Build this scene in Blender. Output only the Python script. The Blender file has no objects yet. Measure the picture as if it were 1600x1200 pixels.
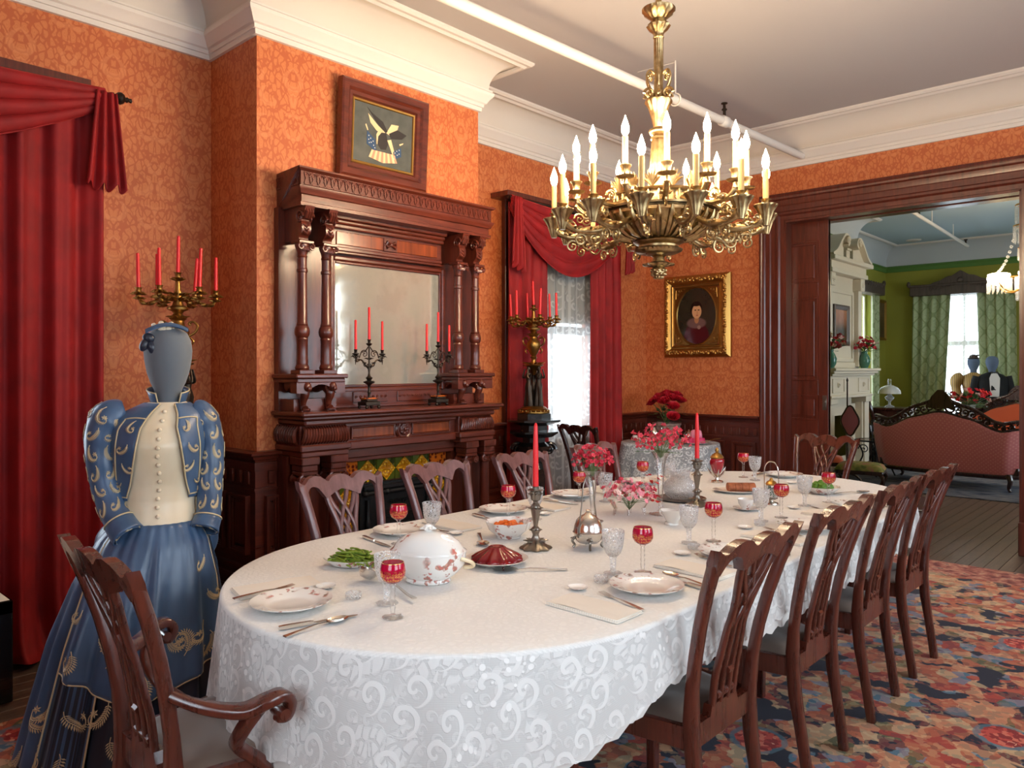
import bpy, math, random
from mathutils import Vector, Matrix
R = math.radians; PI = math.pi; TAU = 2*math.pi
random.seed(7)
SC = bpy.context.scene
COL = SC.collection

# ---------------------------------------------------------------- camera
cam = bpy.data.cameras.new('camera'); camo = bpy.data.objects.new('camera', cam); COL.objects.link(camo)
cam.sensor_width = 36; cam.lens = 1187.24/1600*36; cam.shift_y = -25.05/1600; cam.clip_start = .02
camo.location = (0, 0, 1.48); camo.rotation_euler = (PI/2, 0, R(42.819))
SC.camera = camo
# ---------------------------------------------------------------- daylight, exposure
SC.view_settings.view_transform = 'Standard'; SC.view_settings.look = 'None'
SC.view_settings.gamma = 1; SC.view_settings.use_curve_mapping = False
SC.view_settings.exposure = 0.04
SKY_COL, SKY_STRENGTH = (0.76, 0.89, 1.0), 8.6
BULB_STRENGTH = 315
cy = SC.cycles; cy.max_bounces = 5; cy.diffuse_bounces = 3; cy.glossy_bounces = 3; cy.transmission_bounces = 3; cy.transparent_max_bounces = 12
cy.caustics_reflective = False; cy.caustics_refractive = False; cy.use_adaptive_sampling = True; cy.adaptive_threshold = .08; cy.adaptive_min_samples = 16; cy.sample_clamp_indirect = 6
wd = bpy.data.worlds.new('world'); SC.world = wd; wd.use_nodes = True
wd.node_tree.nodes['Background'].inputs[0].default_value = (*SKY_COL, 1)
wd.node_tree.nodes['Background'].inputs[1].default_value = SKY_STRENGTH
def portal(name, loc, rot, sx, sy):
    L = bpy.data.lights.new(name, 'AREA'); L.shape = 'RECTANGLE'; L.size = sx; L.size_y = sy
    L.cycles.is_portal = True
    o = bpy.data.objects.new(name, L); COL.objects.link(o); o.location = loc; o.rotation_euler = rot
# windows of the dining room (left wall two, unseen right and near ones added for fill) and of the parlour
WIN_L = [(-.12, 1.38), (5.0, 6.3)]
WIN_R_FILL = [(.1, 1.9), (2.7, 4.5), (5.0, 6.7)]  # unseen; placed and widened for fill and chair-back reflections
WIN_N_FILL = [(-1.3, .5)]  # unseen; added to brighten the near side of cloth and dress
for y0, y1 in WIN_L: portal('window_portal', (-4.86, (y0+y1)/2, 1.9), (PI/2, 0, -PI/2), y1-y0, 2.2)
for y0, y1 in WIN_R_FILL: portal('window_portal', (1.86, (y0+y1)/2, 1.92), (PI/2, 0, PI/2), y1-y0, 2.2)
for x0, x1 in WIN_N_FILL: portal('window_portal', ((x0+x1)/2, -1.46, 1.9), (PI/2, 0, 0), x1-x0, 2.2)
portal('window_portal', (-3.33, 15.75, 1.75), (PI/2, 0, PI), 1.2, 2.2)
portal('window_portal', (-4.86, 14.1, 1.75), (PI/2, 0, -PI/2), 1.1, 2.2)
portal('window_portal', (2.06, 11.5, 1.75), (PI/2, 0, PI/2), 2.6, 2.2)
# ---------------------------------------------------------------- mesh helpers
class MB:
    def __init__(s): s.v = []; s.f = []; s.uv = None
    def add(s, vs, fs, m=None):
        b = len(s.v)
        s.v += [tuple(m @ Vector(p)) if m else tuple(p) for p in vs]
        s.f += [tuple(i+b for i in q) for q in fs]; return s
    def box(s, x0, x1, y0, y1, z0, z1, m=None):
        return s.add([(x0,y0,z0),(x1,y0,z0),(x1,y1,z0),(x0,y1,z0),(x0,y0,z1),(x1,y0,z1),(x1,y1,z1),(x0,y1,z1)],
                     [(0,3,2,1),(4,5,6,7),(0,1,5,4),(1,2,6,5),(2,3,7,6),(3,0,4,7)], m)
    def cbox(s, x0, x1, y0, y1, z0, z1, c=.004, m=None):      # chamfered box
        vs = []; ix = {}
        for i, x in enumerate((x0, x1)):
            for j, y in enumerate((y0, y1)):
                for k, z in enumerate((z0, z1)):
                    sx, sy, sz = c*(1-2*i), c*(1-2*j), c*(1-2*k)
                    for a, p in enumerate(((x, y+sy, z+sz), (x+sx, y, z+sz), (x+sx, y+sy, z))):
                        ix[i,j,k,a] = len(vs); vs.append(p)
        g = lambda *q: tuple(ix[t] for t in q); fs = []
        for i in (0,1): fs.append(g((i,0,0,0),(i,1,0,0),(i,1,1,0),(i,0,1,0)))
        for j in (0,1): fs.append(g((0,j,0,1),(1,j,0,1),(1,j,1,1),(0,j,1,1)))
        for k in (0,1): fs.append(g((0,0,k,2),(1,0,k,2),(1,1,k,2),(0,1,k,2)))
        for i in (0,1):
            for j in (0,1):
                fs.append(g((i,j,0,0),(i,j,1,0),(i,j,1,1),(i,j,0,1)))
                fs.append(g((i,0,j,0),(i,1,j,0),(i,1,j,2),(i,0,j,2)))
                fs.append(g((0,i,j,1),(1,i,j,1),(1,i,j,2),(0,i,j,2)))
                for k in (0,1): fs.append(g((i,j,k,0),(i,j,k,1),(i,j,k,2)))
        return s.add(vs, fs, m)
    def lathe(s, prof, n=20, m=None, flute=None, a0=0, sq=None):     # prof [(r,z)]; flute (count, amp) modulates r; sq squares it
        vs = []; fs = []; k = len(prof)
        for i in range(n):
            a = TAU*i/n+a0
            for pr in prof:
                r, z = pr[0], pr[1]
                if flute and len(pr) > 2: r *= 1+flute[1]*pr[2]*math.cos(flute[0]*a)
                q = 1
                if sq: q = 1/max(abs(math.cos(a)), abs(math.sin(a)))**sq
                vs.append((r*q*math.cos(a), r*q*math.sin(a), z))
        for i in range(n):
            j = (i+1) % n
            for t in range(k-1): fs.append((i*k+t, j*k+t, j*k+t+1, i*k+t+1))
        if prof[0][0] > 1e-5: fs.append(tuple(i*k for i in range(n))[::-1])
        if prof[-1][0] > 1e-5: fs.append(tuple(i*k+k-1 for i in range(n)))
        return s.add(vs, fs, m)
    def tube(s, pts, rad, n=8, m=None, caps=True, closed=False):
        pts = [Vector(p) for p in pts]; L = len(pts)
        if not hasattr(rad, '__len__'): rad = [rad]*L
        vs = []; fs = []; prev = None
        for i, p in enumerate(pts):
            t = (pts[(i+1) % L]-pts[i-1]) if closed else (pts[min(i+1, L-1)]-pts[max(i-1, 0)])
            if t.length < 1e-9: t = Vector((0,0,1))
            t.normalize()
            if prev is None:
                prev = t.orthogonal().normalized()
            u = prev-t*prev.dot(t)
            if u.length < 1e-6: u = t.orthogonal()
            u.normalize(); w = t.cross(u); prev = u
            for j in range(n):
                a = TAU*j/n; vs.append(p+(u*math.cos(a)+w*math.sin(a))*rad[i])
        for i in range(L if closed else L-1):
            for j in range(n):
                q = (i+1) % L; fs.append((i*n+j, i*n+(j+1) % n, q*n+(j+1) % n, q*n+j))
        if caps and not closed: fs.append(tuple(range(n))[::-1]); fs.append(tuple((L-1)*n+j for j in range(n)))
        return s.add(vs, fs, m)
    def bar(s, pts, w, t, side, m=None, ch=0):                      # rectangular bar along a path: w along 'side', t across
        pts = [Vector(p) for p in pts]; L = len(pts); vs = []; fs = []
        W = w if hasattr(w, '__len__') else [w]*L; T = t if hasattr(t, '__len__') else [t]*L
        side = Vector(side)
        for i, p in enumerate(pts):
            d = (pts[min(i+1, L-1)]-pts[max(i-1, 0)]).normalized()
            u = (side-d*side.dot(d)).normalized(); n = d.cross(u)
            a, b = W[i]/2, T[i]/2
            if ch:
                c = min(a, b)*ch
                q = [(-a+c,-b),(a-c,-b),(a,-b+c),(a,b-c),(a-c,b),(-a+c,b),(-a,b-c),(-a,-b+c)]
            else: q = [(-a,-b),(a,-b),(a,b),(-a,b)]
            for x, y in q: vs.append(p+u*x+n*y)
        k = 8 if ch else 4
        for i in range(L-1):
            for j in range(k): fs.append((i*k+j, i*k+(j+1) % k, (i+1)*k+(j+1) % k, (i+1)*k+j))
        fs.append(tuple(range(k))[::-1]); fs.append(tuple((L-1)*k+j for j in range(k)))
        return s.add(vs, fs, m)
    def grid(s, fn, nu, nv, cu=False, cv=False, m=None, keep=None):
        vs = []; fs = []
        for i in range(nu):
            for j in range(nv): vs.append(fn(i/(nu if cu else nu-1), j/(nv if cv else nv-1)))
        for i in range(nu if cu else nu-1):
            for j in range(nv if cv else nv-1):
                a, b = (i+1) % nu, (j+1) % nv
                if keep and not keep((i+.5)/(nu-1), (j+.5)/(nv-1)): continue
                fs.append((i*nv+j, a*nv+j, a*nv+b, i*nv+b))
        return s.add(vs, fs, m)
    def prism(s, poly, d0, d1, mp):                                  # poly [(a,b)] extruded from d0 to d1, mp(a,b,d)->xyz
        n = len(poly); vs = [mp(a, b, d0) for a, b in poly]+[mp(a, b, d1) for a, b in poly]
        fs = [tuple(range(n))[::-1], tuple(range(n, 2*n))]+[(i, (i+1) % n, n+(i+1) % n, n+i) for i in range(n)]
        return s.add(vs, fs)
    def band(s, top, bot, d0, d1, mp):                               # strip between two polylines, extruded (no ngons)
        n = len(top); vs = []
        for d in (d0, d1): vs += [mp(a, b, d) for a, b in top]+[mp(a, b, d) for a, b in bot]
        fs = []; o = 2*n
        for i in range(n-1):
            fs += [(i, i+1, n+i+1, n+i), (o+i+1, o+i, o+n+i, o+n+i+1), (i+1, i, o+i, o+i+1), (n+i, n+i+1, o+n+i+1, o+n+i)]
        fs += [(0, n, o+n, o), (n-1, o+n-1, o+2*n-1, 2*n-1)]
        return s.add(vs, fs)
    def ball(s, c, r, n=8, k=6, sz=(1,1,1)):
        p = [(r*math.sin(PI*i/k), -r*math.cos(PI*i/k)) for i in range(k+1)]; p[0] = (0, -r); p[-1] = (0, r)
        return s.lathe(p, n, Matrix.Translation(c) @ Matrix.Diagonal((*sz, 1)))
    def spiral(s, c, r0, turns, rad, u, w, n=26, k=6, sgn=1, a0=0, r1=.12):
        u, w = Vector(u), Vector(w); c = Vector(c); P = []; RR = []
        for i in range(n+1):
            t = i/n; a = a0+sgn*TAU*turns*t; r = r0*(1-t*(1-r1)); P.append(c+u*r*math.cos(a)+w*r*math.sin(a)); RR.append(rad*(1-.45*t))
        s.tube(P, RR, k); s.ball(P[-1], rad*1.3, 6, 4); return s
    def build(s, name, mat, parent=None, ang=40, recalc=True):
        me = bpy.data.meshes.new(name); me.from_pydata([tuple(p) for p in s.v], [], s.f)
        if recalc:
            import bmesh
            bm = bmesh.new(); bm.from_mesh(me); bmesh.ops.recalc_face_normals(bm, faces=bm.faces); bm.to_mesh(me); bm.free()
        if s.uv:
            lay = me.uv_layers.new(name='uv'); 
            for l in me.loops: lay.data[l.index].uv = s.uv[l.vertex_index]
        if ang: me.shade_smooth(); me.set_sharp_from_angle(angle=R(ang))
        me.materials.append(mat)
        o = bpy.data.objects.new(name, me); COL.objects.link(o)
        if parent: o.parent = parent
        return o
def tag(o, label=None, cat=None, group=None, kind=None):
    if label: o['label'] = label
    if cat: o['category'] = cat
    if group: o['group'] = group
    if kind: o['kind'] = kind
    return o
def thing(name, label, cat, loc=(0,0,0), rz=0, group=None):
    o = bpy.data.objects.new(name, None); COL.objects.link(o); o.location = loc; o.rotation_euler = (0,0,rz)
    o.empty_display_size = .05
    return tag(o, label, cat, group)
def copy_tree(o, loc=None, rz=None, label=None, group=None, parent=None):
    c = o.copy(); COL.objects.link(c); c.parent = parent
    if loc is not None: c.location = loc
    if rz is not None: c.rotation_euler = (0,0,rz)
    if label: c['label'] = label
    if group: c['group'] = group
    for ch in list(o.children): copy_tree(ch, parent=c)
    return c
def struct(o): o['kind'] = 'structure'; return o
def bez(p, n=10):                                                    # Catmull-Rom through points
    P = [Vector(q) for q in p]; out = []
    for i in range(len(P)-1):
        a, b, c, d = P[max(i-1,0)], P[i], P[i+1], P[min(i+2, len(P)-1)]
        for k in range(n):
            t = k/n; out.append(.5*((2*b)+(c-a)*t+(2*a-5*b+4*c-d)*t*t+(3*b-a-3*c+d)*t**3))
    out.append(P[-1]); return out
def lerp(a, b, t): return a+(b-a)*t
def interp(tab, x):
    if x <= tab[0][0]: return tab[0][1]
    for (a, p), (b, q) in zip(tab, tab[1:]):
        if x <= b: return p+(q-p)*(x-a)/(b-a)
    return tab[-1][1]
def T(x, y, z): return Matrix.Translation((x, y, z))
def RZ(a): return Matrix.Rotation(a, 4, 'Z')
def RX(a): return Matrix.Rotation(a, 4, 'X')
def RY(a): return Matrix.Rotation(a, 4, 'Y')

# ---------------------------------------------------------------- materials
def S(r, g, b): return tuple((c/255/12.92 if c/255 <= .04045 else ((c/255+.055)/1.055)**2.4) for c in (r, g, b))
class NT:
    def __init__(s, name):
        s.m = bpy.data.materials.new(name); s.m.use_nodes = True; s.t = s.m.node_tree
        s.b = s.t.nodes['Principled BSDF']; s.out = s.t.nodes['Material Output']
    def put(s, n, k, v):
        i = n.inputs[k]
        if isinstance(v, bpy.types.NodeSocket): s.t.links.new(v, i)
        elif v is not None:
            if hasattr(v, '__len__') and i.type == 'RGBA' and len(v) == 3: v = (*v, 1)
            i.default_value = v
    def n(s, typ, out=0, props=None, **ins):
        n = s.t.nodes.new('ShaderNode'+typ)
        for k, v in (props or {}).items(): setattr(n, k, v)
        for k, v in ins.items():
            s.put(n, int(k[1:]) if k[0] == '_' and k[1:].isdigit() else k.replace('_', ' '), v)
        return n.outputs[out]
    def math(s, op, a, b=0, c=0): return s.n('Math', props={'operation': op}, _0=a, _1=b, _2=c)
    def vm(s, op, a, b=None, out=0):
        return s.n('VectorMath', out=out, props={'operation': op}, _0=a, **({} if b is None else {'_1': b}))
    def mix(s, f, a, b, bt='MIX'):
        n = s.t.nodes.new('ShaderNodeMix'); n.data_type = 'RGBA'; n.blend_type = bt
        s.put(n, 0, f); s.put(n, 6, a); s.put(n, 7, b); return n.outputs[2]
    def ramp(s, f, stops, interp='LINEAR'):
        n = s.t.nodes.new('ShaderNodeValToRGB'); n.color_ramp.interpolation = interp; e = n.color_ramp.elements
        while len(e) < len(stops): e.new(0)
        for i, (p, c) in enumerate(stops): e[i].position = p; e[i].color = (*c, 1) if len(c) == 3 else c
        s.put(n, 0, f); return n.outputs[0]
    def sm(s, x, a, b):
        n = s.t.nodes.new('ShaderNodeMapRange'); n.interpolation_type = 'SMOOTHSTEP'
        s.put(n, 0, x); s.put(n, 1, a); s.put(n, 2, b); return n.outputs[0]
    def obj(s): return s.n('TexCoord', out=3)
    def uv(s): return s.n('UVMap')
    def xyz(s, v):
        n = s.t.nodes.new('ShaderNodeSeparateXYZ'); s.put(n, 0, v); return n.outputs
    def vec(s, x, y, z=0.0): return s.n('CombineXYZ', _0=x, _1=y, _2=z)
    def noise(s, v, sc, det=3, rough=.5, out=0): return s.n('TexNoise', out=out, Vector=v, Scale=sc, Detail=det, Roughness=rough)
    def vor(s, v, sc, feat='F1', out=0, rnd=1.0): return s.n('TexVoronoi', out=out, props={'feature': feat}, Vector=v, Scale=sc, Randomness=rnd)
    def warp(s, v, sc, amp):
        return s.vm('ADD', v, s.vm('SCALE_', s.vm('SUBTRACT', s.noise(v, sc, 2, out=1), (.5,.5,.5)), amp) if False else s.scale(s.vm('SUBTRACT', s.noise(v, sc, 2, out=1), (.5,.5,.5)), amp))
    def scale(s, v, k):
        n = s.t.nodes.new('ShaderNodeVectorMath'); n.operation = 'SCALE'; s.put(n, 0, v); s.put(n, 3, k); return n.outputs[0]
    def p(s, **k):
        for a, v in k.items(): s.put(s.b, a.replace('_', ' '), v)
        return s
    def bump(s, h, st=.3, d=.002):
        s.put(s.b, 'Normal', s.n('Bump', Strength=st, Distance=d, Height=h)); return s
def plain(name, c, rough=.5, metal=0, **k):
    m = NT(name); m.p(Base_Color=c, Roughness=rough, Metallic=metal, **k); return m.m
def wood(name, dark, light, rough=.32, scale=1.0, axis=2, coat=.3):
    m = NT(name); v = m.obj(); st = [14*scale]*3; st[axis] = 1.2*scale
    q = m.vm('MULTIPLY', v, tuple(st)); g = m.noise(q, 2.2, 5, .6); f = m.noise(q, 9, 3, .6)
    c = m.ramp(m.math('MULTIPLY_ADD', f, .35, m.math('MULTIPLY', g, .8)), [(.3, dark), (.75, light)])
    m.p(Base_Color=c, Roughness=m.math('MULTIPLY_ADD', g, .12, rough-.06), Coat_Weight=coat, Coat_Roughness=.22)
    m.bump(f, .06, .001); return m.m
def scroll_mask(m, v, sc, tight=11.0, thick=.35, rad=.46):             # spirals in Voronoi cells, v is 2-D in metres
    vp = m.n('TexVoronoi', out=2, props={'feature': 'F1', 'voronoi_dimensions': '2D'}, Vector=v, Scale=sc, Randomness=.55)
    d = m.scale(m.vm('SUBTRACT', v, vp), sc) if False else m.vm('SUBTRACT', m.scale(v, sc), m.scale(vp, sc))
    x, y, _ = m.xyz(d); r = m.vm('LENGTH', d, out=1); a = m.math('ARCTAN2', y, x)
    s = m.math('SINE', m.math('MULTIPLY_ADD', m.math('POWER', r, .7), tight*1.6, a))
    ln = m.sm(s, thick, thick+.25)
    return m.math('MULTIPLY', ln, m.sm(r, rad, rad-.06)), r, a
def wallpaper(name, ground, leaf, line):
    m = NT(name); x, y, z = m.xyz(m.obj()); u = m.math('ADD', x, y)
    pu = m.math('PINGPONG', u, .23); pz = m.math('MODULO', m.math('ADD', z, 10), .52); v0 = m.vec(pu, pz)
    v = m.warp(v0, 11, .055); st = m.vm('MULTIPLY', v, (1.0, .55, 1))
    d1 = m.n('TexVoronoi', out=0, props={'feature': 'F1'}, Vector=st, Scale=34.0, Randomness=.95); e = m.vor(st, 34, 'DISTANCE_TO_EDGE', rnd=.95)
    leafm = m.sm(e, .07, .13)
    vein = m.math('MULTIPLY', m.sm(m.math('SINE', m.math('MULTIPLY', d1, 26)), .5, .95), leafm)
    s1, r, a = scroll_mask(m, m.warp(v0, 5, .06), 5.5, 6, .55, .5)
    c = m.mix(leafm, ground, leaf); c = m.mix(m.math('MULTIPLY', vein, .4), c, ground)
    c = m.mix(m.math('MULTIPLY', s1, .40), c, line)
    m.p(Base_Color=c, Roughness=.62); m.bump(leafm, .12, .001); return m.m
def lace(name, col, net_alpha, sc=5.2, netcol=None, ztop=9.0, opaque=False):
    m = NT(name); v = m.uv(); w = m.warp(v, 5, .05); z = m.xyz(m.obj())[2]; drop = m.sm(z, ztop, ztop-.006)
    s1, r, a = scroll_mask(m, w, sc, 9, .35, .48)
    s2, r2, a2 = scroll_mask(m, m.vm('ADD', m.warp(v, 9, .03), (.37,.21,0)), sc*2.3, 7, .1, .42)
    fl = m.vor(w, sc*3.6); fm = m.math('MULTIPLY', m.sm(fl, .36, .28), m.sm(m.noise(v, 3.2, 2), .50, .56))
    le = m.vor(m.vm('MULTIPLY', m.warp(v, 8, .06), (1, .6, 1)), sc*4.2, 'DISTANCE_TO_EDGE'); lf = m.math('MULTIPLY', m.sm(le, .07, .13), m.sm(m.noise(v, sc*.7, 1), .46, .54))
    pat = m.math('MAXIMUM', m.math('MAXIMUM', m.math('MULTIPLY', s1, .9), m.math('MULTIPLY', s2, .6)), m.math('MAXIMUM', fm, m.math('MULTIPLY', lf, .85)))
    top = m.math('MAXIMUM', m.math('MULTIPLY', s2, .30), m.math('MULTIPLY_ADD', m.sm(m.vor(m.warp(v, 14, .03), 46, 'DISTANCE_TO_EDGE'), .10, .22), .3, .5)) if ztop < 5 else pat
    pat = m.mix(drop, top, pat) if ztop < 5 else pat
    pat = m.xyz(pat)[0] if ztop < 5 else pat
    x, y, _ = m.xyz(v); net = m.math('MULTIPLY', m.math('SINE', m.math('MULTIPLY', x, 1100)), m.math('SINE', m.math('MULTIPLY', y, 1100)))
    base = m.math('MULTIPLY_ADD', drop, net_alpha-.96, .96) if ztop < 5 else net_alpha
    al = m.math('MAXIMUM', pat, m.math('MULTIPLY_ADD', net, .10, base))
    c = m.mix(pat, netcol or tuple(q*.86 for q in col), col)
    m.p(Base_Color=c, Roughness=.85, **({} if opaque else {'Alpha': al})); m.bump(pat, .5, .004)
    return m.m
M = {}
M['wallpaper'] = wallpaper('wallpaper', S(182,92,48), S(202,118,66), S(214,136,84))
M['plaster'] = plain('plaster', S(184,178,174), .8)
M['cove'] = plain('cove_paint', S(216,206,194), .75)
M['trim_paint'] = plain('trim_paint', S(222,214,204), .6)
M['mahogany'] = wood('mahogany', S(46,16,10), S(106,44,28), .30)
M['mahogany_h'] = wood('mahogany_horizontal', S(48,17,11), S(110,46,29), .30, axis=1)
M['mahogany_x'] = wood('mahogany_across', S(46,16,12), S(98,40,28), .32, axis=0)
M['burl'] = wood('burl_veneer', S(58,20,9), S(152,70,32), .22, .35, coat=.6)
M['chair'] = wood('chair_mahogany', S(44,16,11), S(98,42,28), .28, coat=.8)
M['chairmauve'] = wood('chair_sheen_mahogany', S(84,50,50), S(128,86,84), .34, coat=.8)  # same mahogany, with the mauve window sheen put into its colour
M['chairdark'] = wood('chair_dark', S(24,11,9), S(58,28,20), .28, coat=.5)
M['seat'] = plain('seat_horsehair', S(110,92,80), .55, Sheen_Weight=.3)
M['floor'] = wood('floor_boards', S(60,46,38), S(112,92,78), .45, .6, axis=1, coat=.1)
M['gold'] = plain('gilt_bronze', S(178,136,72), .38, 1)
M['antique'] = plain('antique_brass', S(150,112,58), .38, 1)
M['bronze'] = plain('dark_bronze', S(66,56,48), .42, .9)
M['silver'] = plain('silver_plate', S(222,216,208), .20, 1)
M['oldsilver'] = plain('tarnished_silver', S(140,132,122), .32, 1)
M['ebony'] = plain('ebonised_wood', S(18,16,16), .25, Coat_Weight=.5)
M['iron'] = plain('cast_iron', S(24,25,27), .38, .3)
M['wax_red'] = plain('red_wax', S(226,28,34), .4, Subsurface_Weight=.15, Subsurface_Radius=(.02,.004,.004), Subsurface_Scale=.3)
M['candle'] = plain('cream_candle_tube', S(206,164,100), .6)
M['china'] = plain('white_china', S(236,230,222), .12, Coat_Weight=.4)
M['napkin'] = plain('linen_napkin', S(234,226,214), .9)
M['linen'] = plain('white_linen', S(226,222,216), .9)
def velvet():
    m = NT('red_velvet'); n = m.noise(m.obj(), 6, 3)
    m.p(Base_Color=m.ramp(n, [(.3, S(122,4,8)), (.75, S(156,10,14))]), Roughness=.75, Sheen_Weight=.35, Sheen_Tint=S(255,80,70), Sheen_Roughness=.35)
    return m.m
M['velvet'] = velvet()
M['lining'] = plain('curtain_lining', S(232,226,214), .9)
def carpet():
    m = NT('floral_carpet'); v = m.obj(); w = m.warp(m.warp(v, 6, .12), 26, .03)
    rc = m.n('TexVoronoi', out=1, props={'feature': 'F1'}, Vector=w, Scale=13.0, Randomness=1.0)
    cr = m.xyz(rc)[0]
    c = m.ramp(cr, [(0, S(24,26,48)), (.12, S(202,112,74)), (.32, S(106,150,172)), (.46, S(228,166,122)), (.62, S(192,74,54)), (.76, S(220,190,146)), (.90, S(122,120,74))], 'CONSTANT')
    d2 = m.vor(m.warp(v, 30, .04), 34, out=1); c = m.mix(.38, c, m.ramp(m.xyz(d2)[1], [(0, S(30,30,52)), (.3, S(190,108,78)), (.6, S(170,60,48)), (.8, S(208,170,128))], 'CONSTANT'))
    nv = m.sm(m.noise(m.warp(v, 9, .12), 4.6, 3), .585, .61); c = m.mix(nv, c, S(22,24,46))
    wr = m.warp(v, 8, .03); rr = m.vor(wr, 2.6, rnd=.9)
    pet = m.xyz(m.vor(m.warp(v, 24, .03), 44, out=1))[0]
    rose = m.ramp(pet, [(0, S(150,34,34)), (.3, S(206,78,62)), (.6, S(224,120,96)), (.8, S(178,48,44)), (.92, S(236,170,140))], 'CONSTANT')
    rim = m.math('MULTIPLY', m.sm(rr, .30, .28), m.sm(rr, .20, .22)); c = m.mix(m.math('MULTIPLY', rim, .7), c, S(88,124,140))
    c = m.mix(m.sm(m.math('MULTIPLY_ADD', m.noise(v, 24, 2), .12, rr), .30, .28), c, rose)
    x, y, z = m.xyz(v)
    bd = m.math('MULTIPLY', m.sm(y, 6.06, 6.08), 1.0); bc = m.ramp(m.noise(m.warp(v, 12, .05), 16, 3), [(.35, S(120,44,40)), (.5, S(188,110,92)), (.62, S(214,160,128)), (.72, S(58,60,78))])
    c = m.mix(bd, c, bc)
    m.p(Base_Color=c, Roughness=.95, Sheen_Weight=.1); m.bump(m.noise(v, 260, 2), .35, .003); return m.m
M['carpet'] = carpet()
def carpet2():
    m = NT('parlour_carpet'); w = m.warp(m.obj(), 4, .2); n = m.noise(m.vm('MULTIPLY', w, (4, 14, 1)), 1.2, 4)
    m.p(Base_Color=m.ramp(n, [(.35, S(38,42,58)), (.5, S(92,96,108)), (.62, S(120,112,112)), (.72, S(52,52,66))]), Roughness=.95); return m.m
M['carpet2'] = carpet2()
M['lace_cloth'] = lace('lace_tablecloth', S(240,238,234), .80, 9.5, ztop=.766)
M['lace_top'] = lace('lace_tablecloth_top', S(240,238,234), .80, 9.5, ztop=.5, opaque=True)
M['lace_side'] = lace('lace_side_cloth', S(226,228,228), .55, 10, S(196,200,204))
def sheer():
    m = NT('lace_sheer'); v = m.uv(); s1, r, a = scroll_mask(m, m.warp(v, 4, .06), 8.5, 8, .2, .46)
    x, y, _ = m.xyz(v); st = m.sm(m.math('SINE', m.math('MULTIPLY', x, 42)), .75, .9)
    pat = m.math('MAXIMUM', s1, st); nt = m.t
    tr = nt.nodes.new('ShaderNodeBsdfTransparent'); tl = nt.nodes.new('ShaderNodeBsdfTranslucent'); df = nt.nodes.new('ShaderNodeBsdfDiffuse')
    tl.inputs[0].default_value = (*S(226,228,224), 1); df.inputs[0].default_value = (*S(220,220,214), 1)
    a1 = nt.nodes.new('ShaderNodeMixShader'); a1.inputs[0].default_value = .5; nt.links.new(tl.outputs[0], a1.inputs[1]); nt.links.new(df.outputs[0], a1.inputs[2])
    a2 = nt.nodes.new('ShaderNodeMixShader'); nt.links.new(m.math('MULTIPLY_ADD', pat, .3, .5), a2.inputs[0]); nt.links.new(tr.outputs[0], a2.inputs[1]); nt.links.new(a1.outputs[0], a2.inputs[2])
    nt.links.new(a2.outputs[0], m.out.inputs[0]); return m.m
M['sheer'] = sheer()
def thin_glass(name, col=(1,1,1), body=.0, rough=.03, cut=0, tint=(1,1,1)):
    m = NT(name); nt = m.t
    tr = nt.nodes.new('ShaderNodeBsdfTransparent'); m.put(tr, 0, tint)
    gl = nt.nodes.new('ShaderNodeBsdfGlossy'); m.put(gl, 0, col); m.put(gl, 1, rough)
    fr = nt.nodes.new('ShaderNodeFresnel'); fr.inputs[0].default_value = 1.5
    if cut:
        v = m.obj(); h = m.vor(v, cut, 'DISTANCE_TO_EDGE')
        b = m.n('Bump', Strength=.9, Distance=.004, Height=h); nt.links.new(b, gl.inputs['Normal']); nt.links.new(b, fr.inputs['Normal'])
        fac = m.math('MAXIMUM', m.math('MULTIPLY', fr.outputs[0], .7), m.math('MULTIPLY_ADD', m.sm(h, .10, .03), .12, body))
    else: fac = m.math('MAXIMUM', m.math('MULTIPLY', fr.outputs[0], .75), body)
    mx = nt.nodes.new('ShaderNodeMixShader'); nt.links.new(fac, mx.inputs[0]); nt.links.new(tr.outputs[0], mx.inputs[1]); nt.links.new(gl.outputs[0], mx.inputs[2])
    res = mx.outputs[0]
    if cut:                                             # white put on the cut edges in place of refracted sparkle
        df = nt.nodes.new('ShaderNodeBsdfTranslucent'); m.put(df, 0, (.95,.95,.95)); d2 = nt.nodes.new('ShaderNodeBsdfDiffuse'); m.put(d2, 0, (.95,.95,.95))
        a = nt.nodes.new('ShaderNodeMixShader'); nt.links.new(df.outputs[0], a.inputs[1]); nt.links.new(d2.outputs[0], a.inputs[2])
        b2 = nt.nodes.new('ShaderNodeMixShader'); nt.links.new(m.math('MULTIPLY_ADD', m.sm(h, .12, .03), .42, .07), b2.inputs[0]); nt.links.new(res, b2.inputs[1]); nt.links.new(a.outputs[0], b2.inputs[2]); res = b2.outputs[0]
    nt.links.new(res, m.out.inputs[0]); return m.m
M['glass'] = thin_glass('clear_glass', (1,1,1), .06)
M['cutglass'] = thin_glass('cut_crystal', (1,1,1), .05, .08, 95)
M['pane'] = thin_glass('window_glass', (1,1,1), .02)
def ruby():
    m = NT('ruby_glass_gilt'); v = m.obj(); x, y, z = m.xyz(v)
    s, r, a = scroll_mask(m, m.vec(m.math('MULTIPLY', m.math('ARCTAN2', y, x), .034), z), 120, 9, .0, .5)
    band = m.math('MULTIPLY', m.sm(z, .103, .107), m.sm(z, .137, .133)); g = m.math('MULTIPLY', s, band)
    gld = m.math('MAXIMUM', g, m.sm(z, .1545, .1555))
    m.p(Base_Color=m.mix(gld, S(196,10,58), S(236,190,96)), Metallic=gld, Roughness=m.math('MULTIPLY_ADD', gld, .2, .08), Coat_Weight=.5, Transmission_Weight=0.0, Alpha=m.math('MAXIMUM', gld, .74)); return m.m
M['ruby'] = ruby()
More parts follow.
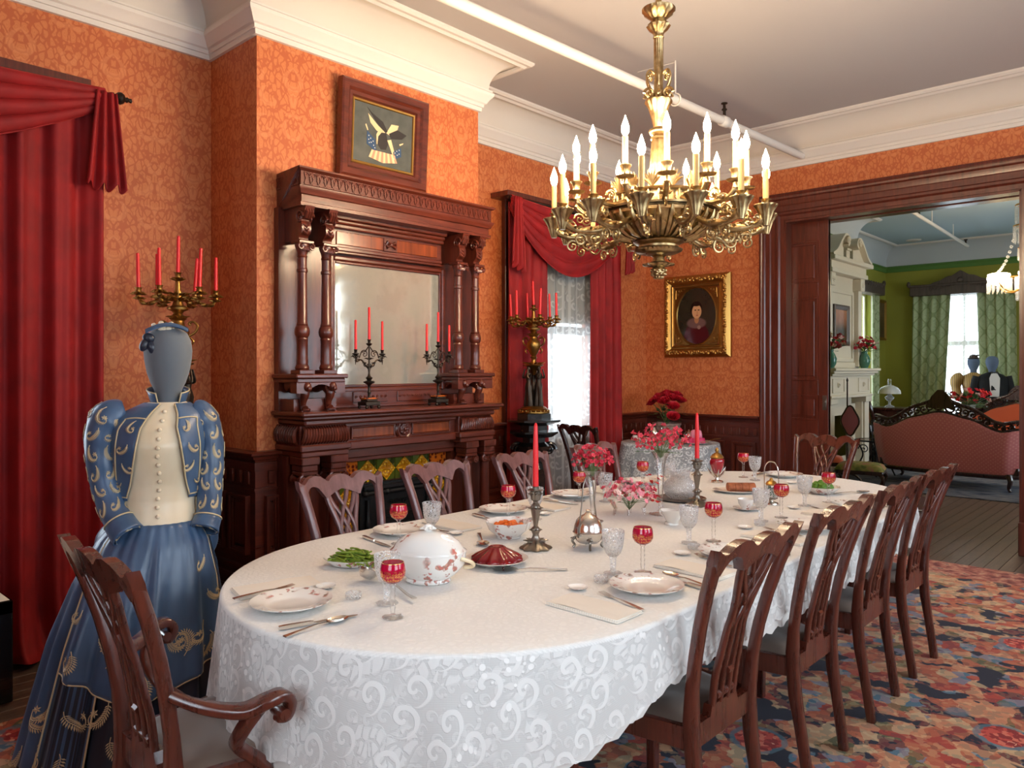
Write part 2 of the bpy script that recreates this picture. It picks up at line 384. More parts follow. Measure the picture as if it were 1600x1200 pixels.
def rosechina():
    m = NT('rose_sprig_china'); v = m.obj(); x, y, z = m.xyz(v); r = m.math('SQRT', m.math('ADD', m.math('MULTIPLY', x, x), m.math('MULTIPLY', y, y)))
    n = m.noise(m.warp(v, 30, .02), 42, 3); cl = m.sm(m.noise(v, 13, 1), .52, .6)
    sp = m.math('MULTIPLY', m.math('MULTIPLY', m.sm(n, .52, .60), cl), m.sm(r, .078, .088))
    c = m.mix(m.math('MULTIPLY', sp, .85), S(238,232,224), m.ramp(m.noise(v, 60, 1), [(.4, S(186,92,78)), (.65, S(120,96,70))]))
    m.p(Base_Color=c, Roughness=.12, Coat_Weight=.5); return m.m
M['rosechina'] = rosechina()
def rosechina2():
    m = NT('rose_spray_china'); v = m.obj(); n = m.noise(m.warp(v, 26, .03), 36, 4); cl = m.sm(m.noise(v, 9, 1), .50, .57)
    sp = m.math('MULTIPLY', m.sm(n, .53, .60), cl)
    c = m.mix(m.math('MULTIPLY', sp, .9), S(238,234,228), m.ramp(m.noise(v, 50, 1), [(.4, S(196,88,72)), (.6, S(150,100,80)), (.7, S(206,140,120))]))
    m.p(Base_Color=c, Roughness=.10, Coat_Weight=.5); return m.m
M['rosespray'] = rosechina2()
# ================================================================ the dining room shell
XL, XR, YN, YF = -4.63, 1.6, -1.2, 7.18
CX, CY0, CY1 = -4.061, 2.215, 4.008          # chimney breast
ZC = 3.77
ROOM = [(XL, YN), (XR, YN), (XR, YF), (XL, YF), (XL, CY1), (CX, CY1), (CX, CY0), (XL, CY0)]
def wall_with_holes(mb, axis, p0, p1, a0, a1, z0, z1, holes):           # axis 'x': wall at x in p0..p1, runs along y a0..a1
    def bx(s0, s1, q0, q1):
        if s1-s0 < 1e-4 or q1-q0 < 1e-4: return
        if axis == 'x': mb.box(p0, p1, s0, s1, q0, q1)
        else: mb.box(s0, s1, p0, p1, q0, q1)
    c = a0
    for h0, h1, g0, g1 in sorted(holes):
        bx(c, h0, z0, z1); bx(h0, h1, z0, g0); bx(h0, h1, g1, z1); c = h1
    bx(c, a1, z0, z1)
WZ = (.82, 2.86)                                                       # window sill and head
w = MB(); wall_with_holes(w, 'x', XL-.22, XL, YN-.22, YF, 0, 3.9, [(a, b, *WZ) for a, b in WIN_L])
WALL_L = struct(w.build('wall_left', M['wallpaper'], ang=0))
w = MB(); w.box(XL, CX, CY0, 2.62, 0, 3.9); w.box(XL, CX, 3.71, CY1, 0, 3.9); w.box(XL, CX, 2.62, 3.71, .9, 3.9); w.box(XL, XL+.1, 2.62, 3.71, 0, .9)
WALL_C = struct(w.build('wall_chimney_breast', M['wallpaper'], ang=0))
DX0, DX1, DZ = -3.05, -1.134, 2.895                                    # doorway
w = MB(); wall_with_holes(w, 'y', YF, YF+.30, XL-.22, XR+.22, 0, 3.9, [(DX0, DX1, 0, DZ)])
w.v = [v for v in w.v]
WALL_F = struct(w.build('wall_far', M['wallpaper'], ang=0))
w = MB(); wall_with_holes(w, 'x', XR, XR+.22, YN-.22, YF, 0, 3.9, [(a, b, *WZ) for a, b in WIN_R_FILL])
WALL_R = struct(w.build('wall_right', M['wallpaper'], ang=0))
w = MB(); wall_with_holes(w, 'y', YN-.22, YN, XL, XR, 0, 3.9, [(a, b, *WZ) for a, b in WIN_N_FILL])
WALL_N = struct(w.build('wall_near', M['wallpaper'], ang=0))
# ceiling, cove and cornices
def offset_poly(P, d):
    out = []; n = len(P)
    for i in range(n):
        a, b, c = Vector(P[i-1]), Vector(P[i]), Vector(P[(i+1) % n])
        e0, e1 = (b-a).normalized(), (c-b).normalized()
        n0, n1 = Vector((-e0.y, e0.x)), Vector((-e1.y, e1.x))
        out.append((b.x+d*(n0.x+n1.x), b.y+d*(n0.y+n1.y)))
    return out
def ring_sweep(name, mat, P, prof, parent=None, skip=()):
    mb = MB(); n = len(P); k = len(prof)
    rows = [offset_poly(P, d) for d, z in prof]
    vs = [(rows[j][i][0], rows[j][i][1], prof[j][1]) for i in range(n) for j in range(k)]
    fs = [(i*k+j, ((i+1) % n)*k+j, ((i+1) % n)*k+j+1, i*k+j+1) for i in range(n) if i not in skip for j in range(k-1)]
    mb.add(vs, fs); return mb.build(name, mat, parent, ang=25, recalc=False)
w = MB(); w.box(XL-.3, XR+.3, YN-.3, YF+.3, ZC, ZC+.1); CEIL = struct(w.build('ceiling', M['plaster'], ang=0))
cove = [(.055, 3.555)]+[(.055+.19*(1-math.cos(a)), 3.555+.205*math.sin(a)) for a in [PI/2*i/10 for i in range(1, 11)]]+[(.26, 3.772)]
struct(ring_sweep('ceiling_cove', M['cove'], ROOM, cove, None))
struct(ring_sweep('trim_1', M['trim_paint'], ROOM, [(0,3.40),(.018,3.402),(.022,3.43),(.030,3.432),(.032,3.455),(.045,3.462),(.062,3.49),(.085,3.515),(.088,3.535),(.078,3.545),(.078,3.556),(.05,3.558)]))
struct(ring_sweep('trim_2', M['trim_paint'], ROOM, [(.225,3.752),(.228,3.735),(.245,3.728),(.262,3.742),(.285,3.742),(.30,3.755),(.302,3.771)]))
# floor boards: long strips running towards the parlour
w = MB(); w.box(XL-.3, XR+.3, YN-.3, 15.8, -.12, -.022); FLOOR = struct(w.build('floor', M['ebony'], ang=0))
bw = .095; w = MB(); w.cbox(0, bw-.003, YN-.1, 15.6, -.03, 0, .0015); b0 = None; i = 0; x = XL-.15
while x < XR+.1:
    if b0 is None: b0 = w.build('floor_board', M['floor'], FLOOR, ang=0); o = b0
    else: o = b0.copy(); COL.objects.link(o)
    o.location = (x, random.uniform(-.06, .06), -random.uniform(0, .0012)); x += bw
# ---------------------------------------------------------------- wainscot
def seg_map(p0, p1):
    p0, p1 = Vector(p0), Vector(p1); e = (p1-p0).normalized(); n = Vector((-e.y, e.x))
    return (p1-p0).length, Matrix(((e.x, n.x, 0, p0.x), (e.y, n.y, 0, p0.y), (0, 0, 1, 0), (0, 0, 0, 1)))
CAP = [(0,.935),(.02,.937),(.024,.952),(.04,.955),(.05,.972),(.066,.980),(.068,.992),(.058,1.0),(0,1.0)]
_panel = {}
def wainscot(p0, p1, parent, ztop=1.0, panels=True, e0=0, e1=0):
    L, m = seg_map(p0, p1); w = MB(); w.box(-e0*.0195, L+e1*.0195, 0, .02, .0, .93, m); w.box(-e0*.0295, L+e1*.0295, 0, .03, .80-.03, .80-.012, m)
    w.box(-e0*.0275, L+e1*.0275, 0, .028, .885, .935, m)
    k = len(CAP); vs = [(-e0*d, d, z) for d, z in CAP]+[(L+e1*d, d, z) for d, z in CAP]
    w.add(vs, [(i, i+1, k+i+1, k+i) for i in range(k-1)]+[tuple(range(k)), tuple(range(2*k-1, k-1, -1))], m)
    for z0, z1, d in ((0, .16, .045), (.16, .20, .055), (.20, .245, .042), (.245, .27, .05), (.27, .31, .035), (.31, .33, .045)):
        w.box(-e0*(d-.0005), L+e1*(d-.0005), 0, d, z0, z1, m)
    w.build('wainscot_frame', M['mahogany_x'] if abs(p1[0]-p0[0]) > .01 else M['mahogany_h'], parent, ang=30)
    nb = max(1, int(L/.085)); st = L/nb
    for i in range(nb):
        key = 'blk'; mm = m @ T((i+.5)*st, .02, .845)
        if key not in _panel: _panel[key] = MB().cbox(-.019, .019, 0, .018, -.038, .038, .004).build('wainscot_block', M['mahogany'], parent)
        o = _panel[key] if not _panel.get('blk_used') else _panel[key].copy()
        if _panel.get('blk_used'): COL.objects.link(o)
        _panel['blk_used'] = 1; o.parent = parent; o.matrix_world = mm
    np_ = max(1, round(L/.30)); sp = L/np_
    for i in range(np_):
        pw = round(sp-.075, 3)
        key = ('p', pw)
        if key not in _panel:
            q = MB(); hw = pw/2
            for d, a, b in ((.0, .0, .012), (.012, .010, .020), (.022, .0, .010)):
                pass
            def frame(o, wd, t):   # four bars of a moulding, inset o from panel edge
                q.box(-hw+o, hw-o, 0, t, .40+o, .40+o+wd); q.box(-hw+o, hw-o, 0, t, .74-o-wd, .74-o)
                q.box(-hw+o, -hw+o+wd, 0, t, .40+o+wd, .74-o-wd); q.box(hw-o-wd, hw-o, 0, t, .40+o+wd, .74-o-wd)
            frame(0, .014, .030); frame(.014, .010, .020); frame(.024, .008, .012)
            a = .05; q.add([(-hw+.034, .002, .434), (hw-.034, .002, .434), (hw-.034, .002, .706), (-hw+.034, .002, .706), (-hw+a, .012, .45), (hw-a, .012, .45), (hw-a, .012, .69), (-hw+a, .012, .69)],
                  [(0,1,5,4),(1,2,6,5),(2,3,7,6),(3,0,4,7),(4,5,6,7)])
            o = q.build('wainscot_panel', M['mahogany'], parent, ang=30); _panel[key] = o
        else: o = _panel[key].copy(); COL.objects.link(o)
        o.parent = parent; o.matrix_world = m @ T((i+.5)*sp, .02, 0)
wainscot((XL, 1.50), (XL, YN), WALL_L)
wainscot((XL, CY0), (XL, 1.52), WALL_L)
wainscot((CX, CY0), (XL, CY0), WALL_C, e0=1)
wainscot((CX, 2.37), (CX, CY0), WALL_C, e1=1)
wainscot((CX, CY1), (CX, 3.89), WALL_C, e0=1)
wainscot((XL, CY1), (CX, CY1), WALL_C, e1=1)
wainscot((XL, 4.86), (XL, CY1), WALL_L)
wainscot((XL, YF), (XL, 6.44), WALL_L)
wainscot((-3.30, YF), (XL, YF), WALL_F)
wainscot((XR, YF), (-.88, YF), WALL_F)
wainscot((XR, YN), (XR, YF), WALL_R)
wainscot((XL, YN), (XR, YN), WALL_N)
# ---------------------------------------------------------------- windows
def window(idx, axis, p, a0, a1, inward):                 # p: inner wall plane, inward: +1/-1 towards the room
    z0, z1 = WZ; o = bpy.data.objects.new('window_%d' % idx, None); COL.objects.link(o); struct(o)
    def bx(mb, s0, s1, d0, d1, q0, q1):
        d0, d1 = p+inward*d0, p+inward*d1
        if axis == 'x': mb.cbox(min(d0,d1), max(d0,d1), s0, s1, q0, q1, .004)
        else: mb.cbox(s0, s1, min(d0,d1), max(d0,d1), q0, q1, .004)
    c = MB(); bx(c, a0-.11, a0+.005, 0, .035, z0-.02, z1+.09); bx(c, a1-.005, a1+.11, 0, .035, z0-.02, z1+.09); bx(c, a0-.12, a1+.12, 0, .045, z1, z1+.10)
    bx(c, a0-.14, a0-.10, 0, .05, 0, z1+.10); bx(c, a1+.10, a1+.14, 0, .05, 0, z1+.10)
    c.build('window_casing', M['mahogany'], o, ang=30)
    c = MB(); bx(c, a0-.13, a1+.13, -.20, .07, z0-.05, z0); c.build('window_sill', M['mahogany'], o, ang=30)
    c = MB(); bx(c, a0-.10, a1+.10, .001, .02, .0, z0-.05); c.build('apron_panel', M['mahogany'], o, ang=30)
    for k in range(3):
        wd = (a1-a0)/3; c = MB(); bx(c, a0+k*wd+.05, a0+(k+1)*wd-.05, .02, .034, .2, z0-.16); c.build('apron_field', M['mahogany'], o, ang=30)
    zm = (z0+z1)/2
    for s, (q0, q1, d) in enumerate(((z0, zm+.02, -.10), (zm-.02, z1, -.14))):
        c = MB(); bx(c, a0, a0+.055, d, d+.035, q0, q1); bx(c, a1-.055, a1, d, d+.035, q0, q1); bx(c, a0+.055, a1-.055, d, d+.035, q0, q0+.07); bx(c, a0+.055, a1-.055, d, d+.035, q1-.05, q1)
        am = (a0+a1)/2; bx(c, am-.015, am+.015, d, d+.03, q0+.07, q1-.05)
        sash = c.build('sash', M['trim_paint'] if axis == 'z' else M['mahogany'], o, ang=30)
        for g0, g1 in ((a0+.055, am-.015), (am+.015, a1-.055)):
            c = MB(); bx(c, g0, g1, d+.012, d+.018, q0+.07, q1-.05); c.build('pane', M['pane'], sash, ang=0)
    return o
for i, (a, b) in enumerate(WIN_L): window(i+1, 'x', XL, a, b, 1)
for i, (a, b) in enumerate(WIN_R_FILL): window(i+3, 'x', XR, a, b, -1)  # unseen right-wall windows, added as fill light
for i, (a, b) in enumerate(WIN_N_FILL): window(i+5, 'y', YN, a, b, 1)  # unseen near-wall window, added as fill light
# ---------------------------------------------------------------- doorway casing, jambs and pocket doors
w = MB()
prof = [(0,.0),(.0,.062),(.02,.07),(.035,.062),(.05,.062),(.06,.05),(.10,.044),(.11,.036),(.155,.034),(.165,.046),(.185,.046),(.20,.03),(.235,.028),(.24,.0)]
k = len(prof); n = prof
P0 = [(DX0-.24, 0), (DX0-.24, DZ+.263), (DX1+.24, DZ+.263), (DX1+.24, 0)]
vs = []
for d, t in n:
    x0, x1, zt = DX0-.24+d, DX1+.24-d, DZ+.263-d*1.09
    vs += [(x0, YF-t, 0), (x0, YF-t, zt), (x1, YF-t, zt), (x1, YF-t, 0)]
w.add(vs, [(j*4+i, j*4+i+1, (j+1)*4+i+1, (j+1)*4+i) for j in range(k-1) for i in range(3)])
struct(w.build('trim_3', M['mahogany'], ang=30))
w = MB(); w.cbox(DX0-.26, DX0+.01, YF-.085, YF, 0, .26, .006); w.cbox(DX1-.01, DX1+.26, YF-.085, YF, 0, .26, .006); struct(w.build('trim_4', M['mahogany'], ang=30))
w = MB()   # jamb lining and head, with the pocket slot in the middle
for x0, x1 in ((DX0-.02, DX0+.012), (DX1-.012, DX1+.02)):
    w.box(x0, x1, YF-.02, YF+.11, 0, DZ); w.box(x0, x1, YF+.19, YF+.32, 0, DZ)
w.box(DX0, DX1, YF-.02, YF+.11, DZ-.015, DZ+.02); w.box(DX0, DX1, YF+.19, YF+.32, DZ-.015, DZ+.02); w.box(DX0, DX1, YF+.1, YF+.2, DZ+.03, DZ+.05)
struct(w.build('trim_5', M['mahogany'], ang=30))
def pocket_door(idx, x0, x1, label):
    o = bpy.data.objects.new('door_%d' % idx, None); COL.objects.link(o); struct(o); y0, y1 = YF+.122, YF+.178
    q = MB(); q.box(x0, x1, y0+.012, y1-.012, .01, DZ-.005)
    st = .095
    rows = [(.24, .80), (.98, 1.22), (1.36, 2.16), (2.30, 2.70)]
    q.cbox(x0, x0+.05, y0, y1, .01, DZ-.005, .002); q.cbox(x1-st, x1, y0, y1, .01, DZ-.005, .002)
    zz = [.01]+[v for r in rows for v in r]+[DZ-.005]
    for i in range(0, len(zz), 2): q.cbox(x0+.05, x1-st, y0, y1, zz[i], zz[i+1], .002)
    q.build('door_frame', M['mahogany'], o, ang=30)
    for a, b in rows:
        p = MB(); p.cbox(x0+.05, x1-st, y0+.004, y1-.004, a, b, .001); xa, xb = x0+.075, x1-st-.025
        for d, t in ((.0, .0),):
            p.box(x0+.05, x1-st, y0-.006, y0+.004, a, a+.016); p.box(x0+.05, x1-st, y0-.006, y0+.004, b-.016, b); p.box(x0+.05, x0+.066, y0-.006, y0+.004, a+.016, b-.016); p.box(x1-st-.016, x1-st, y0-.006, y0+.004, a+.016, b-.016)
        p.cbox(xa+.012, xb-.012, y0-.001, y0+.006, a+.04, b-.04, .004)
        p.build('door_panel', M['mahogany'], o, ang=30)
    if idx == 1:
        q = MB(); q.cbox(x1-.055, x1-.015, y0-.003, y0+.004, 1.08, 1.22, .002); q.cbox(x1-.045, x1-.025, y0-.006, y0, 1.11, 1.19, .002); q.build('door_pull', M['oldsilver'], o)
    return o
pocket_door(1, DX0-.75, -2.689, '')
pocket_door(2, DX1+.008, DX1+1.0, '')
# ---------------------------------------------------------------- rug
w = MB(); w.cbox(-3.69, 1.15, -.9, 6.45, .0005, .012, .004)
tag(w.build('dining_carpet', M['carpet'], ang=30), 'large floral carpet in red, blue and navy under the dining table', 'carpet')
# ---------------------------------------------------------------- sprinkler pipe under the ceiling
o = thing('sprinkler_pipe', 'white painted sprinkler pipe hung below the dining room ceiling', 'pipe')
A, B = Vector((-3.16, .0, 3.48)), Vector((-2.87, 7.12, 3.48)); at = lambda t: A+(B-A)*t
MB().tube([A, B], .034, 14).build('pipe', M['trim_paint'], o)
for t in (.345, .80):
    c = at(t); d = (B-A).normalized()
    MB().tube([c-d*.05, c-d*.035, c+d*.035, c+d*.05], [.034, .045, .045, .034], 14).build('coupling', M['trim_paint'], o)
for t in (.30, .70):
    c = at(t); q = MB(); q.tube([c+Vector((0,0,.03)), c+Vector((0,0,.29))], .006, 6); q.tube([c+Vector((0,0,.28)), c+Vector((-.32,-.02,.285))], .003, 5)
    q.tube([c+Vector((math.cos(a)*.045, 0, math.sin(a)*.045)) for a in [TAU*i/12 for i in range(12)]], .006, 5, closed=True); q.build('hanger', M['trim_paint'], o)
c = at(.80); q = MB(); q.lathe([(.012,.03),(.012,.09),(.022,.092),(.022,.10),(.012,.11),(.01,.14),(.026,.143),(.026,.15)], 12, T(*c)); q.build('sprinkler_head', M['bronze'], o)
# ================================================================ the carved mahogany mantelpiece
MT = thing('mantelpiece', 'carved mahogany fireplace mantel with mirrored overmantel and twin columns', 'mantelpiece', (CX, 3.115, 0))
# local frame: X out of the wall, Y along it
def mb(): return MB()
def put(name, q, mat='mahogany_h', parent=None, ang=30): return q.build(name, M[mat], parent or MT, ang=ang)
HW = .815
# shelf
q = mb(); q.cbox(0, .347, -HW, HW, 1.205, 1.23, .008); q.cbox(0, .325, -HW+.02, HW-.02, 1.185, 1.205, .006); q.cbox(0, .30, -HW+.045, HW-.045, 1.15, 1.186, .01)
put('shelf', q)
# frieze: gadrooned blocks at the ends, burl panels and rosette between
for sgn in (-1, 1):
    a, b = sorted((sgn*.455, sgn*.775)); c = (a+b)/2
    q = mb(); q.cbox(.0, .255, a, b, 1.035, 1.15, .004); q.cbox(0, .285, a-.012, b+.012, 1.0, 1.04, .008); q.cbox(0, .275, a, b, .97, 1.0, .005)
    blk = put('frieze_block', q)
    q = mb(); n = 17
    for i in range(n):
        y = a+.006+(b-a-.012)*(i+.5)/n; s = (y-c)*.25
        q.tube([(.253, y-s*.1, 1.145), (.275, y-s*.2, 1.125), (.283, y, 1.093), (.275, y+s*.2, 1.06), (.255, y+s*.2, 1.042)], [.005,.0105,.0115,.0105,.005], 6)
    e = a if sgn < 0 else b
    for i in range(9):
        x = .03+.025*i; q.tube([(x, e, 1.145), (x, e+sgn*.018, 1.12), (x, e+sgn*.024, 1.093), (x, e+sgn*.018, 1.06), (x, e, 1.042)], [.005,.012,.0135,.012,.005], 6)
    put('gadroon', q, 'mahogany', blk)
q = mb(); q.box(0, .215, -.456, .456, 1.03, 1.15); q.cbox(0, .235, -.456, .456, 1.125, 1.15, .006); q.cbox(0, .235, -.456, .456, .985, 1.04, .008); put('frieze', q)
for a, b in ((-.40, -.075), (.075, .40)):
    q = mb(); q.cbox(.21, .222, a, b, 1.055, 1.115, .004); p = put('burl_panel', q, 'burl')
    q = mb()
    for y in (a, b): q.cbox(.214, .228, y-.006, y+.006, 1.048, 1.122, .003)
    q.cbox(.214, .228, a, b, 1.046, 1.054, .003); q.cbox(.214, .228, a, b, 1.116, 1.124, .003); put('panel_bead', q, 'mahogany_h', p)
q = mb(); q.lathe([(0,.0),(.062,.0),(.066,.010),(.058,.018),(.050,.012),(.040,.012),(.036,.022),(.0,.026)], 28, T(.214, 0, 1.087) @ RY(PI/2))
for i in range(8):
    a = TAU*i/8; q.ball((.236, .026*math.cos(a), 1.087+.026*math.sin(a)), .010, 8, 5, (.6,1,1))
q.ball((.24, 0, 1.087), .013, 10, 6); put('rosette', q, 'mahogany')
# lower twin Ionic columns with pedestals and blocks
def ionic(q, x, y, z):                       # volute capital centred at x,y with top z
    q.cbox(x-.05, x+.05, y-.055, y+.055, z-.022, z, .004)
    for sx in (-1, 1):
        for s in (-1, 1):
            q.spiral((x+sx*.046, y+s*.042, z-.047), .026, 1.6, .008, (0, s, 0), (0, 0, 1), 20, 6, -1, a0=PI/2)
    for s in (-1, 1): q.lathe([(.0,-.05),(.020,-.05),(.024,-.035),(.014,-.012),(.013,.012),(.024,.035),(.020,.05),(0,.05)], 12, T(x, y+s*.042, z-.047) @ RY(PI/2))
    q.lathe([(.03,-.075),(.042,-.07),(.044,-.058),(.036,-.05),(.04,-.03),(.03,-.02)], 16, T(x, y, z))
cols = [(-.72, 0), (-.525, 0), (.565, 0), (.738, 0)]
for y, _ in cols:
    q = mb(); q.cbox(.15, .285, y-.06, y+.06, .925, .97, .005); q.cbox(.16, .275, y-.052, y+.052, .888, .926, .005)
    ionic(q, .22, y, .888)
    cap = put('column_capital', q, 'mahogany')
    q = mb(); q.lathe([(.040,.10),(.044,.12),(.044,.16),(.038,.17),(.042,.185),(.036,.20),(.035,.40),(.040,.41),(.040,.425),(.034,.435),(.0335,.81),(.037,.815),(.03,.82)], 20, T(.22, y, 0))
    for k in range(5):
        a0 = TAU*k/5; q.tube([(.22+.036*math.cos(a0+t*2.6), y+.036*math.sin(a0+t*2.6), .205+.19*t) for t in [i/12 for i in range(13)]], .009, 5)
    put('column', q, 'mahogany')
    q = mb(); q.cbox(.15, .29, y-.065, y+.065, 0, .10, .006); put('column_plinth', q, 'mahogany')
for sgn in (-1, 1):
    a, b = (-.785, -.45) if sgn < 0 else (.50, .80)
    q = mb(); q.box(0, .13, a, b, 0, .97); q.cbox(.13, .142, a+.12, b-.02, .06, .9, .004); put('pilaster', q, 'mahogany')
q = mb(); q.cbox(.0, .17, -.45, .50, .925, .985, .006); q.cbox(.0, .155, -.45, .50, .90, .926, .004); put('lintel', q)
# tiled surround: square tiles with yellow diamonds on green, brown corner tiles
def tilemat(name, c1, c2, sc, gl=.12):
    m = NT(name); v = m.obj(); n = m.vor(v, sc); m.p(Base_Color=m.mix(m.sm(n, .25, .55), c1, c2), Roughness=gl, Coat_Weight=.8); m.bump(n, .5, .003); return m.m
M['tile_green'] = tilemat('tile_green_glaze', S(42,52,12), S(72,82,24), 20)
M['tile_yellow'] = tilemat('tile_yellow_glaze', S(232,182,40), S(176,112,10), 60)
M['tile_brown'] = tilemat('tile_brown_glaze', S(96,30,14), S(196,96,22), 34)
tc = .05; P = .15
spots = [(tc+(i-2.5)*P, .82) for i in range(6)]+[(tc+s*2.5*P, .82-P*j) for s in (-1, 1) for j in range(1, 6)]
gt = None; gd = None
for y, z in spots:
    corner = abs(abs(y-tc)-2.5*P) < .01 and z > .8
    if corner:
        q = mb(); q.cbox(.062, .078, y-.073, y+.073, z-.073, z+.073, .003)
        s = 1 if y < tc else -1
        q.tube([(.078, y+s*.055*math.cos(a)-s*.03, z-.05+.08*math.sin(a)) for a in [PI/2*i/6 for i in range(7)]], .012, 6)
        for i in range(3): q.tube([(.079, y-s*.045, z-.055+.02*i), (.079, y+s*(.03-.012*i), z-.045+.028*i)], .009, 6)
        put('corner_tile', q, 'tile_brown'); continue
    if gt is None:
        q = mb(); q.cbox(.060, .072, -.074, .074, -.074, .074, .003); gt = o = put('tile', q, 'tile_green')
        q = mb(); q.prism([(.072,0),(0,.072),(-.072,0),(0,-.072)], .070, .079, lambda a, b, d: (d, a, b))
        for k in range(4):
            a = PI/2*k; c, s = math.cos(a), math.sin(a)
            q.ball((.080, .042*c, .042*s), .009, 8, 5, (.6,1,1)); q.tube([(.08, .010*c, .010*s), (.083, .026*c, .026*s), (.08, .034*c, .034*s)], [.003,.006,.003], 5)
            for t in (-1, 1): q.spiral((.080, .026*c-t*.02*s, .026*s+t*.02*c), .013, 1.1, .0028, (0, c, s), (0, -s*t, c*t), 12, 4)
        gd = put('diamond', q, 'tile_yellow', gt)
    else:
        o = gt.copy(); COL.objects.link(o); d = gd.copy(); COL.objects.link(d); d.parent = o
    o.location = (0, y, z)
q = mb(); q.box(.03, .062, tc-.46, tc+.46, .0, .905); q.cbox(.055, .10, tc-.475, tc-.452, 0, .9, .004); q.cbox(.055, .10, tc+.452, tc+.475, 0, .9, .004); put('tile_frame', q, 'mahogany')
# cast-iron insert
IN = thing('fireplace_insert', 'black cast-iron fireplace insert with moulded frame inside the tile surround', 'fireplace', (CX, 3.115+tc, 0))
def pi(name, q, ang=35): return q.build(name, M['iron'], IN, ang=ang)
q = mb(); q.box(.072, .10, -.30, -.20, 0, .742); q.box(.072, .10, .20, .30, 0, .742); q.box(.072, .10, -.20, .20, .56, .742); pi('frame', q)
q = mb(); q.tube([(.115, -.27, .68), (.115, .27, .68)], .016, 10)
for y in (-.27,-.1,.1,.27): q.ball((.117, y, .68), .021, 10, 6)
q.cbox(.1, .125, -.28, .28, .70, .73, .006); pi('top_moulding', q)
for s in (-1, 1):
    q = mb(); q.lathe([(.014,0),(.014,.02),(.010,.05),(.012,.2),(.02,.23),(.012,.26),(.010,.45),(.02,.5),(.012,.52),(.012,.64)], 12, T(.115, s*.25, 0)); pi('colonnette', q)
q = mb()
for i in range(9): q.tube([(.102, -.08+.02*i, .60+.012*math.sin(i*1.7)), (.112, -.07+.02*i, .62), (.102, -.06+.02*i, .605)], .006, 5)
pi('crest', q)
q = mb(); q.cbox(.078, .094, -.2, .2, .05, .56, .003); q.cbox(.094, .105, -.17, -.15, .08, .53, .003); q.cbox(.094, .105, .15, .17, .08, .53, .003); q.cbox(.094, .105, -.15, .15, .51, .53, .003); q.cbox(.094, .105, -.15, .15, .08, .1, .003)
q.cbox(.094, .102, -.11, .11, .14, .46, .006); pi('summer_cover', q)
# andiron
AN = thing('andiron', 'black iron andiron with ball finial standing in front of the fireplace', 'andiron', (CX+.30, 2.83, .0))
q = mb(); q.lathe([(.035,0),(.035,.02),(.012,.05),(.010,.30),(.022,.32),(.022,.34),(.01,.36),(.008,.41),(.016,.42),(.018,.435),(.0,.45)], 14); q.build('post', M['iron'], AN)
q = mb(); q.spiral((0, .04, .28), .03, 1.2, .006, (0,1,0), (0,0,1)); q.spiral((0, -.04, .28), .03, 1.2, .006, (0,-1,0), (0,0,1)); q.build('scroll', M['iron'], AN)
w = MB(); w.cbox(CX+.29, CX+.66, 2.3, 3.95, .001, .02, .003); struct(w.build('trim_6', M['ebony'], ang=30))
# ---- overmantel
q = mb(); q.box(0, .05, -.79, .785, 1.23, 2.42); put('back_board', q, 'mahogany')
for sgn, a, b in ((-1, -.795, -.47), (1, .45, .785)):
    q = mb(); q.cbox(0, .275, a-.012, b+.012, 1.42, 1.445, .006); q.cbox(0, .26, a, b, 1.395, 1.42, .005)
    # arched apron between the paws
    top = [(a+(b-a)*i/16, 1.396) for i in range(17)]; bot = [(a+(b-a)*i/16, 1.335+.05*max(0, 1-((i-8)/5.0)**2)) for i in range(17)]
    q.band(top, bot, .19, .255, lambda s, z, d: (d, s, z)); q.box(.05, .19, a+.02, b-.02, 1.23, 1.30)
    put('bracket_shelf', q)
for y in (-.725, -.555, .515, .68):           # lion monopod supports, fronts face the room
    q = mb()
    P = bez([(.075, y, 1.375), (.13, y, 1.385), (.19, y, 1.37), (.225, y, 1.335), (.21, y, 1.295), (.205, y, 1.26), (.225, y, 1.244)], 5); n = len(P)
    q.tube(P, [lerp(.045, .016, min(1, i/(n*.8)))*(1 if i < n*.8 else 1+.5*(i/n-.8)/.2) for i in range(n)], 12)
    q.ball((.245, y, 1.372), .030, 12, 8, (1,.9,1)); q.ball((.272, y, 1.362), .015, 8, 6)
    for i in range(11):
        a = TAU*i/11; q.ball((.228, y+.031*math.cos(a), 1.372+.031*math.sin(a)), .012, 6, 4)
    for s in (-1, 1): q.ball((.24, y+s*.02, 1.40), .009, 6, 4); q.spiral((.09, y+s*.03, 1.365), .032, 1.3, .009, (1,0,0), (0,0,1))
    for t in (-1.5,-.5,.5,1.5): q.ball((.242, y+t*.011, 1.239), .0095, 6, 5, (1.6,1,1))
    q.cbox(.19, .245, y-.03, y+.03, 1.2295, 1.2345, .001)
    put('lion_support', q, 'mahogany')
ucols = (-.72, -.56, .511, .675)
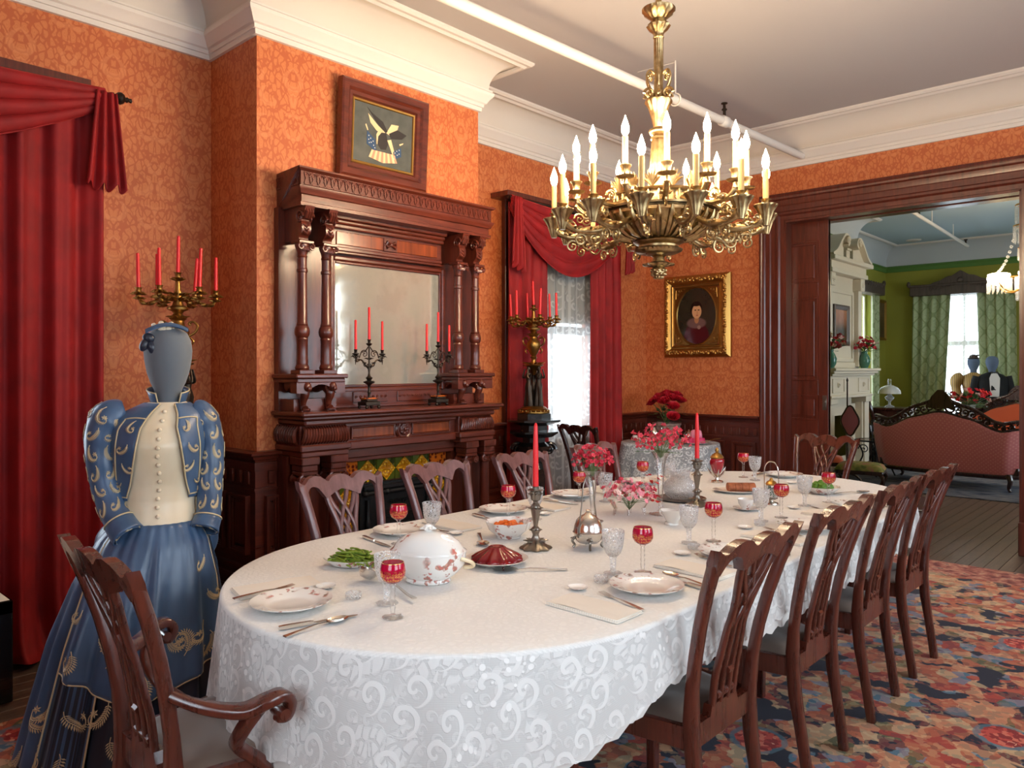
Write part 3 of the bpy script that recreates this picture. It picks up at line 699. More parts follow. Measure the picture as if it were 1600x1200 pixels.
for y in ucols:
    q = mb(); q.cbox(.14, .24, y-.046, y+.046, 1.445, 1.468, .003)
    q.lathe([(.036,1.468),(.041,1.48),(.036,1.495),(.032,1.50),(.034,1.52),(.0315,1.53),(.0315,1.64),(.034,1.645),(.031,1.655),(.040,1.668),(.044,1.69),(.040,1.712),(.031,1.725),(.034,1.73),(.029,1.74),(.026,2.03),(.031,2.035),(.031,2.05),(.026,2.055),(.026,2.115),(.030,2.12),(.027,2.13),(.024,2.14)], 22, T(.19, y, 0))
    col = put('upper_column', q, 'mahogany')
    q = mb(); q.cbox(.145, .24, y-.048, y+.048, 2.195, 2.212, .003); q.lathe([(.026,2.13),(.03,2.15),(.042,2.185),(.04,2.196)], 16, T(.19, y, 0), flute=None)
    for s in (-1, 1): q.spiral((.236, y+s*.034, 2.175), .020, 1.4, .007, (0, s, 0), (0,0,1), 18, 6, -1, a0=PI/2)
    for i in range(5): q.ball((.232, y-.02+.01*i, 2.165), .008, 6, 4, (1,1,1.8))
    put('capital', q, 'mahogany', col)
    # scroll console above
    q = mb(); side = bez([(.05,2.41,0),(.255,2.41,0),(.268,2.385,0),(.25,2.35,0),(.225,2.33,0),(.235,2.30,0),(.232,2.26,0),(.205,2.235,0),(.19,2.215,0),(.05,2.215,0)], 5)
    q.prism([(p.x, p.y) for p in side], y-.030, y+.030, lambda a, b, d: (a, d, b))
    for s in (-1, 1): q.spiral((.215, y+s*.034, 2.345), .040, 1.7, .008, (1,0,0), (0,0,1))
    for z in (2.255, 2.275, 2.295): q.tube([(.226, y-.022, z+.012), (.24, y, z-.006), (.226, y+.022, z+.012)], .008, 6)
    for i in (-1, 0, 1): q.tube([(.258, y+i*.016, 2.40), (.272, y+i*.016, 2.37), (.252, y+i*.016, 2.338)], .009, 6)
    put('console', q, 'mahogany')
# entablature
q = mb()
prof = [(.0,2.405),(.262,2.405),(.262,2.425),(.25,2.43),(.25,2.47),(.262,2.474),(.268,2.49),(.275,2.50),(.278,2.515),(.262,2.52),(.262,2.60),(.272,2.603),(.285,2.612),(.285,2.622),(0,2.622)]
def ent(y0, y1, e=1):
    k = len(prof); vs = []
    for x, z in prof: vs.append((x, y0-(x-.262)*e if x > 0 else y0, z))
    for x, z in prof: vs.append((x, y1+(x-.262)*e if x > 0 else y1, z))
    q.add(vs, [(i, i+1, k+i+1, k+i) for i in range(k-1)]+[tuple(range(k))[::-1], tuple(range(k, 2*k))])
ent(-.773, .764)
put('entablature', q)
# pierced fretwork band on the front and ends: trefoils between bars
fr = None
def fret():
    q = mb(); q.cbox(0, .006, -.0235, .0235, .068, .076, .002); q.cbox(0, .006, -.0235, .0235, .0, .010, .002)
    for s in (-1, 1):
        q.bar([(.003, s*.0235, .008), (.003, s*.012, .035), (.003, s*.0235, .07)], .008, .006, (0,1,0)); q.tube([(.003, s*.022, .066), (.004, s*.008, .056), (.003, 0, .070)], .004, 5)
        q.spiral((.003, s*.012, .047), .009, .8, .003, (0, s, 0), (0,0,1), 10, 4)
    return q
nf = 31
for i in range(nf):
    y = -.752+.047*i*(1.495/(nf*.047))+.024
    if fr is None: fr = o = put('fret', fret(), 'mahogany')
    else: o = fr.copy(); COL.objects.link(o)
    o.location = (.262, y, 2.522)
for y, s in ((-.773, -1), (.764, 1)):
    for i in range(5):
        o = fr.copy(); COL.objects.link(o); o.rotation_euler = (0, 0, s*PI/2); o.location = (.03+.047*i, y, 2.522)
# upper frieze over the mirror with burl panel, then the mirror in its frame
q = mb(); q.cbox(.05, .17, -.47, .43, 2.385, 2.41, .005); q.cbox(.05, .15, -.47, .43, 2.36, 2.386, .008); q.cbox(.05, .135, -.47, .43, 2.335, 2.361, .006)
q.box(.05, .10, -.47, .43, 2.22, 2.34); q.cbox(.05, .115, -.47, .43, 2.20, 2.225, .005); q.cbox(.05, .108, -.47, .43, 2.185, 2.202, .004); put('upper_frieze', q)
q = mb(); q.cbox(.098, .108, -.43, .39, 2.24, 2.32, .003); put('burl_panel', q, 'burl')
q = mb(); q.cbox(.105, .116, -.075, .035, 2.236, 2.324, .003)
for s in (-1, 1):
    q.tube([(.118, -.02, 2.28), (.122, -.02+s*.03, 2.295), (.118, -.02+s*.048, 2.27)], [.008,.012,.004], 6); q.tube([(.118, -.02, 2.28), (.122, -.02+s*.03, 2.262), (.118, -.02+s*.048, 2.29)], [.008,.012,.004], 6)
q.ball((.12, -.02, 2.28), .014, 8, 6); put('carved_plaque', q, 'mahogany')
q = mb(); y0, y1, z0, z1 = -.421, .435, 1.375, 2.128
for d, t, o_ in ((.0, .075, .03), (.03, .092, .03), (.06, .08, .014)):
    pass
def frame_rect(q, y0, y1, z0, z1, wd, x0, x1, c=.004):
    q.cbox(x0, x1, y0-wd, y0, z0-wd, z1+wd, c); q.cbox(x0, x1, y1, y1+wd, z0-wd, z1+wd, c); q.cbox(x0, x1, y0, y1, z1, z1+wd, c); q.cbox(x0, x1, y0, y1, z0-wd, z0, c)
frame_rect(q, y0, y1, z0, z1, .016, .05, .082); frame_rect(q, y0-.016, y1+.016, z0-.016, z1+.016, .03, .05, .094, .008)
put('mirror_frame', q)
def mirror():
    m = NT('foxing_reflection_mirror'); v = m.obj(); n = m.noise(v, 4.5, 5, .6)  # foxing, plus the bright room's reflection put into the pale base
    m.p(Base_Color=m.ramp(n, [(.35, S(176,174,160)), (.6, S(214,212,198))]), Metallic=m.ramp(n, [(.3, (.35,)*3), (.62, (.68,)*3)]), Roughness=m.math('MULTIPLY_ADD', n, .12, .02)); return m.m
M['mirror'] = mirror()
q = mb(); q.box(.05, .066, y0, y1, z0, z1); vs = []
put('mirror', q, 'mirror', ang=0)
q = mb(); q.box(.05, .09, -.45, .44, 1.245, 1.345); q.cbox(.09, .10, -.30, -.03, 1.262, 1.33, .003); q.cbox(.09, .10, .05, .36, 1.262, 1.33, .003); q.cbox(.05, .10, -.45, .44, 1.232, 1.25, .003)
for i in range(8): q.spiral((.101, -.28+i*.033, 1.296), .013, 1.1, .004, (0,1,0), (0,0,1), 12, 4); q.spiral((.101, .07+i*.036, 1.296), .013, 1.1, .004, (0,-1,0), (0,0,1), 12, 4)
put('lower_carved_panel', q)
# ================================================================ curtains
def solid(o, t=.006):
    m = o.modifiers.new('thick', 'SOLIDIFY'); m.thickness = t; m.offset = 0; return o
def drape(x0, y0, y1, zt, zb, folds, amp, seed=0, puddle=.0, pinch=None, side=1, tw=None, nu=None):
    rnd = random.Random(seed); ph = [rnd.uniform(0, TAU) for _ in range(4)]
    def fn(u, v):
        y = lerp(y0, y1, u); 
        if pinch: yc, k = pinch; y = lerp(y, lerp(yc, y, k), math.sin(PI*min(1, v*1.05))**2) if False else lerp(y, yc, (1-k)*(1-v))
        f = math.sin(TAU*folds*u+ph[0]+.6*math.sin(TAU*u*1.3+ph[1]))+.35*math.sin(TAU*folds*2.1*u+ph[2]+v)
        a = amp*(.55+.6*v)
        z = lerp(zt, zb, v); x = x0+side*a*f
        y += .012*math.sin(TAU*folds*u*1.0+ph[3])*v
        if puddle and v > .9:
            t = (v-.9)/.1; x += side*puddle*t*t*(.6+.4*math.sin(TAU*folds*.6*u)); z = max(.02+.02*(1+f)*.5, zb+(zt-zb)*.1*(1-t)**1.2+.01*(1+f))
            y += (u-.5)*.16*t
        return (x, y, z)
    q = MB(); q.grid(fn, nu or int(folds*14)+2, 46); return q
def rod(mb_, x, y0, y1, z, r=.014):
    mb_.tube([(x, y0, z), (x, y1, z)], r, 10)
def swag(x0, y0, y1, z0, z1, sag, drop, n=5, sk=1.0):
    def fn(u, v):
        y = lerp(y0, y1, u); s = math.sin(PI*u**sk)
        zt = lerp(z0, z1, u)-.05*s; d = .10+drop*s
        z = zt-d*v-sag*s*v*.6
        x = x0+.05+.05*s+.02*math.sin(TAU*n*v+1.5*u)*(1-.3*v)-.04*abs(v-.4)
        return (x, y, z+.012*math.cos(TAU*n*v))
    q = MB(); q.grid(fn, 44, 34); return q
def tail(x0, y0, y1, zt, zb0, zb1, folds=3, amp=.022, seed=1):
    def fn(u, v):
        y = lerp(lerp(y0, y1, .25+.5*u), lerp(y0, y1, u), v); zb = lerp(zb0, zb1, u)+.02*math.sin(TAU*folds*u)
        return (x0+amp*math.sin(TAU*folds*u+.5)*(.5+.6*v), y, lerp(zt, zb, v))
    q = MB(); q.grid(fn, folds*12+2, 16); return q
c = thing('velvet_curtain', 'deep red velvet curtain with swag at the left window behind the mannequin', 'curtain', (0,0,0))
solid(drape(-4.40, .80, 1.50, 2.93, .01, 4.2, .040, 3, puddle=.14).build('drape', M['velvet'], c, ang=180))
solid(drape(-4.40, -.86, -.05, 2.93, .01, 4.2, .040, 4, puddle=.14).build('drape', M['velvet'], c, ang=180))
solid(swag(-4.40, 1.50, -.24, 2.965, 2.965, .12, .22, 4).build('swag', M['velvet'], c, ang=180))
solid(tail(-4.33, 1.40, 1.60, 2.95, 2.44, 2.44, 3).build('tail', M['velvet'], c, ang=180))
solid(tail(-4.33, -.34, -.14, 2.95, 2.44, 2.44, 3).build('tail', M['velvet'], c, ang=180))
q = MB(); rod(q, -4.40, -.28, 1.55, 2.955, .016); 
for s, y in ((1, 1.55), (-1, -.28)): q.lathe([(.016,0),(.024,.006),(.016,.014),(.03,.03),(.034,.045),(.026,.06),(.012,.068),(.016,.078),(.010,.088),(.013,.10),(0,.108)], 14, T(-4.40, y, 2.955) @ RX(-s*PI/2))
q.build('curtain_rod', M['bronze'], c)
q = MB(); q.box(-4.63, -4.44, -.25, 1.46, 2.985, 3.03); q.build('pelmet_board', M['mahogany'], c)
c = thing('velvet_curtain', 'deep red velvet curtain with swag and lace at the window beyond the fireplace', 'curtain', (0,0,0))
solid(drape(-4.44, 4.74, 5.27, 2.90, .012, 3.3, .040, 11, puddle=.05).build('drape', M['velvet'], c, ang=180))
solid(drape(-4.44, 5.90, 6.42, 2.90, .012, 4.2, .034, 12, puddle=.05).build('drape', M['velvet'], c, ang=180))
solid(drape(-4.47, 6.40, 6.50, 2.2, .02, 1.1, .02, 13, pinch=(6.40, .1), nu=16).build('lining', M['lining'], c, ang=180), .004)
solid(swag(-4.42, 4.72, 6.44, 2.94, 2.90, .28, .30, 5, .85).build('swag', M['velvet'], c, ang=180))
solid(tail(-4.33, 4.66, 4.84, 2.93, 2.36, 2.30, 3).build('tail', M['velvet'], c, ang=180))
solid(tail(-4.33, 6.33, 6.50, 2.90, 2.42, 2.46, 3).build('tail', M['velvet'], c, ang=180))
q = MB(); rod(q, -4.40, 4.70, 6.46, 2.93, .014); q.build('curtain_rod', M['bronze'], c)
q = MB(); q.cbox(-4.63, -4.42, 4.72, 6.46, 2.955, 3.0, .004); q.build('pelmet_board', M['mahogany'], c)
q = MB(); nu, nv = 90, 30
q.grid(lambda u, v: (-4.535+.018*math.sin(TAU*9*u), lerp(4.95, 6.33, u), lerp(2.92, .06, v)), nu, nv); q.uv = [(1.7*i/(nu-1), 2.9*j/(nv-1)) for i in range(nu) for j in range(nv)]
tag(q.build('lace_sheer', M['sheer'], None, ang=180), 'white lace sheer curtain hanging between the red drapes of the far window', 'curtain')
m = NT('blind_cloth'); m.p(Base_Color=S(150,146,136), Roughness=.9, Transmission_Weight=0.0)
q = MB(); q.box(-4.685, -4.68, 4.90, 6.30, 1.93, 2.98); q.tube([(-4.68, 4.9, 1.93), (-4.68, 6.3, 1.93)], .012, 8); q.tube([(-4.68, 4.88, 2.99), (-4.68, 6.32, 2.99)], .025, 10)
tag(q.build('roller_blind', m.m, None), 'grey roller blind half drawn behind the lace of the far window', 'blind')
# ================================================================ table and cloths
TC = (-1.935, 3.03); TA, TL, TB = .785, 1.98, .80
def outline(N, grow=0.0):
    a, b, L = TA+grow, TB+grow, TL-TB; P = []
    K = 400
    for i in range(K): t = PI*i/K; P.append((a*math.cos(t), L+b*math.sin(t)))
    for i in range(100): P.append((-a, L-2*L*i/100))
    for i in range(K): t = PI+PI*i/K; P.append((a*math.cos(t), -L+b*math.sin(t)))
    for i in range(100): P.append((a, -L+2*L*i/100))
    P.append(P[0]); d = [0]
    for p, q in zip(P, P[1:]): d.append(d[-1]+math.hypot(q[0]-p[0], q[1]-p[1]))
    out = []; j = 0
    for i in range(N):
        s = d[-1]*i/N
        while d[j+1] < s: j += 1
        t = (s-d[j])/(d[j+1]-d[j]); out.append((lerp(P[j][0], P[j+1][0], t), lerp(P[j][1], P[j+1][1], t), s))
    return out, d[-1]
TBL = thing('dining_table', 'long round-ended dining table under the lace cloth', 'table', (*TC, 0))
O, per = outline(96); q = MB(); q.prism([(x, y) for x, y, s in O], .735, .766, lambda a, b, d: (a, b, d)); q.build('tabletop', M['mahogany_h'], TBL)
q = MB(); q.prism([(x*.86, y*.93) for x, y, s in O], .655, .735, lambda a, b, d: (a, b, d)); q.build('apron', M['mahogany_h'], TBL)
for x, y in ((-.45,-1.45),(.45,-1.45),(-.45,0),(.45,0),(-.45,1.45),(.45,1.45)):
    q = MB(); q.lathe([(.02,.0125),(.026,.03),(.022,.06),(.03,.08),(.026,.1),(.034,.35),(.044,.50),(.034,.53),(.05,.55),(.05,.657)], 16, T(x, y, 0), flute=(10, .0)); q.build('leg', M['mahogany'], TBL)
def cloth(name, mat, ztop, grow, hemf, seed, amp, label, N=420):
    O, per = outline(N, grow); rnd = random.Random(seed); q = MB(); uv = []
    rows = []; ph = [rnd.uniform(0, TAU) for _ in range(6)]
    for s in (.0, .3, .6, .8, .90, .95): rows.append([(x*s, y*s, ztop) for x, y, _ in O])
    for k in range(4):
        a = PI/2*k/3; rr = .012; rows.append([(x-nx*rr*(1-math.sin(a)), y-ny*rr*(1-math.sin(a)), ztop-rr*(1-math.cos(a))) for (x, y, _), (nx, ny) in zip(O, [nrm(O, i) for i in range(N)])])
    K = 18
    for k in range(1, K+1):
        t = k/K; r = []
        for i, (x, y, s) in enumerate(O):
            nx, ny = nrm(O, i); zb = hemf(x, y, s/per); endf = min(1, max(0, (abs(y)-(TL-TB))/.35))
            f = .5+.5*math.sin(TAU*s/.20+ph[0]+1.6*math.sin(TAU*s/.83+ph[1])); f2 = .5+.5*math.sin(TAU*s/.37+ph[2])
            o = t*(.4*amp+amp*(.25+.75*endf)*(f*.75+f2*.5))
            r.append((x+nx*o, y+ny*o, lerp(ztop-.012, zb+.008*math.sin(TAU*s/.09), t)))
        rows.append(r)
    V = [p for r in rows for p in r]; F = []
    for a in range(len(rows)-1):
        for i in range(N):
            j = (i+1) % N; F.append((a*N+i, a*N+j, (a+1)*N+j, (a+1)*N+i))
    q.add([(x+TC[0], y+TC[1], z) for x, y, z in V], F)
    q.uv = []
    for a, r in enumerate(rows):
        for i, (x, y, z) in enumerate(r):
            if a <= 9: q.uv.append((x, y))
            else:
                e = rows[9][i]; nx, ny = nrm(O, i); dz = e[2]-z
                q.uv.append((e[0]+nx*dz, e[1]+ny*dz))
    return tag(q.build(name, mat, None, ang=180), label, 'tablecloth')
def nrm(O, i):
    a, b = O[i-1], O[(i+1) % len(O)]; t = Vector((b[0]-a[0], b[1]-a[1])).normalized(); return (t.y, -t.x)
def hem(x, y, p):
    ne = max(0, -y-(TL-TB))/TB                      # 0 on the straight sides, 1 at the near apex
    side = .605 if x > 0 else .56
    c = math.exp(-((ne-.5)/.33)**2)*.10
    return lerp(side, .46, min(1, ne*1.5))-c*(1 if x < 0 else .3)+.006*math.sin(p*90)
cloth('white_undercloth', M['linen'], .7705, .004, lambda x, y, p: hem(x, y, p)-.035-.01*math.sin(p*31), 5, .014, 'plain white undercloth showing below the lace hem of the dining table')
lc = cloth('lace_tablecloth', M['lace_cloth'], .7748, .012, hem, 5, .026, 'white lace tablecloth spread over the long dining table')
lc.data.materials.append(M['lace_top'])
for p in lc.data.polygons:
    if p.center.z > .7746: p.material_index = 1
# ================================================================ chairs
def chair(W=.54, H=.985, arm=False, mat='chair', label='', seatmat='seat', name='dining_chair', loc=(0,0,0), rz=0, group=None):
    o = thing(name, label, 'chair', loc, rz, group); k = H/.985; ws_ = W/.54; cm = M[mat]
    yt = [(0,-.225),(.12,-.208),(.30,-.18),(.43,-.17),(.55,-.18),(.70,-.205),(.85,-.25),(1.0,-.305)]
    yb = lambda z: interp(yt, z/k)
    cur = lambda s: -.018*(1-(s/(W/2))**2)
    sx = lambda z: interp([(0,.168*ws_),(.43,.178*ws_),(.70,.205*ws_),(.96,W/2-.018)], z/k)
    mp = lambda s, z, d: (s, yb(z)+cur(s)*min(1, max(0, (z/k-.45)/.4))+d, z)
    for s in (-1, 1):
        q = MB(); zs = [0,.1,.2,.3,.4,.46,.55,.65,.75,.85,.93,.955]
        q.bar([(s*sx(z*k), yb(z*k), z*k) for z in zs], [.030,.031,.034,.037,.040,.040,.036,.034,.033,.032,.034,.034], [.034]*3+[.040]*3+[.032]*6, (1,0,0), ch=.25)
        q.build('back_post', cm, o, ang=50)
    top = [(0,.990),(.12,.988),(.22,.978),(.29,.962),(.33,.970),(.45,.988),(.60,.994),(.74,.985),(.86,.962),(.93,.966),(1.0,.980)]
    bot = [(0,.928),(.16,.918),(.30,.905),(.40,.893),(.46,.915),(.56,.944),(.70,.952),(.80,.938),(.87,.90),(.93,.905),(1.0,.945)]
    n = 44; qs = [-1+2*i/n for i in range(n+1)]
    q = MB(); q.band([(a*W/2, interp(top, abs(a))*k) for a in qs], [(a*W/2, interp(bot, abs(a))*k) for a in qs], -.016, .016, mp)
    q.build('crest_rail', cm, o, ang=50)
    q = MB()
    def rib(pts, w, d=0, t=.018):
        P = bez([(a*ws_, b*k, 0) for a, b in pts], 5); m = len(P); q.bar([mp(p.x, p.y, d) for p in P], w, t, (1,0,0), ch=.2)
    for s in (-1, 1):
        rib([(s*.098,.925),(s*.088,.87),(s*.058,.79),(s*.046,.735),(s*.052,.66),(s*.064,.56),(s*.062,.465)], .021)
        rib([(s*.042,.93),(s*.022,.885),(s*-.012,.835),(s*-.040,.775),(s*-.046,.735)], .015, .002)
        rib([(s*.090,.915),(s*.066,.865),(s*.026,.81),(s*-.004,.755),(s*-.018,.70),(s*-.022,.60),(s*-.022,.465)], .016, -.002)
        rib([(s*.044,.745),(s*.024,.70),(s*.020,.62)], .014, .001)
    q.tube([mp(-.014*ws_, .56*k, -.01), mp(.014*ws_, .56*k, -.01)], .010, 6); q.tube([mp(-.05*ws_, .49*k, -.0), mp(.05*ws_, .49*k, 0)], .012, 6)
    q.build('splat', cm, o, ang=50)
    bw, fw, yb0, yf = .190*ws_, .255*ws_, -.165, .245
    q = MB(); shp = [(-bw,.372),(bw,.372),(bw,.44),(.085*ws_,.44),(.075*ws_,.468),(-.075*ws_,.468),(-.085*ws_,.44),(-bw,.44)]
    q.prism([(a, b*k) for a, b in shp], yb0-.016, yb0+.012, lambda a, b, d: (a, d, b)); q.build('seat_rail', cm, o)
    q = MB(); q.cbox(-fw, fw, yf-.024, yf, .372*k, .438*k, .004); q.build('seat_rail', cm, o)
    for s in (-1, 1):
        q = MB(); q.bar([(s*(bw-.012), yb0, .405*k), (s*(fw-.012), yf-.01, .405*k)], .066*k, .024, (0,0,1), ch=.1); q.build('seat_rail', cm, o)
        q = MB(); q.bar([(s*(fw-.021), yf-.021, 0), (s*(fw-.021), yf-.021, .372*k)], [.034,.042], [.034,.042], (1,0,0), ch=.2); q.build('leg', cm, o)
    def seat(u, v):
        y = lerp(yb0+.012, yf-.012, v); hw = lerp(bw, fw, v)-.014; e = max(0, 1-abs(2*u-1)**5)*max(0, 1-abs(2*v-1)**5)
        return (hw*(2*u-1), y, k*(.425+.036*e**.5+.006*math.sin(u*5+v*4)*e))
    q = MB(); q.grid(seat, 15, 15); q.build('seat', M[seatmat], o, ang=180)
    if arm:
        for s in (-1, 1):
            q = MB(); a0 = (s*sx(.655*k), yb(.655*k)+.005, .655*k)
            P = bez([a0, (s*(W/2-.01), -.135, .628*k), (s*(W/2+.065), -.07, .622*k), (s*(W/2+.095), -.02, .640*k), (s*(W/2+.10), .018, .645*k), (s*(W/2+.10), .038, .622*k), (s*(W/2+.10), .028, .592*k), (s*(W/2+.10), .002, .594*k)], 6); n = len(P)
            q.bar(P, [.032+.018*math.sin(PI*min(1, i/(n*.75))) for i in range(n)], [.026]*int(n*.7)+[lerp(.028, .016, i/(n-int(n*.7))) for i in range(n-int(n*.7))], (1,0,0), ch=.35)
            q.tube([(s*(W/2+.10)-.027, .012, .606*k), (s*(W/2+.10)+.027, .012, .606*k)], .014, 10)
            a = q.build('arm', cm, o, ang=60)
            q = MB(); P = bez([(s*(W/2+.085), -.03, .632*k), (s*(W/2+.045), -.06, .565*k), (s*(W/2-.02), -.04, .50*k), (s*(fw-.025), .03, .43*k), (s*(fw-.03), .06, .372*k)], 6)
            q.bar(P, .030, .034, (1,0,0), ch=.3); q.build('arm_support', cm, o, ang=60)
    return o
c1 = chair(.55, label='mahogany dining chair nearest the camera on the right side of the table', loc=(-1.275, 2.13, .012), rz=PI/2, group='dining chairs at the table')
for y, lab, a in ((2.84, 'second mahogany chair from the camera on the right side', 0), (3.49, 'third mahogany chair from the camera on the right side', 1), (4.11, 'mahogany chair farthest from the camera on the right side', -1)):
    copy_tree(c1, (-1.275, y, .012), PI/2+R(a), 'carved-back '+lab+' of the table')
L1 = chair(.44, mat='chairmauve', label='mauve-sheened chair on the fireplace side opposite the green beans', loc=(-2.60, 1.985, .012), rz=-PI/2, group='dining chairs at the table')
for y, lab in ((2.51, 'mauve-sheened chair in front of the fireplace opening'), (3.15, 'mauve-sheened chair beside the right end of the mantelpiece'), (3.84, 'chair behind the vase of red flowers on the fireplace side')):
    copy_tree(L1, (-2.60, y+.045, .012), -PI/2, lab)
chair(.48, .985, label='carved-back chair at the far end of the table before the sliding door', loc=(-2.09, 5.22, .012), rz=PI-R(9), group='dining chairs at the table')
chair(.46, .985, mat='chairdark', seatmat='lining_seat' if 'lining_seat' in M else 'lining', label='dark side chair with pale seat standing by the far window', loc=(-4.03, 5.50, .0), rz=R(-6))
chair(.555, 1.01, arm=True, mat='chair', name='armchair', label='open-arm mahogany chair at the near end of the table', loc=(-2.07, .99, .012), rz=R(-2.5))
# bench at the left edge
b = thing('bench', 'dark wooden bench with cream cushion at the left edge by the curtain', 'bench', (-3.88, .69, .0))
for x, y in ((-.03,.24),(-.45,.24),(-.03,-.3),(-.45,-.3)):
    MB().cbox(x-.03, x+.03, y-.03, y+.03, .012 if x > -.1 else 0, .46, .004).build('leg', M['ebony'], b)
q = MB(); q.cbox(-.48, .0, -.33, .27, .40, .46, .004); q.build('rail', M['ebony'], b); q = MB(); q.cbox(-.46, -.02, -.31, .25, .25, .28, .004); q.build('stretcher', M['ebony'], b)
q = MB(); q.grid(lambda u, v: (lerp(-.47, -.01, u), lerp(-.32, .26, v), .46+.05*(max(0, 1-abs(2*u-1)**6)*max(0, 1-abs(2*v-1)**6))**.4), 16, 16); q.build('cushion', M['lining'], b, ang=180)
# ================================================================ pedestals and tall candelabra
def pedestal(label, loc, rz=0):
    o = thing('pedestal', label, 'pedestal', loc, rz)
    q = MB(); q.lathe([(.20,0),(.20,.06),(.17,.09),(.16,.12),(.12,.16),(.10,.20),(.10,.60),(.115,.64),(.10,.67),(.085,.70),(.09,.74)], 8, a0=PI/8); q.build('shaft', M['ebony'], o, ang=25)
    q = MB(); q.lathe([(.09,.74),(.14,.80),(.15,.83),(.10,.86),(.10,.90),(.16,.905),(.215,.94),(.215,.952),(.12,.955),(.12,1.0)], 8, a0=PI/8); q.build('capital', M['ebony'], o, ang=25)
    q = MB(); q.lathe([(.12,1.0),(.235,1.035),(.235,1.05),(.15,1.055),(.15,1.10),(.135,1.105)], 8, a0=PI/8); q.build('top', M['ebony'], o, ang=25)
    for k in range(4):
        a = PI/2*k+PI/4; q = MB(); u = (math.cos(a), math.sin(a), 0); q.spiral((u[0]*.13, u[1]*.13, .80), .055, 1.6, .018, u, (0,0,1), 24, 8); q.build('scroll', M['ebony'], o)
    return o
def figure(q, x, y, rz, arm_up=True):            # small draped bronze figure
    m = T(x, y, 0) @ RZ(rz)
    q.lathe([(.034,0,1),(.037,.02,1),(.030,.09,1),(.026,.15,1),(.030,.185,.6),(.026,.215,.2),(.019,.24,0),(.024,.275,0),(.027,.295,0),(.022,.318,0),(.009,.326,0),(.0085,.338,0),(.012,.344,0),(.016,.358,0),(.0165,.370,0),(.012,.385,0),(0,.39,0)], 20, m, flute=(7, .16))
    q.ball(tuple(m @ Vector((-.013, 0, .372))), .011, 8, 6)
    for s in (-1, 1):
        P = bez([(0, s*.024, .303), (.016, s*.042, .275), (.03, s*.036, .29 if arm_up else .235), (.02, s*.025, .36 if arm_up else .21)], 4)
        q.tube(P, [lerp(.010, .006, i/(len(P)-1)) for i in range(len(P))], 7, m)
def leafy(q, c, d, r, n=6, sz=.022, up=.3):
    c = Vector(c)
    for k in range(n):
        a = TAU*k/n; v = Vector((math.cos(a), math.sin(a), up))
        q.tube([c, c+v*r*.6+Vector((0,0,.004)), c+v*r], [sz*.25, sz*.45, .001], 5)
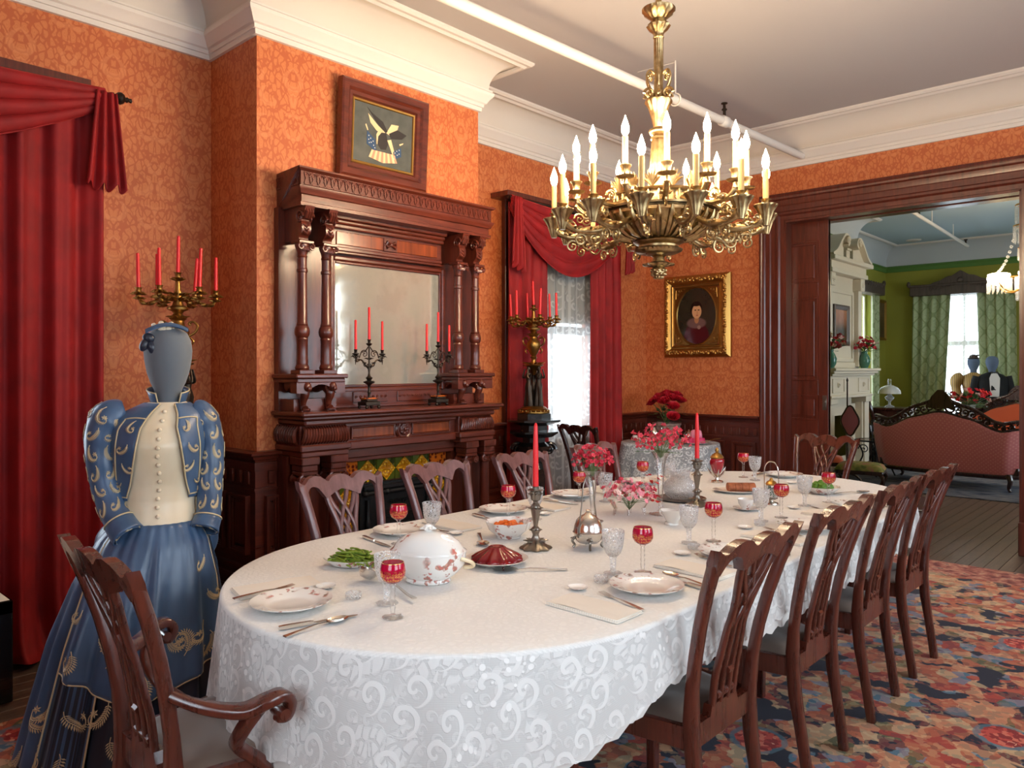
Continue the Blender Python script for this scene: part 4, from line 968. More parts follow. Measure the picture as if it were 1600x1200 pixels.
def tall_candelabrum(label, loc, rz, cgroup, clabel):
    o = thing('candelabrum', label, 'candelabrum', loc, rz)
    q = MB(); q.lathe([(.125,0),(.125,.012),(.115,.02),(.105,.03),(.11,.036),(.09,.055),(.075,.065)], 28)
    for k in range(20): a = TAU*k/20; q.ball((.119*math.cos(a), .119*math.sin(a), .02), .010, 6, 4)
    q.build('base', M['antique'], o)
    q = MB(); figure(q, .045, .0, 0); figure(q, -.022, .039, 2*PI/3); figure(q, -.022, -.039, 4*PI/3)
    b = q.build('figure_group', M['bronze'], o); b.location.z = .06
    q = MB(); q.lathe([(.012,.36),(.05,.44),(.075,.452),(.078,.462),(.03,.47),(.018,.50),(.02,.52),(.028,.53),(.018,.545),(.03,.57),(.05,.62),(.056,.66),(.05,.685),(.034,.70),(.03,.73),(.044,.745),(.034,.757),(.022,.775),(.03,.79),(.05,.80),(.052,.815),(.03,.825),(.022,.85),(.02,.92)], 20)
    leafy(q, (0,0,.455), 0, .095, 8); leafy(q, (0,0,.74), 0, .06, 8, .016)
    v = q.build('vase_stem', M['antique'], o)
    for s in (-1, 1):
        q = MB(); P = bez([(s*.05, 0, .63), (s*.085, 0, .66), (s*.095, 0, .70), (s*.075, 0, .725), (s*.055, 0, .715), (s*.06, 0, .70)], 5); q.tube(P, .007, 7); q.tube(bez([(s*.05, 0, .63), (s*.075, 0, .60), (s*.06, 0, .57)], 5), .006, 6); q.build('handle', M['antique'], v)
    spots = []
    for k in range(6):
        a = TAU*k/6+.26; u = Vector((math.cos(a), math.sin(a), 0)); w = lambda r, z: tuple(u*r+Vector((0,0,z)))
        q = MB(); P = bez([w(.02, .86), w(.07, .885), w(.11, .845), w(.15, .83), (*[*w(.178, .86)],), w(.182, .895)], 6)
        q.tube(P, [.010+.004*math.sin(i) for i in range(len(P))], 7)
        for t in (.3, .55, .8): c = P[int(t*(len(P)-1))]; leafy(q, c, 0, .034, 5, .018, .1)
        leafy(q, w(.182, .895), 0, .04, 7, .02, -.15)
        arm = q.build('arm', M['antique'], o)
        q = MB(); q.lathe([(.012,.895),(.026,.90),(.028,.904),(.014,.908),(.015,.925),(.02,.932),(.012,.933)], 12, T(*(u*.182))); q.build('socket', M['gold'], arm)
        spots.append((u.x*.182, u.y*.182, .930*.87, .19+.012*(k % 3)))
    q = MB(); q.lathe([(.016,.92),(.012,.98),(.02,.99),(.032,1.0),(.030,1.004),(.014,1.01),(.015,1.03),(.021,1.037),(.012,1.038)], 12); leafy(q, (0,0,.985), 0, .04, 6); leafy(q, (0,0,.89), 0, .07, 8, .02, .2)
    q.build('centre_socket', M['antique'], o); spots.append((0, 0, 1.034*.87, .205)); o.scale = (1.08, 1.08, .87)
    mt = T(*loc) @ RZ(rz); CN = []
    for i, (x, y, z, h) in enumerate(spots):
        r = random.Random(i*7+len(clabel)); q = MB(); lx, ly = r.uniform(-.012, .012), r.uniform(-.012, .012)
        q.tube([(0,0,0), (lx*.5, ly*.5, h*.5), (lx, ly, h-.004), (lx, ly, h)], [.0105,.0100,.0088,.005], 10)
        b = q.build('taper_candle', M['wax_red'], None); b.location = mt @ Vector((x*1.08, y*1.08, z)); tag(b, 'topmost central '+clabel if i == 6 else clabel, 'candle', cgroup); CN.append(b)
    for nth, b in zip(('leftmost', 'second from left', 'third from left', 'fourth from left', 'fifth from left', 'rightmost'), sorted(CN[:6], key=lambda b: (b.location.x*.7335+b.location.y*.6797)/(-b.location.x*.6797+b.location.y*.7335))): b['label'] = nth+' '+clabel
    return o
pedestal('black octagonal pedestal standing left of the far window', (-4.20, 4.80, 0))
tall_candelabrum('tall gilt candelabrum with bronze figures on the pedestal by the far window', (-4.20, 4.80, 1.106), .2, 'candles of the candelabrum by the window', 'red taper candle in the tall candelabrum by the far window')
pedestal('black octagonal pedestal behind the mannequin in the blue dress', (-4.22, 1.83, 0))
tall_candelabrum('tall gilt candelabrum with bronze figures standing behind the mannequin', (-4.22, 1.83, 1.106), .95, 'candles of the candelabrum behind the mannequin', 'red taper candle in the tall candelabrum behind the mannequin')
# ---- three-light candelabra on the mantel shelf
def mantel_candelabrum(label, loc, cl, cg):
    o = thing('candelabrum', label, 'candelabrum', loc, 0)
    q = MB(); q.cbox(-.045, .045, -.055, .055, .02, .045, .004); q.cbox(-.035, .035, -.04, .04, .045, .06, .004); q.lathe([(.03,.06),(.02,.07)], 16); q.build('base', M['bronze'], o)
    for x in (-.038, .038):
        for y in (-.045, .045): MB().ball((x, y, .011), .0112, 8, 6).build('foot', M['bronze'], o)
    q = MB(); q.cbox(-.03, .03, -.05, .05, .058, .068, .002); q.build('base_slab', M['tile_brown'], o)
    q = MB(); q.lathe([(.010,.066),(.008,.09),(.012,.10),(.008,.11),(.008,.14),(.016,.15),(.034,.16),(.036,.166),(.012,.175),(.02,.185),(.022,.19),(.010,.20),(.006,.22),(.010,.25),(.006,.28),(.006,.385),(.014,.39),(.02,.40),(.008,.405),(.01,.42),(.014,.425),(.008,.426)], 14); q.build('stem', M['bronze'], o)
    for s in (-1, 1):
        q = MB(); P = bez([(0, 0, .24), (0, s*.03, .27), (0, s*.06, .30), (0, s*.09, .29), (0, s*.10, .315), (0, s*.10, .33)], 6); q.tube(P, .005, 7)
        q.spiral((0, s*.035, .335), .028, 1.3, .0035, (0, s, 0), (0,0,1)); q.spiral((0, s*.03, .275), .018, 1.2, .003, (0, -s, 0), (0,0,-1)); q.tube([(0, s*.006, .38), (0, s*.03, .35), (0, s*.06, .345), (0, s*.075, .31)], .0035, 6)
        for t in (.25,.5,.75): leafy(q, P[int(t*(len(P)-1))], 0, .016, 5, .008)
        q.lathe([(.006,-.03),(.001,-.06)], 8, T(0, s*.10, .33)); leafy(q, (0, s*.1, .325), 0, .03, 6, .008, -.3)
        q.lathe([(.006,.325),(.022,.335),(.022,.338),(.008,.342),(.010,.358),(.013,.362),(.008,.363)], 12, T(0, s*.10, 0)); q.build('arm', M['bronze'], o)
    for zz in (.30, .25): q = MB(); leafy(q, (0,0,zz), 0, .03, 6, .01); q.build('leaf_collar', M['bronze'], o)
    for y, z, h, wh in ((0, .424, .20, 'tall middle '), (-.10, .361, .18, 'left-arm '), (.10, .361, .18, 'right-arm ')):
        q = MB(); q.tube([(0,0,0),(0,0,h-.004),(0,0,h)], [.0085,.0072,.004], 10); b = q.build('taper_candle', M['wax_red'], None); b.location = Vector(loc)+Vector((0, y, z)); tag(b, wh+cl, 'candle', cg)
mantel_candelabrum('small dark three-light candelabrum at the left of the mantel shelf', (-3.82, 2.83, 1.23), 'red candle in the left candelabrum on the mantel shelf', 'candles of the left mantel candelabrum')
mantel_candelabrum('small dark three-light candelabrum at the right of the mantel shelf', (-3.82, 3.395, 1.23), 'red candle in the right candelabrum on the mantel shelf', 'candles of the right mantel candelabrum')
# ================================================================ pictures
def rect_frame(prof, y0, y1, z0, z1):                      # mitred frame in local a (across), b (up), d (out); prof [(inset,d)]
    vs = []; k = len(prof)
    for i, d in prof: vs += [(y0+i, z0+i, d), (y1-i, z0+i, d), (y1-i, z1-i, d), (y0+i, z1-i, d)]
    fs = [(j*4+i, j*4+(i+1) % 4, (j+1)*4+(i+1) % 4, (j+1)*4+i) for j in range(k-1) for i in range(4)]
    return vs, fs
# eagle embroidery above the mantel, leaning slightly forward
EP = thing('eagle_picture', 'framed embroidered eagle with two flags hanging above the mantelpiece', 'picture', (CX+.012, 3.093, 2.695)); EP.rotation_euler = (0, R(3.0), 0)
mpx = lambda a, b, d: (d, a, b)
def padd(q, poly, d, t=.0012): q.prism(poly, d, d+t, mpx); return q
vs, fs = rect_frame([(0,0),(0,.05),(.012,.058),(.05,.052),(.066,.036),(.088,.034),(.092,.026),(.10,.020)], -.352, .352, 0, .605)
q = MB(); q.add([mpx(*v) for v in vs], fs); q.box(0, .008, -.35, .35, .002, .603); q.build('frame', M['mahogany_h'], EP, ang=30)
vs, fs = rect_frame([(.098,.022),(.102,.026),(.112,.024),(.116,.016)], -.352, .352, 0, .605); q = MB(); q.add([mpx(*v) for v in vs], fs); q.build('gilt_slip', M['gold'], EP, ang=30)
m = NT('eagle_ground'); m.p(Base_Color=m.ramp(m.noise(m.obj(), 9, 4), [(.3, S(62,66,62)), (.7, S(84,86,80))]), Roughness=.6)
q = MB(); q.box(.008, .016, -.245, .245, .11, .495); q.build('ground_cloth', m.m, EP, ang=0)
cream, brown, dk, blue, red = [plain('thread_'+n, c, .6) for n, c in (('cream', S(226,196,150)), ('brown', S(92,70,50)), ('dark', S(36,30,28)), ('blue', S(34,68,104)), ('red', S(200,140,110)))]
q = MB(); d = .0165
padd(q, [(-.13,.43),(-.05,.37),(.02,.33),(.005,.315),(-.06,.335),(-.11,.375)], d); padd(q, [(.02,.335),(.06,.40),(.12,.405),(.11,.375),(.05,.325)], d); padd(q, [(-.06,.31),(-.04,.345),(.0,.345),(.01,.30),(-.02,.24),(-.055,.25)], d); padd(q, [(.03,.29),(.06,.30),(.10,.20),(.085,.185)], d)
padd(q, [(-.15,.355),(-.142,.36),(-.125,.325),(-.132,.32)], d); padd(q, [(.13,.285),(.165,.30),(.16,.29),(.135,.275)], d); q.build('eagle_pale', cream, EP, ang=0)
q = MB(); padd(q, [(-.14,.47),(-.10,.44),(-.01,.40),(.03,.345),(.01,.335),(-.06,.385)], d+.0002); padd(q, [(.04,.335),(.11,.375),(.19,.355),(.15,.32),(.06,.305)], d+.0002); padd(q, [(-.045,.30),(-.02,.33),(.02,.335),(.035,.26),(.02,.225),(-.02,.22),(-.05,.25)], d+.0004); q.build('eagle_dark', dk, EP, ang=0)
q = MB(); padd(q, [(-.135,.32),(-.07,.275),(-.055,.195),(-.135,.235)], d); padd(q, [(.08,.225),(.145,.265),(.15,.205),(.075,.17)], d); f = q.build('flag_canton', blue, EP, ang=0)
q = MB()
for a, b in ((-.12,.29),(-.105,.275),(-.12,.265),(-.10,.25),(-.085,.26),(-.115,.245),(-.08,.235),(-.07,.22),(.095,.22),(.11,.235),(.13,.245),(.115,.21),(.095,.195),(.13,.22),(.09,.18)): padd(q, [(a+.005*math.cos(t)*(1 if i % 2 else .45), b+.005*math.sin(t)*(1 if i % 2 else .45)) for i, t in enumerate([TAU*j/10 for j in range(10)])], d+.0014, .0006)
q.build('star', plain('thread_white', S(230,226,214), .6), f, ang=0)
for nm, mt_, off in (('flag_stripe', cream, 0), ('flag_stripe', red, 1)):
    for k in range(off, 12, 2):
        q = MB(); t0, t1 = k/12, (k+1)/12; L0, L1 = (-.12+.24*t0), (-.12+.24*t1); tz = lambda t: .13+.10*(1-abs(2*t-1)**1.5)+.0*t
        s0, s1 = -.13+.26*t0, -.13+.26*t1
        padd(q, [(s0*.9, .135+.02*abs(2*t0-1)), (s1*.9, .135+.02*abs(2*t1-1)), (s1*.72, .205), (s0*.72, .205)], d+.0006); q.build(nm, mt_, EP, ang=0)
# oval portrait on the far wall: local a across (world -x to +x), b up, d out (towards -y)
PP = thing('oval_portrait', 'oval portrait of a child in a heavy gilt frame on the far wall', 'picture', (-3.99, YF-.004, 1.595))
mpy = lambda a, b, d: (a, -d, b)
hw, hh = .385, .86
vs, fs = rect_frame([(0,0),(0,.03),(.02,.055),(.05,.075),(.075,.06),(.09,.04),(.10,.04),(.11,.055),(.12,.05),(.128,.03)], -hw, hw, 0, hh)
q = MB(); q.add([mpy(*v) for v in vs], fs); q.build('outer_frame', M['gold'], PP, ang=30)
q = MB(); rnd = random.Random(3)
def orn(a, b):
    for _ in range(2): q.ball(mpy(a+rnd.uniform(-.012, .012), b+rnd.uniform(-.014, .014), .074), rnd.uniform(.012, .022), 6, 4, (1,.6,1))
for i in range(34): orn(-hw+.045+(2*hw-.09)*i/33, .048); orn(-hw+.045+(2*hw-.09)*i/33, hh-.048)
for i in range(36): orn(-hw+.048, .045+(hh-.09)*i/35); orn(hw-.048, .045+(hh-.09)*i/35)
g = q.build('frame_carving', M['gold'], PP, ang=60); g['kind'] = 'stuff'
N = 48; ov = [(.222*math.cos(TAU*i/N), hh/2+.292*math.sin(TAU*i/N)) for i in range(N)]
def ring(k0, k1, d0, d1, q):
    vs = []; 
    for kk, d in ((k0, d0), (k1, d1)): vs += [mpy(a*kk, hh/2+(b-hh/2)*kk, d) for a, b in ov]
    q.add(vs, [(i, (i+1) % N, N+(i+1) % N, N+i) for i in range(N)])
q = MB(); rc = []
for i in range(N):                                       # spandrel: from rectangle to oval
    t = TAU*i/N; c, s = math.cos(t), math.sin(t); f = min((hw-.126)/max(1e-6, abs(c)), (hh/2-.126)/max(1e-6, abs(s))); rc.append((c*f, hh/2+s*f))
q.add([mpy(a, b, .032) for a, b in rc]+[mpy(a*1.06, hh/2+(b-hh/2)*1.05, .034) for a, b in ov], [(i, (i+1) % N, N+(i+1) % N, N+i) for i in range(N)])
q.build('spandrel', M['antique'], PP, ang=30)
q = MB(); ring(1.07, 1.03, .033, .046, q); ring(1.03, 1.0, .046, .03, q); q.build('oval_slip', M['gold'], PP, ang=60)
for sa in (-1, 1):
    for sb in (-1, 1):
        q = MB(); a, b = sa*(hw-.165), hh/2+sb*(hh/2-.165)
        q.spiral(mpy(a, b-sb*.03, .037), .022, 1.3, .004, (sa,0,0), (0,0,-sb), 18, 5); q.spiral(mpy(a-sa*.03, b, .037), .022, 1.3, .004, (-sa,0,0), (0,0,sb), 18, 5); q.tube([mpy(a+sa*.02, b-sb*.08, .036), mpy(a+sa*.015, b+sb*.015, .04), mpy(a-sa*.08, b+sb*.02, .036)], .005, 5); q.build('corner_ornament', M['gold'], PP)
def portrait():
    m = NT('painted_portrait'); x, y, z = m.xyz(m.obj())
    def ell(cx, cz, rx, rz, e=.12):
        a = m.math('DIVIDE', m.math('SUBTRACT', x, cx), rx); b = m.math('DIVIDE', m.math('SUBTRACT', z, cz), rz)
        return m.sm(m.math('ADD', m.math('MULTIPLY', a, a), m.math('MULTIPLY', b, b)), 1+e, 1-e)
    c = m.mix(m.noise(m.obj(), 6, 3), S(40,32,24), S(60,52,38)); h = hh/2
    c = m.mix(ell(.0, h-.26, .15, .21), c, S(74,16,22)); c = m.mix(ell(.0, h-.075, .11, .055, .3), c, S(112,84,80))
    c = m.mix(ell(.0, h+.068, .068, .085), c, S(30,20,14)); c = m.mix(ell(.002, h-.04, .026, .04), c, S(176,122,84)); c = m.mix(ell(.004, h+.045, .054, .073), c, S(212,160,116))
    c = m.mix(ell(-.012, h+.06, .012, .006, .5), c, S(60,36,26)); c = m.mix(ell(.026, h+.06, .012, .006, .5), c, S(60,36,26)); c = m.mix(ell(.008, h+.006, .014, .005, .5), c, S(166,84,70))
    c = m.mix(ell(.010, h+.033, .006, .018, .6), c, S(188,134,96)); c = m.mix(ell(.03, h-.12, .02, .02), c, S(150,120,110)); c = m.mix(ell(0, h+.122, .05, .022, .3), c, S(32,22,16))
    m.p(Base_Color=c, Roughness=.18, Coat_Weight=.6, Coat_Roughness=.12); return m.m
q = MB(); q.prism(ov, .024, .031, mpy); q.build('canvas', portrait(), PP, ang=0)
# ================================================================ side table in the far corner
STC = (-3.93, 6.52)
st = thing('side_table', 'small round side table under lace in the far corner', 'table', (*STC, 0))
q = MB(); q.lathe([(.46,.715),(.46,.745)], 40); q.build('tabletop', M['mahogany'], st); q = MB(); q.lathe([(.03,.2),(.05,.3),(.03,.5),(.06,.7),(.1,.716)], 16); q.build('pillar', M['mahogany'], st)
for k in range(3):
    a = TAU*k/3; q = MB(); q.tube(bez([(0,0,.3), (.15*math.cos(a), .15*math.sin(a), .22), (.3*math.cos(a), .3*math.sin(a), .02)], 5), .018, 7); q.build('foot', M['mahogany'], st)
def sc(u, v):
    a = TAU*u; r = .468 if v > .28 else .468*v/.28; d = max(0, (v-.28)/.72)
    f = .5+.5*math.sin(11*a+1.3*math.sin(3*a)); return (STC[0]+(r+.005+d*.06*f+.02*d)*math.cos(a), STC[1]+(r+.005+d*.06*f+.02*d)*math.sin(a), .7505-d*.46)
q = MB(); q.grid(sc, 120, 26, cu=True); q.uv = [(.47*TAU*i/120, .9*j/25) for i in range(120) for j in range(26)]
tag(q.build('lace_side_cloth', M['lace_side'], None, ang=180), 'pale lace cloth hanging over the small corner table', 'tablecloth')
# ================================================================ the chandelier
CH = thing('chandelier', 'large gilt bronze chandelier with two tiers of lit candle bulbs above the table', 'chandelier', (-2.076, 3.335, 0), R(-58.1))
def pc(name, q, mat='gold', parent=None, ang=45): return q.build(name, M[mat], parent or CH, ang=ang)
m = NT('lit_bulb'); m.p(Base_Color=(1,.9,.7), Emission_Color=(1.0, .75, .48), Emission_Strength=BULB_STRENGTH); M['bulb'] = m.m
m = NT('gilt_ormolu'); n_ = m.noise(m.obj(), 40, 3); m.p(Base_Color=m.ramp(n_, [(.3, S(150,124,84)), (.7, S(196,170,124))]), Metallic=1, Roughness=m.math('MULTIPLY_ADD', n_, .2, .22)); M['ormolu'] = m.m
F = lambda r, z: (r, z)
q = MB(); q.lathe([(0,1.928),(.014,1.932),(.03,1.95),(.036,1.972),(.030,1.99),(.022,1.995)], 20)
for j in range(3):
    for i in range(10): a = TAU*(i+.5*j)/10; r = (.020,.033,.036)[j]; q.ball((r*math.cos(a), r*math.sin(a), (1.94,1.955,1.974)[j]), .009, 6, 4)
pc('finial', q, 'ormolu')
q = MB(); q.lathe([(.025,1.99,0),(.07,2.0,1),(.078,2.006,1),(.06,2.012,0),(.034,2.02,0),(.028,2.04,0),(.04,2.05,0)], 40, flute=(10, .12)); pc('leaf_rosette', q, 'ormolu')
q = MB(); q.lathe([(.04,2.05,0),(.09,2.058,0),(.113,2.07,1),(.118,2.08,1),(.10,2.09,0),(.10,2.10,0),(.118,2.11,0),(.128,2.118,0),(.12,2.128,0),(.10,2.132,0)], 64, flute=(32, .03)); pc('lower_bowl', q, 'ormolu')
q = MB(); q.lathe([(.10,2.13,0),(.15,2.135,.6),(.22,2.165,1),(.262,2.205,.6),(.275,2.23,0),(.285,2.235,0),(.285,2.25,0),(.27,2.255,0),(.262,2.26,0)], 84, flute=(28, .025))
for k in range(14):
    a = TAU*(k+.5)/14; u = Vector((math.cos(a), math.sin(a), 0)); w = Vector((-math.sin(a), math.cos(a), 0))
    q.spiral(u*.235+w*.02+Vector((0,0,2.185)), .016, 1.2, .0045, w, (0,0,1), 12, 5); q.spiral(u*.235-w*.02+Vector((0,0,2.185)), .016, 1.2, .0045, -w, (0,0,1), 12, 5)
for k in range(28):
    a = TAU*k/28; c, s = math.cos(a), math.sin(a); q.tube([(r*c, r*s, z) for r, z in ((.14,2.128),(.19,2.142),(.245,2.178),(.285,2.222),(.295,2.25))], [.006,.013,.016,.013,.004], 6)
pc('main_bowl', q, 'ormolu')
q = MB(); q.lathe([(.262,2.258),(.262,2.262),(.30,2.262),(.302,2.272),(.25,2.275),(.235,2.28)], 56); q.lathe([(.20,2.275),(.20,2.34),(.235,2.343),(.24,2.352),(.20,2.356),(.05,2.36)], 56)
for k in range(28):
    a = TAU*k/28; q.tube([(.222*math.cos(a), .222*math.sin(a), z) for z in (2.275,2.295,2.315,2.343)], [.008,.004,.007,.005], 6)
pc('gallery_ring', q, 'ormolu')
q = MB(); q.lathe([(.06,2.355,0),(.052,2.40,1),(.042,2.50,1),(.036,2.60,1),(.034,2.635,1),(.040,2.64,0),(.040,2.65,0),(.028,2.655,0),(.045,2.668,0),(.05,2.68,0),(.046,2.69,0),(.026,2.70,0),(.03,2.72,0),(.038,2.76,.8),(.05,2.80,.8),(.066,2.825,1),(.068,2.835,0),(.05,2.84,0)], 48, flute=(12, .06))
pc('stem', q, 'ormolu')
q = MB(); q.lathe([(.03,2.84,0),(.024,2.87,0),(.022,2.96,0),(.0225,3.0,1),(.0225,3.15,1),(.028,3.155,0),(.024,3.165,0),(.03,3.18,0),(.05,3.20,1),(.058,3.215,1),(.045,3.23,0),(.034,3.245,0),(.05,3.26,1),(.078,3.285,1),(.084,3.30,0),(.05,3.305,0),(.022,3.31,0),(.016,3.34,0),(.016,3.66,0),(.07,3.69,0),(.09,3.73,0),(.09,3.772,0)], 48, flute=(12, .07)); pc('upper_shaft', q, 'ormolu')
for k in range(6):
    a = TAU*k/6; u = Vector((math.cos(a), math.sin(a), 0)); q = MB(); z = Vector((0,0,1))
    P = bez([u*.024+z*2.97, u*.05+z*2.985, u*.068+z*2.955, u*.058+z*2.915, u*.045+z*2.885, u*.06+z*2.855], 5); q.tube(P, .006, 6)
    q.spiral(u*.052+z*2.865, .030, 1.5, .008, u, (0,0,1), 20, 6); q.spiral(u*.045+z*2.955, .016, 1.2, .005, u, (0,0,1), 14, 5); pc('cage_scroll', q, 'ormolu')
for k in range(14):                                   # palmettes between the upper lights
    if k == 0:
        q = MB()
        for j in range(7):
            a = (j-3)*.42; q.tube([(.215, 0, 2.355), (.225, .018*math.sin(a)*1.4, 2.375+.03*math.cos(a)), (.240, .044*math.sin(a), 2.375+.062*math.cos(a)*.95)], [.004, .009, .002], 5)
        p0 = pc('palmette', q, 'ormolu'); p = p0
    else: p = p0.copy(); COL.objects.link(p)
    p.rotation_euler = (0, 0, R(-8)+TAU*k/14)
def cup(r, z, s=1.0):
    q = MB(); q.lathe([(.012,-.10,0),(.020,-.07,1),(.028,-.04,1),(.042,-.012,1),(.047,-.004,1),(.046,.0,0),(.018,.004,0),(.012,.012,0),(.018,.02,0),(.022,.024,0),(.013,.026,0)], 36, T(r, 0, z) @ Matrix.Diagonal((1.15, 1.15, 1, 1)), flute=(12, .07)); return q
def candle(r, z, h):
    q = MB(); q.lathe([(.0135,0),(.0135,h),(.010,h+.002),(.007,h+.004)], 12, T(r, 0, z)); return q
def bulb(r, z):
    q = MB(); q.lathe([(.008,0),(.0155,.012),(.0185,.028),(.0165,.045),(.0105,.064),(.004,.082),(0,.094)], 10, T(r, 0, z)); return q
RL, RU = .530, .425
q = MB(); P = bez([(.25,0,2.205),(.33,0,2.165),(.42,0,2.15),(.49,0,2.165),(.525,0,2.20),(RL,0,2.225)], 6); q.tube(P, [.018-.004*math.sin(i*.5) for i in range(len(P))], 10)
q.spiral((.36,0,2.115), .046, 1.7, .0075, (1,0,0), (0,0,1), 26, 6); q.spiral((.435,0,2.105), .034, 1.6, .0065, (-1,0,0), (0,0,1), 22, 6); q.spiral((.30,0,2.16), .03, 1.4, .006, (-1,0,0), (0,0,1), 18, 6)
q.spiral((.44,0,2.205), .03, 1.4, .006, (1,0,0), (0,0,1), 18, 6)
for t in (.3,.5,.7): c = P[int(t*(len(P)-1))]; leafy(q, c, 0, .04, 6, .02, .3)
lo = pc('lower_arm', q, 'ormolu'); pc('drip_cup', cup(RL, 2.25), 'ormolu', lo); pc('candle_tube', candle(RL, 2.272, .145), 'candle', lo); pc('bulb', bulb(RL, 2.42), 'bulb', lo)
q = MB(); P = bez([(.22,0,2.30),(.29,0,2.275),(.37,0,2.28),(.41,0,2.305),(RU,0,2.33)], 6); q.tube(P, .013, 8); q.spiral((.31,0,2.315), .032, 1.5, .0065, (1,0,0), (0,0,1), 20, 6); q.spiral((.37,0,2.25), .026, 1.4, .006, (1,0,0), (0,0,-1), 18, 6); leafy(q, (.36,0,2.28), 0, .036, 6, .018)
q.lathe([(.006,2.315),(.016,2.325),(.01,2.345),(.012,2.355)], 12, T(RU,0,0))
up = pc('upper_arm', q, 'ormolu')
q = MB(); q.lathe([(.010,2.35,0),(.040,2.358,0),(.044,2.364,0),(.018,2.37,0),(.017,2.378,1),(.021,2.40,1),(.028,2.408,0),(.029,2.413,0),(.013,2.414,0)], 36, T(RU,0,0), flute=(12, .05)); pc('drip_cup', q, 'ormolu', up)
pc('candle_tube', candle(RU, 2.405, .14), 'candle', up); pc('bulb', bulb(RU, 2.55), 'bulb', up)
for k in range(14):
    for t, o0 in ((lo, -8), (up, 5)):
        c = t if k == 0 else copy_tree(t, parent=CH)
        c.rotation_euler = (0, 0, R(o0)+TAU*k/14)
# ================================================================ things on the dining table
ZT = .7765
def single(name, q, mat, label, cat, loc, rz=0, group=None, ang=40):
    o = q.build(name, M[mat] if isinstance(mat, str) else mat, None, ang=ang); o.location = loc; o.rotation_euler = (0, 0, rz); return tag(o, label, cat, group)
def at(x, y, dz=0): return (x, y, ZT+dz)
# templates -------------------------------------------------------
def mk_plate(r=.118):
    q = MB(); q.lathe([(0,.004),(.058*r/.118,.004),(.072*r/.118,.008),(.080*r/.118,.014),(r-.004,.022),(r,.0235),(r-.001,.0205),(.08*r/.118,.010),(.066*r/.118,.0),(0,.0)], 48); return q
def mk_red():
    o = thing('wine_glass', '', 'glass'); 
    q = MB(); q.lathe([(0,.0),(.030,.0),(.031,.002),(.012,.006),(.006,.010),(.0065,.02,),(.0085,.028),(.006,.036),(.009,.044),(.006,.052),(.0085,.060),(.006,.068),(.0085,.078),(.006,.088),(.012,.096)], 12); q.build('stem', M['glass'], o)
    q = MB(); q.lathe([(.004,.096),(.018,.099),(.029,.107),(.0352,.119),(.0362,.131),(.034,.146),(.031,.156),(.0298,.156),(.0328,.146),(.035,.131),(.034,.12),(.027,.109),(.016,.101),(.0,.099)], 28); q.build('bowl', M['ruby'], o); return o
def mk_goblet():
    o = thing('crystal_goblet', '', 'glass')
    q = MB(); q.lathe([(0,.0),(.033,.0),(.034,.004),(.014,.009),(.010,.014),(.0105,.05),(.013,.058),(.02,.064)], 8); q.build('stem', M['cutglass'], o, ang=20)
    q = MB(); q.lathe([(0,.060),(.016,.062),(.026,.072),(.033,.09),(.037,.115),(.0395,.148),(.0385,.149),(.0355,.115),(.031,.09),(.022,.074),(.0,.068)], 32); q.build('bowl', M['cutglass'], o); return o
def handle_pts(L, z=.004): return None
def mk_fork():
    q = MB(); q.bar([(-.10,0,.003),(-.06,0,.005),(0,0,.0065),(.035,0,.004),(.05,0,.003)], [.016,.012,.006,.007,.018], [.003,.003,.003,.002,.002], (0,1,0), ch=.3)
    for t in (-1.5,-.5,.5,1.5): q.bar([(.048,t*.0055,.003),(.075,t*.0058,.004),(.098,t*.0058,.007)], [.0034,.0032,.0018], [.002,.002,.0012], (0,1,0))
    return q
def mk_knife():
    q = MB(); q.bar([(-.105,0,.006),(-.09,0,.006),(-.02,0,.006),(-.01,0,.006)], [.011,.014,.011,.008], [.009,.011,.010,.007], (0,1,0), ch=.35); q.bar([(-.01,0,.005),(.0,0,.004),(.07,.002,.0035),(.105,.004,.003),(.118,.006,.003)], [.010,.016,.018,.013,.003], [.003,.002,.0016,.0014,.001], (0,1,0)); return q
def mk_spoon(L=1.0, bw=.022):
    q = MB(); q.bar([(-.10*L,0,.003),(-.06*L,0,.006),(0,0,.009),(.035*L,0,.005)], [.016,.011,.005,.006], [.003,.003,.003,.003], (0,1,0), ch=.3)
    q.grid(lambda u, v: (.066*L+.034*L*(.2+.8*v)*math.cos(TAU*u)*(1) if v > .01 else .066*L, bw*v*math.sin(TAU*u), .0015+.007*v*v), 20, 7, cu=True); return q
def mk_pat():
    q = MB(); q.grid(lambda u, v: ((.030+.0035*math.cos(8*PI*u))*v*(1.0/max(abs(math.cos(TAU*u)), abs(math.sin(TAU*u))))**.6*math.cos(TAU*u), (.030+.0035*math.cos(8*PI*u))*v*(1.0/max(abs(math.cos(TAU*u)), abs(math.sin(TAU*u))))**.6*math.sin(TAU*u), .002+.007*max(0, (v-.5)*2)**2), 40, 8, cu=True); return q
def mk_salt():
    q = MB(); q.lathe([(0,.0),(.022,.0),(.025,.006),(.024,.018),(.021,.018),(.018,.008),(0,.006)], 16); return q
def mk_napkin(w=.26, h=.13):
    q = MB()
    for k in range(3): z = .0015+.0028*k; q.cbox(-w/2+.002*k, w/2-.001*k, -h/2+.001*k, h/2-.002*k, z-.0014, z+.0014, .0006)
    q.grid(lambda u, v: (lerp(-w/2+.006, w/2-.004, u), lerp(-h/2+.004, h/2-.006, v), .0088+.0022*math.sin(u*7)*math.sin(v*5)), 14, 10); return q
TPL = {}
